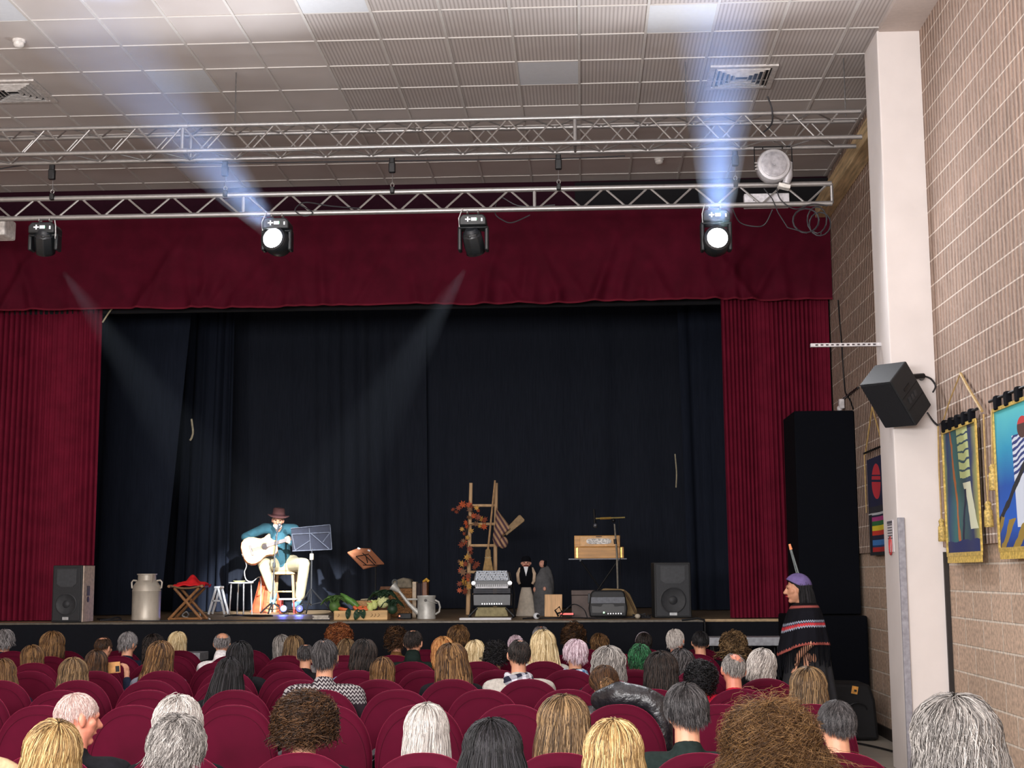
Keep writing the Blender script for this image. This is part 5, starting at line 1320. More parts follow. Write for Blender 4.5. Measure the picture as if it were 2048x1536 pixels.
def leaf(name, base, tip, width, bend, m, label, cat, group=None, parent=None, nrm=Vector((0, -1, .3))):
    base = Vector(base); tip = Vector(tip); d = tip - base; s_ = d.cross(nrm).normalized()
    up = s_.cross(d).normalized()
    def fn(u, v):
        w_ = width * math.sin(PI * min(1, .06 + v * .94)) ** .6 * (1 - .25 * v)
        return base + d * v + up * (bend * math.sin(PI * v)) + s_ * (u - .5) * w_ + up * (.18 * width * abs(u - .5) * 2 + .04 * width * math.sin(v * 18 + u * 5))
    o = MB().grid(fn, 8, 12).build(name, m, parent, solid=.005)
    if label: tag(o, label, cat, group)
    return o
lab_l = 'dark green cabbage leaves drooping over the right part of the wooden crate'
rr = random.Random(9)
def head_of_leaves(name, loc, n, size, m, label, heart):
    t = thing(name, label, 'vegetable', loc)
    MB().ball((0, 0, size * .42), (size * .42, size * .38, size * .4), 14).build('heart', heart, t)
    for i in range(n):
        a = i * 2.4; el = .35 + .5 * (i % 4) / 3
        leaf('leaf', (.02 * math.cos(a), .02 * math.sin(a), size * .25), (size * 1.0 * math.cos(a), size * .8 * math.sin(a), size * (el + .1)), size * .85, .05 + .25 * size, m, None, None, parent=t, nrm=Vector((0, 0, 1)))
    return t
head_of_leaves('cauliflower', c + Vector((.245, .0, .13)), 11, .19, m_lf, 'cauliflower with dark leaves at the right end of the crate', mat('cauli', (218, 222, 160), .8, bump=.6, scale=60))
head_of_leaves('cauliflower', c + Vector((.36, -.03, .06)), 8, .15, m_lf, 'dark leafy vegetable hanging off the right end of the crate', m_lf)
head_of_leaves('leafy_green', c + Vector((-.33, -.02, .09)), 9, .17, m_lf2, 'mid green leafy bunch spilling over the left end of the crate', m_lf2)
for i, (x0, z0, x1, z1, w) in enumerate(((-.14, .13, -.15, .01, .07), (-.02, .12, -.06, .0, .09), (.02, .12, .04, .015, .08))):
    leaf('drooping_leaf', c + Vector((x0, -.13, z0)), c + Vector((x1, -.175, z1)), w, .01, m_lf, ['dark leaf hanging over the crate front, leftmost of three', 'dark leaf hanging over the crate front, middle of three', 'dark leaf hanging over the crate front, rightmost of three'][i], 'leaf', 'leaves over the crate front')
def marrow(a, b, r, label):
    a = Vector(a); b = Vector(b); t = thing('courgette', label, 'vegetable', a); d = b - a
    MB().tube([d * s_ for s_ in (0, .04, .15, .4, .7, .92, 1)], [r * .5, r * .8, r, r, r * .85, r * .5, r * .25], 12).build('flesh', mat('courgette_green', (96, 146, 66), .4, noise=.25, scale=12), t)
    MB().tube([-d * .1, Vector((0, 0, 0))], [r * .3, r * .5], 8).build('stem', m_lf2, t)
marrow(c + Vector((-.05, 0, .15)), c + Vector((-.27, .03, .31)), .036, 'long green courgette leaning up out of the crate, leftmost')
marrow(c + Vector((-.03, .05, .14)), c + Vector((-.2, .05, .27)), .034, 'green courgette lying beside the tallest one in the crate')
for i, (x, y, z, a, l) in enumerate(((-.2, -.08, .125, .25, .15), (-.06, -.07, .13, .9, .12), (-.04, -.02, .14, -.6, .13), (.03, -.08, .125, .1, .14), (.07, -.03, .13, .5, .12))):
    t2 = thing('carrot', ['leftmost orange carrot lying in the crate', 'short upright orange carrot in the crate middle', 'orange carrot crossing behind the upright one', 'orange carrot lying flat at the crate centre', 'rightmost orange carrot in the crate'][i], 'vegetable', c + Vector((x, y, z)), 0, 'carrots in the crate')
    d = Vector((math.cos(a), 0, -math.sin(a) * .6)) * l
    MB().tube([-d * .5, -d * .35, d * .2, d * .5], [.014, .022, .016, .004], 10).build('root', mat('carrot_orange', (226, 108, 56), .5, noise=.1), t2)
    MB().tube([-d * .5, -d * .7], [.008, .004], 6).build('stalk', m_lf2, t2)
for i, (x, z) in enumerate(((.1, .14), (.15, .17))):
    t2 = thing('lettuce', ['pale yellow green lettuce low at the crate centre right', 'pale yellow green lettuce standing beside the cauliflower'][i], 'vegetable', c + Vector((x, -.06, z - .04)))
    MB().ball((0, 0, .04), (.04, .04, .05), 12).build('heart', mat('lettuce', (214, 224, 140), .6, noise=.1), t2)
    for j in range(5): leaf('leaf', (0, 0, 0), (.05 * math.cos(j * 1.25), .04 * math.sin(j * 1.25), .1), .06, .02, mat('lettuce', (214, 224, 140)), None, None, parent=t2, nrm=Vector((0, 0, 1)))
t2 = thing('jute_sack', 'rolled brown jute sack lying on top of the crate', 'sack', c + Vector((.03, .06, .17)))
MB().lathe([(.1, -.02), (.125, .02), (.12, .05), (.1, .055), (.09, .03), (.02, .03)], (0, 0, 0), 24, sy=.6).build('fabric', mat('jute', (176, 138, 96), .95, noise=.2, scale=60, bump=.5), t2)
MB().tube([(.06 * math.cos(i * .5), .03 * math.sin(i * .5), .05 + .002 * i) for i in range(12)], .008, 6).build('rope_tie', m_rope, t2)

# basket, radio and hat behind, watering can
Y = 17.9; c = onstage(808, Y)
t = thing('wicker_basket', 'tall wicker basket with slanted cloth cover behind the watering can', 'basket', c)
m_wk = mat('wicker', (140, 100, 62), .8, noise=.35, scale=40, bump=.8, stretch=(1, 1, 3))
MB().prism([(-.14, .0), (-.17, .28), (-.15, .36), (.12, .36), (.13, .0)], .26).build('woven_body', m_wk, t, bevel=.02)
q = MB()
for j in range(6):
    for i in range(9): q.tube([(-.15 + i * .03, -.135, .05 + j * .05), (-.14 + i * .03, -.14, .065 + j * .05), (-.13 + i * .03, -.135, .05 + j * .05)], .005, 4)
q.build('weave', mat('wicker_light', (186, 138, 84), .8), t)['kind'] = 'stuff'
MB().prism([(-.16, .36), (-.12, .45), (.0, .49), (.1, .47), (.12, .36)], .27).build('cloth_cover', mat('cover_grey', (120, 112, 96), .9, noise=.15), t, bevel=.02)
MB().tube([(-.1 + .03 * math.cos(a), -.14, .43 + .035 * math.sin(a)) for a in [i * PI / 8 for i in range(17)]], .01, 6).build('handle_ring', mat('ring_grey', (110, 116, 116), .4, .5), t)
t = thing('old_accordion', 'upright reddish brown squeezebox right behind the watering can spout', 'accordion', onstage(835, 17.7))
MB().box((-.03, 0, .22), (.05, .2, .44)).build('left_case', mat('case_pale', (196, 176, 150), .5), t, bevel=.008)
MB().box((.1, 0, .22), (.06, .2, .44)).build('right_case', mat('case_brown', (120, 74, 44), .5), t, bevel=.008)
for i in range(5): MB().box((.005 + i * .015, 0, .22), (.007, .17 - .02 * (i % 2), .4)).build('bellow_fold', mat('bellow_dark', (50, 26, 30), .6), t)
MB().tube([(.08, -.05, .44), (.12, -.08, .47), (.15, -.09, .44)], .018, 8).build('yellow_strap', mat('strap_yellow', (214, 164, 60), .6), t)
o = MB().lathe([(.001, .2), (.1, .2), (.13, .14), (.13, .02), (.12, 0), (.001, 0)], (0, 0, 0), 24, sy=.8).build('brown_hamper', mat('hamper_brown', (112, 76, 54), .8, noise=.15, scale=20)); o.location = onstage(776, 18.3); o.scale = (1, 1, 1.9); tag(o, 'rounded brown leather hamper partly behind the wicker basket', 'hamper')
t = thing('floor_switch', 'small black box with red light by the crate', 'electrical box', onstage(810, 17.2))
MB().box((0, 0, .035), (.16, .1, .065)).build('case', m_spk, t, bevel=.008)
MB().lathe([(.008, 0), (.001, .004)], (-.06, -.05, .035), 10, (PI / 2, 0, 0)).build('red_light', mat('red_led', (255, 80, 60), .3, emit=(1, .15, .08, 6)), t)
Y = 17.15; k = pm(Y); c = onstage(853, Y)
t = thing('watering_can', 'pale galvanised watering can with long spout facing left', 'watering can', c)
m_gal = mat('galvanised', (196, 196, 190), .5, .3, noise=.12, scale=10)
h = 46 * k; r = 18 * k
MB().lathe([(r * 1.02, .002), (r * 1.04, .02), (r, .03), (r * .98, h * .9), (r * 1.03, h * .93), (r * 1.03, h), (r * .95, h), (r * .95, h * .93)], n=32).build('can_body', m_gal, t)
MB().tube([(-r * .9, 0, .07), (-r * 1.9, 0, h * .62), (-r * 2.9, 0, h * 1.12), (-r * 3.1, 0, h * 1.2)], [.032, .024, .018, .022], 14).build('spout', m_gal, t)
MB().lathe([(.02, -.02), (.055, .08), (.055, .09), (.001, .092)], (-r * 3.15, 0, h * 1.22), 20, (0, R(-50), 0)).build('rose', m_gal, t)
MB().tube([(-r, 0, h * .84), (-r * 2.2, 0, h * .84)], .012, 8).build('brace', m_gal, t)
MB().tube([(r * .95, 0, h * .8), (r * 1.35, 0, h * .72), (r * 1.5, 0, h * .5), (r * 1.4, 0, h * .3), (r * .98, 0, h * .2)], .012, 8).build('handle', m_gal, t)
MB().lathe([(.018, 0), (.016, .01)], (-.0, -r * 1.0, h * .8), 12, (PI / 2, 0, 0)).build('rivet', mat('rivet_dark', (70, 66, 60), .5), t)
MB().tube([(0, -r * 1.03, h * .8), (r * .6, -r * .9, h * .74), (r * 1.2, -.02, h * .66)], .005, 6).build('bail', m_gal, t)

# ladder --------------------------------------------------------------
Y = 19.0; k = pm(Y); B0 = onstage(962, Y)
t = thing('wooden_ladder', 'rustic pale wooden ladder standing upright mid stage', 'ladder', B0)
m_lad = mat('ladder_wood', (206, 170, 128), .7, noise=.12, scale=5, stretch=(3, 3, .5))
Q = lambda u, v, dy=0: at(u, v, Y + dy) - B0
zt_ = Q(941, 966).z
MB().tube([(Q(936, 1240).x, 0, 0), (Q(939, 1080)), (Q(942, 966))], [.03, .026, .024], 10).build('rail', m_lad, t)
MB().tube([(Q(990, 1240).x, 0, 0), (Q(991, 1080)), (Q(992.5, 966))], [.03, .026, .024], 10).build('rail', m_lad, t)
for v in (1011, 1048, 1091, 1144, 1190): MB().tube([Q(938, v), Q(991, v)], .019, 8).build('rung', m_lad, t)
# broom leaning on it
t = thing('broom', 'old straw broom with long handle leaning on the ladder', 'broom', onstage(970, 18.75))
b0 = t.location; Qb = lambda u, v, dy=0: at(u, v, 18.75 + dy) - b0
MB().tube([Qb(976, 1100), Qb(983, 1030, .05), Qb(990, 961, .12)], [.014, .013, .012], 8).build('handle', mat('broom_stick', (176, 140, 100), .7), t)
m_str = mat('straw', (150, 124, 84), .9, noise=.25, scale=60, stretch=(6, 6, .4))
MB().lathe([(.012, .0), (.034, -.02), (.04, -.12), (.085, -.36), (.1, -.43), (.08, -.44)], Qb(976, 1097), 24, sy=.5).build('straw_head', m_str, t)
q = MB(); rr = random.Random(2)
p = Qb(976, 1100)
for i in range(60):
    a = rr.uniform(-1, 1); q.tube([p + Vector((a * .03, -.02, -.08)), p + Vector((a * .1, -.055 * math.cos(a), -.44 - rr.uniform(0, .03)))], .003, 4)
q.build('bristle', mat('straw_light', (182, 152, 104), .9), t)['kind'] = 'stuff'
MB().tube([p + Vector((.042 * math.cos(a), .022 * math.sin(a), -.1)) for a in [i * PI / 8 for i in range(17)]], .006, 6).build('binding', m_rope, t)
# striped sack with wooden paddle hung on the rail
t = thing('striped_sack', 'brown and purple striped sack hung on the ladder rail', 'sack', at(1008, 1060, 18.85)); b0 = t.location
m, nt, b = newmat('striped_cloth'); co, x, y, z = objxyz(nt)
s1 = mth(nt, 'SINE', mth(nt, 'MULTIPLY', mth(nt, 'ADD', mth(nt, 'MULTIPLY', x, .9), mth(nt, 'MULTIPLY', z, .55)), 110))
nt.links.new(ramp(nt, mth(nt, 'MULTIPLY_ADD', s1, .5, .5), [(.3, srgb(90, 62, 70)), (.5, srgb(140, 110, 92)), (.7, srgb(182, 146, 112))]), b.inputs['Base Color']); b.inputs['Roughness'].default_value = .95
Qs = lambda u, v, dy=0: at(u, v, 18.85 + dy) - b0
keys = [(993, 1012, 993, 1016), (991, 1030, 1004, 1032), (990, 1048, 1017, 1048), (987, 1064, 1020, 1054), (985, 1078, 1008, 1062), (988, 1087, 1003, 1080), (994, 1094, 1006, 1092)]
def sack(u, v):
    f = v * (len(keys) - 1); i = min(int(f), len(keys) - 2); w_ = f - i
    a, b_ = keys[i], keys[i + 1]; l = (lerp(a[0], b_[0], w_), lerp(a[1], b_[1], w_)); r_ = (lerp(a[2], b_[2], w_), lerp(a[3], b_[3], w_))
    th = u * 2 * PI; c_ = .5 + .5 * math.cos(th)
    return Qs(lerp(l[0], r_[0], c_), lerp(l[1], r_[1], c_), -.05 * math.sin(th) * (.3 + v) + .012 * math.sin(th * 5))
MB().grid(sack, 30, 24).build('fabric', m, t)
MB().ball(Qs(1006, 1085), (.07, .05, .08), 16).build('bulge', m, t)
MB().tube([Qs(1000, 1068, -.03), Qs(1018, 1054, -.03)], [.04, .03], 10).build('neck_roll', m, t)
t = thing('wooden_paddle', 'flat wooden paddle sticking out of the striped sack', 'paddle', at(1025, 1053, 18.85)); b0 = t.location
MB().prism([(-.14, -.035), (-.13, .035), (.16, .055), (.18, .04), (.18, -.04), (.16, -.055)], .022, Euler((0, R(-42), 0)).to_matrix().to_4x4()).build('blade', mat('paddle_wood', (146, 118, 78), .6, noise=.12), t, bevel=.005)
MB().tube([Vector((-.24, 0, -.2)), Vector((-.1, 0, -.09))], .016, 8).build('grip', mat('paddle_wood', (146, 118, 78)), t)
# autumn leaf garland along the left rail
def maple(name, p, s_, rx, rz, m, parent):
    pts = []
    for i in range(14):
        a = 2 * PI * i / 14; r = s_ * (1.0 if i % 2 == 0 else .5) * (1.15 if i == 0 else 1)
        pts.append((r * math.sin(a), r * math.cos(a)))
    return MB().prism(pts, .003, Matrix.Translation(p) @ Euler((rx, rz, 0)).to_matrix().to_4x4()).build(name, m, parent, smooth=False)
t = thing('leaf_garland', 'garland of orange and brown autumn leaves wound on the ladder', 'garland', at(940, 1090, 18.9)); b0 = t.location
rr = random.Random(12)
Ql = lambda u, v, dy=0: at(u, v, 18.88 + dy) - b0
path = [(906, 1020), (925, 1010), (940, 1018), (948, 1028), (955, 1045), (938, 1050), (932, 1062), (930, 1085), (938, 1100), (938, 1125), (926, 1130), (930, 1150), (928, 1170), (930, 1180)]
MB().tube([Ql(*p_) for p_ in path], .006, 6).build('vine', mat('vine', (90, 62, 36), .8), t)
lm = [mat('leaf_orange', (184, 84, 44), .7, noise=.15), mat('leaf_rust', (132, 62, 40), .7, noise=.15), mat('leaf_ochre', (188, 140, 62), .7, noise=.15), mat('leaf_tan', (122, 86, 58), .7, noise=.15)]
spots = [(906, 1018), (912, 1024), (918, 1017), (924, 1007), (930, 1004), (936, 1010), (940, 1020), (945, 1015), (952, 1018), (958, 1022), (948, 1030), (956, 1034), (964, 1038), (970, 1042), (962, 1050), (968, 1056), (950, 1048), (940, 1036), (932, 1044), (926, 1056), (934, 1052), (940, 1060), (930, 1066), (926, 1080), (934, 1075), (924, 1090), (930, 1086), (940, 1098), (944, 1106), (936, 1112), (942, 1120), (924, 1126), (918, 1124), (932, 1130), (950, 1132), (956, 1130), (920, 1142), (928, 1146), (934, 1150), (926, 1158), (930, 1166), (936, 1172), (922, 1170), (928, 1180), (918, 1178), (934, 1162)]
for i, (u, v) in enumerate(spots):
    maple('leaf', Ql(u + rr.uniform(-3, 3), v + rr.uniform(-3, 3), rr.uniform(-.08, .04)), rr.uniform(.03, .062), rr.uniform(-.7, .7), rr.uniform(-2, 2), lm[rr.choice([0, 0, 1, 1, 2, 3])], t)

# accordion standing on its folded case
Y = 17.0; k = pm(Y); c = onstage(985, Y)
o = MB().box((0, 0, .012), (.6, .28, .022)).build('white_board', m_white, smooth=False); o.location = onstage(972, 16.78); tag(o, 'white flat board on the stage edge under the accordion', 'board')
t = thing('accordion_support', 'khaki cloth covered block carrying the piano accordion', 'support', onstage(984, 17.05))
MB().prism([(-.2, .03), (-.17, .14), (.17, .14), (.2, .03)], .2).build('block', mat('khaki', (150, 140, 104), .9), t, bevel=.008)
for s_ in (-1, 1): MB().tube([(s_ * .17, -.1, .13), (s_ * .27, -.13, .03)], .014, 8).build('strut', m_bmetal, t)
t = thing('accordion', 'black piano accordion with white keys facing the audience', 'accordion', c + Vector((0, 0, .15)))
w = 38 * k; za = 0
m_acc = mat('accordion_black', (30, 31, 36), .35)
MB().prism([(-w, 0), (-w * 1.02, .15), (w * 1.02, .15), (w, 0)], .2).build('bass_case', m_acc, t, bevel=.015)
for i in range(9): MB().box((-w * .5 + i * w * .125, -.105, .03), (.012, .008, .016)).build('stud', m_chrome, t)
for i in range(5): MB().box((0, 0, .158 + i * .012), (w * 1.92, .19 - .014 * (i % 2), .009)).build('bellow_fold', mat('bellow_fold', (60, 62, 70), .6), t)
MB().prism([(-w * .98, .22), (-w, .3), (-w * .9, .41), (w * .9, .41), (w, .3), (w * .98, .22)], .19).build('treble_case', m_acc, t, bevel=.015)
MB().box((0, -.1, .235), (w * 1.7, .03, .05)).build('keyboard', mat('key_white', (180, 180, 184), .3), t, bevel=.003)
for i in range(17): MB().box((-w * .78 + i * w * .0975, -.112, .245), (.011, .02, .03)).build('black_key', m_acc, t)
MB().prism([(-w * .88, .3), (-w * .8, .42), (w * .8, .42), (w * .88, .3)], .02, Matrix.Translation((0, -.1, 0))).build('silver_grille', mat('grille_sparkle', (96, 100, 106), .35, .4, noise=.45, scale=90), t, bevel=.004)
for j in range(4):
    for i in range(12): MB().ball((-w * .72 + i * w * .13 + (j % 2) * .015, -.113, .318 + j * .026), .0085, 6).build('button', mat('key_white', (180, 180, 184)) if (i + j) % 3 else m_acc, t)
for s_ in (-1, 1):
    MB().lathe([(.025, 0), (.025, .03), (.001, .032)], (s_ * w * .95, -.1, .27), 12, (PI / 2, 0, 0)).build('corner_cap', m_chrome, t)
    MB().tube([(s_ * w * 1.0, .02, .3), (s_ * w * 1.12, .06, .15), (s_ * w * 1.1, .05, .0), (s_ * w * 1.18, -.02, -.12), (s_ * w * 1.05, -.08, -.13)], .013, 6).build('strap', m_bmetal, t)

# two puppets
def puppet(u, vt, vb, Y, label, kind):
    c = onstage(u, Y); k = pm(Y); H = at(u, vt, Y).z - SZ
    t = thing('puppet', label, 'puppet', c)
    if kind == 0:
        MB().lathe([(.16, 0), (.13, .02), (.11, .12), (.085, .26), (.06, .36), (.055, .4)], (.0, 0, .0), 28, sy=.7).build('long_skirt', mat('cream_cloth', (206, 196, 180), .9, noise=.06), t)
        MB().lathe([(.075, .36), (.1, .42), (.1, .5), (.085, .6), (.04, .64)], n=24, sy=.7).build('black_waistcoat', m_drape, t)
        MB().prism([(-.03, .62), (.03, .62), (.0, .5)], .01, Matrix.Translation((0, -.065, 0))).build('collar', m_white, t, smooth=False)
        for s_ in (-1, 1): MB().tube([(s_ * .07, 0, .6), (s_ * .105, -.02, .53), (s_ * .1, -.04, .44), (s_ * .08, -.05, .4)], [.024, .024, .02, .016], 8).build('sleeve', mat('shirt_tan', (200, 176, 150), .8), t)
        hz = H - .075
        MB().ball((0, 0, hz), (.058, .058, .07), 18).ball((0, -.06, hz - .01), (.012, .016, .016), 8).ball((-.055, 0, hz), (.014, .014, .018), 8).ball((.055, 0, hz), (.014, .014, .018), 8).build('head', mat('puppet_face', (206, 150, 128), .6), t)
        MB().lathe([(.062, 0), (.06, .04), (.04, .07), (.001, .075)], (0, .008, hz + .02), 20).build('black_cap', m_drape, t)
        for s_ in (-1, 1): MB().ball((s_ * .022, -.052, hz + .008), .008, 8).build('eye', m_drape, t)
        MB().tube([(-.028, -.053, hz - .032), (0, -.06, hz - .026), (.028, -.053, hz - .032)], .009, 6).build('moustache', mat('puppet_red', (110, 30, 26), .8), t)
        MB().ball((0, -.045, hz - .058), (.022, .016, .018), 8).build('beard', m_white, t)
    else:
        MB().lathe([(.12, 0), (.13, .05), (.13, .25), (.12, .38), (.1, .48), (.05, .56), (.03, .6)], (.0, 0, .0), 28, sy=.7).build('grey_cloak', mat('cloak_grey', (86, 86, 88), .95, noise=.1, scale=20), t)
        MB().ball((.03, .03, .36), (.11, .08, .28), 18).build('cloak_back', mat('cloak_grey', (86, 86, 88)), t)
        MB().ball((-.11, -.04, .33), (.02, .02, .035), 8).build('hand', mat('puppet_face', (206, 150, 128)), t); MB().ball((.02, -.1, .34), (.022, .02, .028), 8).build('hand', mat('puppet_face', (206, 150, 128)), t)
        MB().ball((-.01, -.01, H - .05), (.04, .042, .048), 16).build('head', mat('puppet_face', (206, 150, 128)), t)
        MB().prism([(-.004, -.02), (.022, .05), (.05, .04), (.04, -.03), (.015, -.04)], .09, Matrix.Translation((0, 0, H - .05))).build('dark_kerchief', m_drape, t, bevel=.01)
puppet(1053, 1115, 1222, 18.3, 'puppet of man in black waistcoat with long cream skirt', 0)
puppet(1087, 1120, 1222, 18.3, 'puppet in a grey cloak with dark kerchief', 1)
# wooden board
o = MB().box((0, 0, .145), (.215, .02, .27), (R(-8), R(0), R(-6))).build('wooden_board', mat('board_pale', (222, 178, 130), .6, noise=.1, scale=6, stretch=(8, 1, .6)), bevel=.006); o.location = onstage(1107, 17.4); tag(o, 'pale rectangular wooden board leaning before the cloaked puppet', 'board')
t = thing('white_camera', 'round white device with black lens lying on the stage edge', 'device', onstage(1073, 16.75))
MB().ball((0, 0, .04), (.04, .04, .038), 16).build('casing', m_white, t); MB().lathe([(.02, 0), (.018, .012), (.001, .012)], (.018, -.034, .042), 14, (PI / 2, 0, R(20))).build('lens', m_bmetal, t)
MB().tube([(-.03, 0, .02), (-.12, .02, .012), (-.16, .0, .01)], .01, 6).build('lead', m_bmetal, t)
t = thing('power_strip', 'glowing red multiway socket strip beside the grey box', 'power strip', onstage(1134, 16.95))
MB().box((0, 0, .05), (.17, .06, .03)).build('housing', m_spk, t, bevel=.006); MB().box((0, -.03, .058), (.15, .012, .02)).build('red_switches', mat('red_glow', (230, 70, 70), .4, emit=(1, .12, .1, 1.2)), t)
MB().tube([(-.1, 0, .03), (-.14, 0, .1), (-.09, 0, .14), (-.06, 0, .08), (-.12, 0, .06)], .012, 6).build('plug_leads', m_bmetal, t)
# grey box, black amplifier, khaki bag
Y = 17.4; k = pm(Y); c = onstage(1167, Y)
t = thing('storage_box', 'grey brown wooden storage box with dark latch under the harmonium', 'box', c)
MB().box((0, 0, .135), (.28, .26, .265)).build('box_body', mat('box_taupe', (98, 86, 82), .7, noise=.1, scale=8), t, bevel=.004, smooth=False)
MB().box((0, 0, .3), (.285, .265, .055)).build('lid', mat('box_taupe', (98, 86, 82)), t, bevel=.004, smooth=False)
MB().box((.07, -.135, .23), (.03, .012, .12)).build('latch', m_bmetal, t, bevel=.004)
Y = 17.0; c = onstage(1216, Y)
t = thing('amplifier', 'black rounded portable amplifier with grey band and green light', 'amplifier', c)
MB().prism([(-.215, .02), (-.23, .12), (-.2, .3), (-.17, .33), (.17, .33), (.2, .3), (.23, .12), (.215, .02)], .22).build('cabinet', m_spk, t, bevel=.02)
MB().prism([(-.2, .18), (-.195, .25), (.195, .25), (.2, .18)], .01, Matrix.Translation((0, -.113, 0))).build('grey_band', mat('band_grey', (84, 88, 98), .45), t, smooth=False)
MB().prism([(-.19, .07), (-.19, .15), (-.08, .14), (-.06, .17), (.06, .17), (.08, .14), (.19, .15), (.19, .07)], .012, Matrix.Translation((0, -.114, 0))).build('control_recess', mat('recess_black', (16, 17, 20), .4), t, smooth=False)
for i in range(6): MB().lathe([(.009, 0), (.008, .014)], (.0 + i * .03, -.118, .06), 10, (PI / 2, 0, 0)).build('knob', m_chrome, t)
MB().lathe([(.011, 0), (.001, .006)], (-.05, -.118, .075), 12, (PI / 2, 0, 0)).build('green_light', mat('green_led', (140, 255, 150), .3, emit=(.25, 1, .3, 10)), t)
t = thing('canvas_bag', 'khaki canvas bag slumped behind the black amplifier', 'bag', onstage(1240, 17.35))
MB().prism([(-.27, .02), (-.25, .3), (-.2, .35), (.05, .34), (.12, .28), (.2, .1), (.2, .02)], .2).build('canvas', mat('khaki_bag', (150, 126, 88), .9, noise=.12, scale=10, bump=.4), t, bevel=.03)
MB().tube([(.05, -.1, .32), (.12, -.13, .2), (.18, -.13, .06)], .012, 6).build('strap', mat('strap_brown', (98, 76, 52), .8), t)
t = thing('cable_heap', 'small heap of plugs and leads between amplifier and right speaker', 'cables', onstage(1285, 16.9)); t['kind'] = 'stuff'
q = MB(); rr = random.Random(6)
for i in range(7): q.tube([(rr.uniform(-.15, .12), rr.uniform(-.05, .1), .012), (rr.uniform(-.12, .12), rr.uniform(-.05, .1), rr.uniform(.02, .06)), (rr.uniform(-.12, .15), rr.uniform(-.05, .1), .012)], .009, 6)
q.build('leads', m_cab, t)
MB().ball((-.06, -.06, .03), (.035, .03, .028), 12).build('plug', mat('plug_tan', (190, 180, 160), .5), t)

# harmonium on a crossed stand, microphone boom
Y = 18.4; k = pm(Y); hx = at(1198, 1110, Y)
t = thing('keyboard_stand', 'thin black crossed stand under the wooden harmonium', 'stand', (hx.x, Y, SZ)); zh = hx.z - SZ - .07
for s_ in (-1, 1):
    for yy in (-.1, .1): MB().tube([(s_ * .24, yy, .01), (-s_ * .24, yy, zh)], .011, 8).build('leg', m_bmetal, t)
    MB().tube([(s_ * .24, -.2, zh), (s_ * .24, .2, zh)], .013, 8).build('support_bar', m_bmetal, t)
MB().box((-.02, 0, zh + .018), (.74, .3, .012)).build('tray', mat('grey_metal', (150, 155, 165)), t)
t = thing('harmonium', 'honey coloured wooden harmonium with oval grille on a crossed stand', 'harmonium', (hx.x, Y, SZ + zh + .026))
m_har = mat('harmonium_wood', (206, 150, 78), .45, noise=.12, scale=5, stretch=(.6, 1, 6))
w = 47 * k; h1 = 22 * k; h2 = 45 * k
MB().box((0, 0, h1 / 2), (w * 2 + .02, .3, h1)).build('lower_case', m_har, t, bevel=.006)
MB().box((-.02, .03, h1 + (h2 - h1) / 2), (w * 1.94, .24, h2 - h1)).build('upper_case', m_har, t, bevel=.006)
MB().box((.0, -.096, h1 + (h2 - h1) * .5), (w * 1.6, .012, (h2 - h1) * .9)).build('front_flap', mat('harmonium_flap', (216, 162, 88), .4, noise=.08), t, bevel=.004)
q = MB(); ov = [(.16 * math.copysign(abs(math.cos(a)) ** .4, math.cos(a)), .036 * math.copysign(abs(math.sin(a)) ** .7, math.sin(a))) for a in [i * 2 * PI / 28 for i in range(28)]]
q.prism(ov, .008, Matrix.Translation((0, -.106, h1 + (h2 - h1) * .5))); q.build('oval_grille', mat('grille_grey', (150, 146, 140), .4, .3, noise=.35, scale=60), t)
MB().box((0, -.104, h2 - .015), (.075, .01, .014)).build('catch', mat('catch_dark', (90, 60, 30), .5), t)
for s_ in (-1, 1): MB().box((s_ * w * .92, -.155, h1 * .5), (.02, .012, h1 * .9)).build('corner_trim', mat('brass', (206, 170, 90), .3, .7), t)
Y = 17.9; c = onstage(1237, Y)
t = thing('microphone_stand', 'microphone boom stand reaching over the harmonium', 'microphone stand', c); Qm = lambda u, v, dy=0: at(u, v, Y + dy) - c
tripod(t, .2, .26)
MB().tube([(0, 0, .02), Qm(1234, 1110), Qm(1229, 1048)], [.013, .013, .01], 8).build('pole', mat('pole_grey', (150, 148, 138), .35, .6), t)
MB().tube([Qm(1230, 1078), Qm(1231, 1088)], .02, 10).build('clutch', m_bmetal, t)
MB().tube([Qm(1191, 1037), Qm(1250, 1035)], .009, 8).build('boom', mat('boom_brass', (190, 172, 110), .35, .6), t)
MB().tube([Qm(1200, 1037), Qm(1222, 1036)], .014, 8).build('counter_grip', mat('brass', (206, 170, 90)), t)
MB().ball(Qm(1227, 1041), .025, 10).build('joint', m_bmetal, t)
MB().tube([Qm(1188, 1018), Qm(1190, 1046)], [.013, .016], 8).build('microphone', m_bmetal, t); MB().ball(Qm(1190.5, 1051), .028, 12).build('mic_grille', mat('mic_mesh', (120, 122, 130)), t)
MB().tube([Qm(1238, 1037, -.02), Qm(1240, 1080, -.02), Qm(1241, 1150, -.02), (.04, -.02, .02)], .005, 6).build('cable', m_bmetal, t)
# papers by the crate
o = MB().box((0, 0, .01), (.2, .15, .018), (0, 0, .2)).box((.02, 0, .028), (.18, .14, .014), (0, 0, -.1)).box((.0, 0, .043), (.19, .14, .012), (0, 0, .1)).build('book_pile', mat('paper_cream', (205, 198, 186), .8), smooth=False); o.location = onstage(642, 17.2); tag(o, 'stack of pale papers on the floor left of the vegetable crate', 'papers')

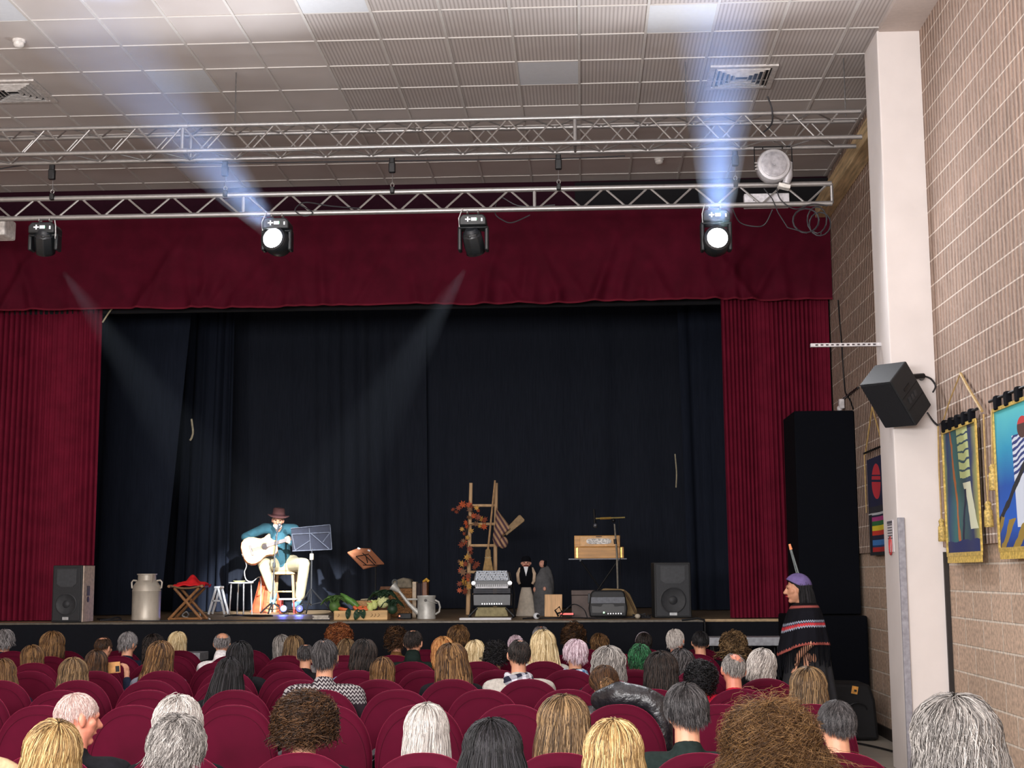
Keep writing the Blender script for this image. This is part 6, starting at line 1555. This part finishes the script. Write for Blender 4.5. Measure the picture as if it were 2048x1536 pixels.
# ================================================================ woman at the right
WYd = 12.8; k = pm(WYd)
V_ = lambda u, v, dy=0: at(u, v, WYd + dy)
hc = V_(1595, 1179); Mw = Euler((R(-2), 0, R(90))).to_matrix()
nk = V_(1606, 1213); sA, sB = V_(1610, 1228, -.17), V_(1612, 1228, .17)
x0 = V_(1610, 1200).x
it = head_items(hc, Mw, 1.04)
pel = Vector((x0 + .0, WYd, .93)); ch = Vector((x0 + .01, WYd, 1.2))
it += [(nk, hc + Vector((.02, 0, -.06)), .052, .05), (sA, sB, .055, .055), (nk + Vector((0, 0, -.02)), ch, .06, .1), (ch + Vector((0, -.06, 0)), ch + Vector((0, .06, 0)), .1, .1), (ch, pel, .12, .13)]
wr1 = V_(1597, 1312, -.2); el1 = V_(1622, 1285, -.24)
wr2 = Vector((x0 - .1, WYd + .22, .9)); el2 = Vector((x0 + .06, WYd + .24, 1.0))
it += [(sA, el1, .048, .038), (el1, wr1, .038, .026), (sB, el2, .048, .038), (el2, wr2, .038, .026)]
it += hand_items(wr1, (-.2, 0, -1), (-1, 0, 0), 1.0, .4, 1) + hand_items(wr2, (-.2, 0, -1), (-1, 0, 0), 1.0, .4, -1)
for s_ in (-1, 1):
    it += [(pel + Vector((0, s_ * .09, -.03)), Vector((x0 + .02 * s_, WYd + s_ * .09, .5)), .085, .058), (Vector((x0 + .02 * s_, WYd + s_ * .09, .5)), Vector((x0 + .03 * s_, WYd + s_ * .09, .09)), .055, .036), (Vector((x0 + .03 * s_, WYd + s_ * .09, .045)), Vector((x0 + .03 * s_ - .15, WYd + s_ * .09, .035)), .04, .032)]
me = capsules(it, .0075, 2); me.materials.append(mat('skin', (205, 148, 118)))
wp = link('person', me); tag(wp, 'standing person in patterned black poncho and purple headscarf, in profile', 'person')
hm = hair_mesh(909, 2200, .5, thick=.02, droop=.34, K=13, wid=.0024, front=52, side=84, clampy=.012); hm.materials.append(hair_mat(PAL['black'])); h_ = link('hair', hm, wp); h_.matrix_local = Matrix.Translation(hc) @ Mw.to_4x4() @ Matrix.Translation((0, -.008, .02))
# headscarf
q = MB()
def scf(u, v):
    a = lerp(-PI, PI, u); pol = v * R(78) * (1 - .35 * max(0, math.cos(a)) * 0)
    fwd = max(0, -math.cos(a))
    pol = v * (R(84) - R(30) * fwd)
    d = Vector((math.sin(a) * math.sin(pol), -math.cos(a) * math.sin(pol), math.cos(pol)))
    rr_ = 1.25
    return hc + Mw @ Vector((d.x * .1, d.y * .122 - .006, d.z * .12 + .022))
MB().grid(scf, 40, 12).build('headscarf', mat('scarf_purple', (112, 96, 150), .85, noise=.08), wp, solid=.006)
MB().ball(hc + Mw @ Vector((.03, .088, .018)), .009, 8).build('eye', mat('eye_dark', (40, 30, 26)), wp); MB().ball(hc + Mw @ Vector((-.03, .088, .018)), .009, 8).build('eye', mat('eye_dark', (40, 30, 26)), wp)
MB().tube([hc + Mw @ Vector((-.018, .098, -.056)), hc + Mw @ Vector((0, .103, -.056)), hc + Mw @ Vector((.018, .098, -.056))], .0065, 6).build('lips', mat('lips_red', (170, 60, 60), .5), wp)
MB().ball(hc + Mw @ Vector((.084, 0, -.045)), (.006, .006, .016), 8).build('earring', m_white, wp)
# poncho: outline radius by angle, pattern bands by height along the cloth
m, nt, b = newmat('poncho_knit')
uvn = N(nt, 'ShaderNodeAttribute'); uvn.attribute_name = 'band'
uva = N(nt, 'ShaderNodeAttribute'); uva.attribute_name = 'around'
zz = mth(nt, 'ABSOLUTE', mth(nt, 'SUBTRACT', mth(nt, 'FRACT', mth(nt, 'MULTIPLY', uva.outputs['Fac'], 60)), .5))
vv = mth(nt, 'ADD', uvn.outputs['Fac'], mth(nt, 'MULTIPLY', zz, .07))
nt.links.new(ramp(nt, vv, [(.0, srgb(24, 22, 26)), (.12, srgb(172, 92, 86)), (.18, srgb(24, 24, 30)), (.5, srgb(150, 160, 176)), (.535, srgb(46, 50, 70)), (.555, srgb(196, 60, 66)), (.615, srgb(150, 160, 176)), (.65, srgb(24, 24, 30)), (.97, srgb(160, 84, 76))], 'CONSTANT'), b.inputs['Base Color']); b.inputs['Roughness'].default_value = .95; b.inputs['Specular IOR Level'].default_value = .1
NU, NV = 72, 26
def pon(u, v):
    a = u * 2 * PI                                   # 0 = towards the stage (+y) .. seen side is -y
    dx, dy = math.cos(a), math.sin(a)                # -x is where she faces
    drop = .37 + .09 * max(0, -dx) ** 2 + .0 * max(0, dx) - .02 * abs(dy)
    rx = .075 + v ** .6 * (.175 if dx < 0 else .12); ry = .085 + min(1, v * 3.5) ** .5 * .2
    f = 1 + .05 * v * math.sin(a * 9 + 1) + .03 * v * math.sin(a * 17)
    return Vector((nk.x + .02 + dx * rx * f, nk.y + dy * ry * f, nk.z + .02 - drop * (v ** 1.25) + .01))
g_ = MB().grid(pon, NU, NV)
po = g_.build('poncho', m, wp, solid=.008)
me = po.data
for nm, fn in (('band', lambda i: (i // (NU + 1)) / NV), ('around', lambda i: (i % (NU + 1)) / NU)):
    a_ = me.attributes.new(nm, 'FLOAT', 'POINT'); a_.data.foreach_set('value', [fn(i) for i in range(len(me.vertices))])
q = MB()
for i in range(90):
    p = pon(i / 90, 1.0); q.tube([p, p + Vector((0, 0, -.09)), p + Vector((.01 * math.sin(i), 0, -.16 - .03 * math.sin(i * 2.3)))], .004, 4)
q.build('fringe', m_drape, po)['kind'] = 'stuff'
def skf(u, v):
    a = u * 2 * PI; r = lerp(.17, .3, v)
    return Vector((x0 + .01 + r * math.cos(a) * (1 + .06 * math.sin(a * 11)), WYd + r * .85 * math.sin(a) * (1 + .06 * math.sin(a * 11)), lerp(1.02, .12, v)))
MB().grid(skf, 66, 14).build('long_skirt', mat('skirt_dark', (34, 34, 38), .9, noise=.2, scale=12, stretch=(4, 4, .4)), wp)
# rod behind her head
t = thing('carried_rod', 'thin grey double rod with orange tip rising behind the purple headscarf', 'rod', V_(1592, 1170, .22)); b0 = t.location
MB().tube([Vector((.08, 0, -.5)), V_(1598, 1150, .22) - b0, V_(1582, 1098, .22) - b0], .008, 8).build('rod', mat('rod_grey', (120, 128, 128), .4, .3), t)
MB().tube([Vector((.07, .02, -.5)), V_(1594, 1150, .24) - b0, V_(1580, 1098, .24) - b0], .006, 8).build('rod', mat('rod_grey', (120, 128, 128)), t)
MB().tube([V_(1582, 1099, .22) - b0, V_(1579, 1088, .22) - b0], [.014, .01], 8).build('orange_tip', mat('tip_orange', (220, 130, 80), .5, emit=(1, .4, .2, .3)), t)

# ================================================================ wall loudspeaker on the pillar
N0_ = at(1781, 763, 11.38)
u1 = M3 @ Vector((.542, -.782, -.307)); u2 = M3 @ Vector((-.586, -.090, -.805)); u3 = M3 @ Vector((.602, .617, -.507))
t = thing('wall_loudspeaker', 'large black loudspeaker tilted down on the white pillar', 'loudspeaker', (0, 0, 0))
Mx = Matrix((u2, u3, u1)).transposed().to_4x4(); Mx.translation = N0_; t.matrix_world = Mx
A_, B_, C_ = .459, .321, .271
MB().span((0, 0, 0), (B_, C_, A_)).build('cabinet', m_spk, t, bevel=.01, smooth=False)
MB().span((.015, -.006, .015), (B_ - .015, .0, A_ - .015)).build('grille', m_grl, t, smooth=False)
q = MB(); q.span((-.004, C_ * .3, A_ * .32), (.002, C_ * .62, A_ * .37)); q.build('handle_slot', mat('recess_black', (16, 17, 20)), t, smooth=False)
q = MB()
for z in (.43, .68): q.span((-.003, C_ * .05, A_ * z), (.001, C_ * .95, A_ * (z + .008)))
q.build('panel_groove', mat('recess_black', (16, 17, 20)), t, smooth=False)
q = MB()
for k_ in range(3): q.box((-.002, C_ * (.3 + .17 * k_), A_ * .56), (.004, .03, .05), (.25, 0, 0))
q.build('embossed_letters', mat('emboss', (44, 46, 50), .5), t, smooth=False)
wb = at(1850, 800, PYF)
q = MB(); cc = Mx.inverted()
q.tube([Vector((B_ * .6, C_ * .9, A_ * .3)), cc @ at(1846, 752, 11.84), cc @ at(1842, 756, PYF + .01)], .025, 10)
q.build('wall_bracket', m_bmetal, t)
cord('speaker_cable', [at(1848, 752, 11.84), at(1862, 758, 11.86), at(1871, 772, 11.88), at(1866, 784, 11.8)], .008, m_cab, 'short black cable loop at the back of the tilted loudspeaker', 'cable')
cord('speaker_cable', [at(1855, 826, 11.7), at(1866, 842, 11.85), Vector((2.93, 11.8, at(1884, 851, 11.8).z))], .009, m_cab, 'black cable running from the tilted loudspeaker to the first long banner', 'cable')

# ================================================================ banners on the right wall
m_gold = mat('gold_trim', (206, 176, 92), .5, .2, noise=.2, scale=40)
m_gcord = mat('gold_cord', (176, 146, 92), .6)
BX = 2.93
def banner(name, u0, u1, vt0, vb0, vt1, label, mt, tabs, gold=True, cordp=None, h=None, fringe=True):
    a = onx(u0, vt0, BX); c = onx(u1, vt1, BX); y1, y0 = a.y, c.y        # y1 far, y0 near
    zt_ = (a.z + c.z) / 2; zb_ = onx(u0, vb0, BX).z
    t = thing(name, label, 'banner', (BX, (y0 + y1) / 2, zb_)); L = y1 - y0; H = zt_ - zb_
    def fn(u, v): return Vector((-.012 * math.sin(u * 9) * (1 - v) - .01, lerp(L / 2, -L / 2, u), v * H))
    o = MB().grid(fn, 40, 50)
    fab = o.build('painted_cloth', mt, t)
    me = fab.data
    for nm, f_ in (('bu', lambda i: (i % 41) / 40), ('bv', lambda i: (i // 41) / 50)):
        at_ = me.attributes.new(nm, 'FLOAT', 'POINT'); at_.data.foreach_set('value', [f_(i) for i in range(len(me.vertices))])
    if gold:
        MB().box((-.02, L / 2, H / 2), (.014, .016, H)).box((-.02, -L / 2, H / 2), (.014, .016, H)).box((-.02, 0, H), (.014, L, .025)).build('gold_border', m_gold, t)
        if fringe:
            q = MB().box((-.02, 0, -.01), (.014, L, .03))
            for i in range(int(L / .02)): q.box((-.02, -L / 2 + i * .02 + .01, -.045), (.01, .011, .06))
            q.build('fringe', m_gold, t)
    MB().tube([(-.02, L / 2 + .06, H + .075), (-.02, -L / 2 - .06, H + .075)], .012, 8).build('rod', m_bmetal, t)
    for i in range(tabs):
        yy = L / 2 - (i + .5) * L / tabs
        MB().prism([(-.035, -.04), (-.045, .045), (-.025, .06), (.025, .06), (.045, .045), (.035, -.04)], .04, Matrix.Translation((-.02, yy, H + .035)) @ Euler((0, 0, PI / 2)).to_matrix().to_4x4()).build('hanging_tab', m_drape, t, bevel=.008)
    return t, L, H
def attr(nt, n): a = N(nt, 'ShaderNodeAttribute'); a.attribute_name = n; return a.outputs['Fac']
def band(nt, x, lo, hi): return mth(nt, 'MULTIPLY', mth(nt, 'GREATER_THAN', x, lo), mth(nt, 'LESS_THAN', x, hi))
# first: small dark banner with red motif and coloured stripes
m, nt, b = newmat('banner_stripes'); u = attr(nt, 'bu'); v = attr(nt, 'bv')
st = ramp(nt, v, [(0, srgb(24, 28, 34)), (.035, srgb(178, 40, 40)), (.08, srgb(20, 60, 110)), (.1, srgb(60, 120, 190)), (.155, srgb(28, 30, 60)), (.2, srgb(206, 56, 40)), (.25, srgb(226, 206, 50)), (.3, srgb(44, 110, 60)), (.345, srgb(176, 60, 130)), (.39, srgb(30, 32, 60)), (.41, srgb(200, 205, 210)), (.43, srgb(44, 44, 52)), (.5, srgb(26, 30, 66))], 'CONSTANT')
st = mixc(nt, mth(nt, 'MULTIPLY', mth(nt, 'LESS_THAN', u, .22), mth(nt, 'LESS_THAN', v, .42)), st, srgb(22, 26, 40))
e = mth(nt, 'ADD', mth(nt, 'POWER', mth(nt, 'DIVIDE', mth(nt, 'SUBTRACT', u, .5), .24), 2), mth(nt, 'POWER', mth(nt, 'DIVIDE', mth(nt, 'SUBTRACT', v, .75), .18), 2))
gap = mth(nt, 'GREATER_THAN', mth(nt, 'ABSOLUTE', mth(nt, 'SUBTRACT', mth(nt, 'ADD', v, mth(nt, 'MULTIPLY', u, .06)), .785)), .012)
gap2 = mth(nt, 'GREATER_THAN', mth(nt, 'ABSOLUTE', mth(nt, 'SUBTRACT', mth(nt, 'ADD', v, mth(nt, 'MULTIPLY', u, .06)), .84)), .007)
nz = N(nt, 'ShaderNodeTexNoise'); nz.inputs['Scale'].default_value = 9
f = mth(nt, 'MULTIPLY', mth(nt, 'MULTIPLY', mth(nt, 'LESS_THAN', e, 1), gap), gap2)
nt.links.new(mixc(nt, f, st, srgb(200, 50, 64)), b.inputs['Base Color']); b.inputs['Roughness'].default_value = .9
q0 = onx(1735, 905, BX)
t, L_, H_ = banner('striped_banner', 1735, 1771, 922, 1112, 905, 'small dark blue banner with red oval motif and coloured stripes, left of pillar', m, 0, gold=False)
MB().tube([(-.02, L_ / 2, H_ + .06), (-.02, 0, H_ + .5), (-.02, -L_ / 2, H_ + .06)], .008, 6).build('hanging_cord', m_gcord, t)
MB().tube([(-.02, L_ / 2 + .05, H_ + .06), (-.02, L_ / 2 + .06, H_ * .45)], .006, 6).build('tassel_cord', m_gcord, t)
# second: tall painted banner, blue green with pale rungs and an orange line
def painted(name, maker):
    m, nt, b = newmat(name); u = attr(nt, 'bu'); v = attr(nt, 'bv')
    co, x, y, z = objxyz(nt); nz = N(nt, 'ShaderNodeTexNoise'); nz.inputs['Scale'].default_value = 3.5; nz.inputs['Detail'].default_value = 3; nt.links.new(co, nz.inputs[0])
    uw = mth(nt, 'ADD', u, mth(nt, 'MULTIPLY', mth(nt, 'SUBTRACT', nz.outputs[0], .5), .16)); vw = mth(nt, 'ADD', v, mth(nt, 'MULTIPLY', mth(nt, 'SUBTRACT', nz.outputs[0], .5), .1))
    nt.links.new(maker(nt, u, v, uw, vw), b.inputs['Base Color']); b.inputs['Roughness'].default_value = .8; return m
def mk1(nt, u, v, uw, vw):
    c = ramp(nt, uw, [(0, srgb(150, 170, 120)), (.1, srgb(40, 60, 110)), (.3, srgb(60, 110, 110)), (.45, srgb(60, 90, 90)), (.8, srgb(34, 44, 88)), (1, srgb(176, 176, 90))])
    c = mixc(nt, band(nt, mth(nt, 'ADD', uw, mth(nt, 'MULTIPLY', v, .18)), .37, .41), c, srgb(176, 104, 56))
    cen = mth(nt, 'SUBTRACT', .66, mth(nt, 'MULTIPLY', v, .12)); rung = mth(nt, 'MULTIPLY', band(nt, mth(nt, 'SUBTRACT', u, cen), -.15, .17), mth(nt, 'GREATER_THAN', mth(nt, 'FRACT', mth(nt, 'MULTIPLY', vw, 14)), .24))
    c = mixc(nt, mth(nt, 'MULTIPLY', rung, mth(nt, 'GREATER_THAN', v, .58)), c, srgb(186, 196, 134))
    c = mixc(nt, mth(nt, 'MULTIPLY', band(nt, mth(nt, 'SUBTRACT', uw, mth(nt, 'MULTIPLY', v, -.5)), .78, 1.02), band(nt, v, .18, .55)), c, srgb(214, 216, 188))
    c = mixc(nt, mth(nt, 'MULTIPLY', band(nt, mth(nt, 'ADD', uw, mth(nt, 'MULTIPLY', v, -.3)), .38, .43), mth(nt, 'LESS_THAN', v, .5)), c, srgb(30, 34, 60))
    return mixc(nt, band(nt, vw, -.2, .1), c, srgb(38, 46, 96))
banner('painted_banner', 1889, 1956, 868, 1108, 838, 'tall narrow painted banner in blue green with pale rungs and gold fringe', painted('banner_rungs', mk1), 5)
# third: wide bright blue banner with figure in striped clothes (cut by the photo's edge)
def mk2(nt, u, v, uw, vw):
    c = ramp(nt, vw, [(0, srgb(24, 50, 120)), (.2, srgb(30, 90, 190)), (.45, srgb(20, 80, 170)), (.7, srgb(40, 150, 190)), (1, srgb(90, 196, 200))])
    fig = band(nt, mth(nt, 'SUBTRACT', u, mth(nt, 'MULTIPLY', v, -.05)), .3, .56)
    zig = mth(nt, 'GREATER_THAN', mth(nt, 'SINE', mth(nt, 'MULTIPLY', mth(nt, 'ADD', vw, mth(nt, 'MULTIPLY', mth(nt, 'ABSOLUTE', mth(nt, 'SUBTRACT', u, .44)), .3)), 150)), 0)
    c = mixc(nt, mth(nt, 'MULTIPLY', fig, band(nt, v, .14, .78)), c, srgb(206, 214, 228))
    c = mixc(nt, mth(nt, 'MULTIPLY', mth(nt, 'MULTIPLY', fig, zig), band(nt, v, .5, .78)), c, srgb(40, 56, 120))
    e = mth(nt, 'ADD', mth(nt, 'POWER', mth(nt, 'DIVIDE', mth(nt, 'SUBTRACT', u, .42), .075), 2), mth(nt, 'POWER', mth(nt, 'DIVIDE', mth(nt, 'SUBTRACT', v, .82), .075), 2))
    c = mixc(nt, mth(nt, 'LESS_THAN', e, 1), c, srgb(74, 44, 36))
    c = mixc(nt, mth(nt, 'MULTIPLY', mth(nt, 'LESS_THAN', e, 1), mth(nt, 'GREATER_THAN', v, .845)), c, srgb(190, 50, 50))
    c = mixc(nt, band(nt, mth(nt, 'SUBTRACT', vw, mth(nt, 'MULTIPLY', u, .9)), .14, .2), c, srgb(28, 26, 34))
    c = mixc(nt, mth(nt, 'MULTIPLY', mth(nt, 'LESS_THAN', vw, .22), mth(nt, 'GREATER_THAN', mth(nt, 'SINE', mth(nt, 'MULTIPLY', mth(nt, 'SUBTRACT', uw, v), 30)), .2)), c, srgb(150, 124, 50))
    return c
banner('painted_banner', 1991, 2130, 828, 1098, 760, 'bright blue painted banner with standing figure, cut by the right edge', painted('banner_figure', mk2), 6)
# cords with gold tassels
m_tas = mat('tassel_gold', (196, 168, 96), .6, .2, noise=.25, scale=60)
def tassel(pts, label):
    P_ = [onx(u_, v_, BX - .03) for u_, v_ in pts]; t = thing('tassel_cord', label, 'tassel', P_[-1]); b0 = t.location
    MB().tube([p - b0 for p in P_], .007, 6).build('cord', m_gcord, t)
    MB().lathe([(.012, .02), (.026, .0), (.02, -.03), (.03, -.05), (.034, -.16), (.03, -.165)], n=12).build('tassel', m_tas, t)
def onx(u, v, X):
    d = ray(u, v); tt = X / d.x
    return Vector((X, d.y * tt, CAMZ + d.z * tt))
tassel([(1876, 852), (1878, 940), (1883, 1042)], 'gold cord and tassel hanging left of the rung banner')
tassel([(1967, 828), (1971, 930), (1976, 1008)], 'gold cord with long tassel hanging low between the two banners')
tassel([(1983, 822), (1984, 880), (1985, 934)], 'shorter gold tassel hanging right between the two banners')
cord('hanging_cord', [onx(1884, 850, 2.9), onx(1900, 800, 2.92), onx(1921, 747, 2.94)], .006, m_gcord, 'thin cord rising left to the hook above the rung banner', 'cord')
cord('hanging_cord', [onx(1921, 747, 2.94), onx(1940, 782, 2.92), onx(1964, 822, 2.9)], .012, m_gcord, 'thick gold cord falling right from the hook above the rung banner', 'cord')
# booklet held up by the person with the dark brown bob, and other small things among the seats
hp = [b for (_, _, _, l, b) in PEOPLE if 'booklet' in l][0]
bk = at(228, 1335, ROWS['E'][0] + .32)
t = thing('booklet', 'tan booklet with small dark picture held up above the seats', 'booklet', bk)
MB().box((0, 0, 0), (.1, .008, .085), (0, -.08, 0)).build('cover', mat('tan_card', (206, 148, 88), .6), t, smooth=False)
MB().box((.03, -.006, -.01), (.03, .004, .045), (0, -.08, 0)).build('printed_picture', m_bmetal, t, smooth=False)
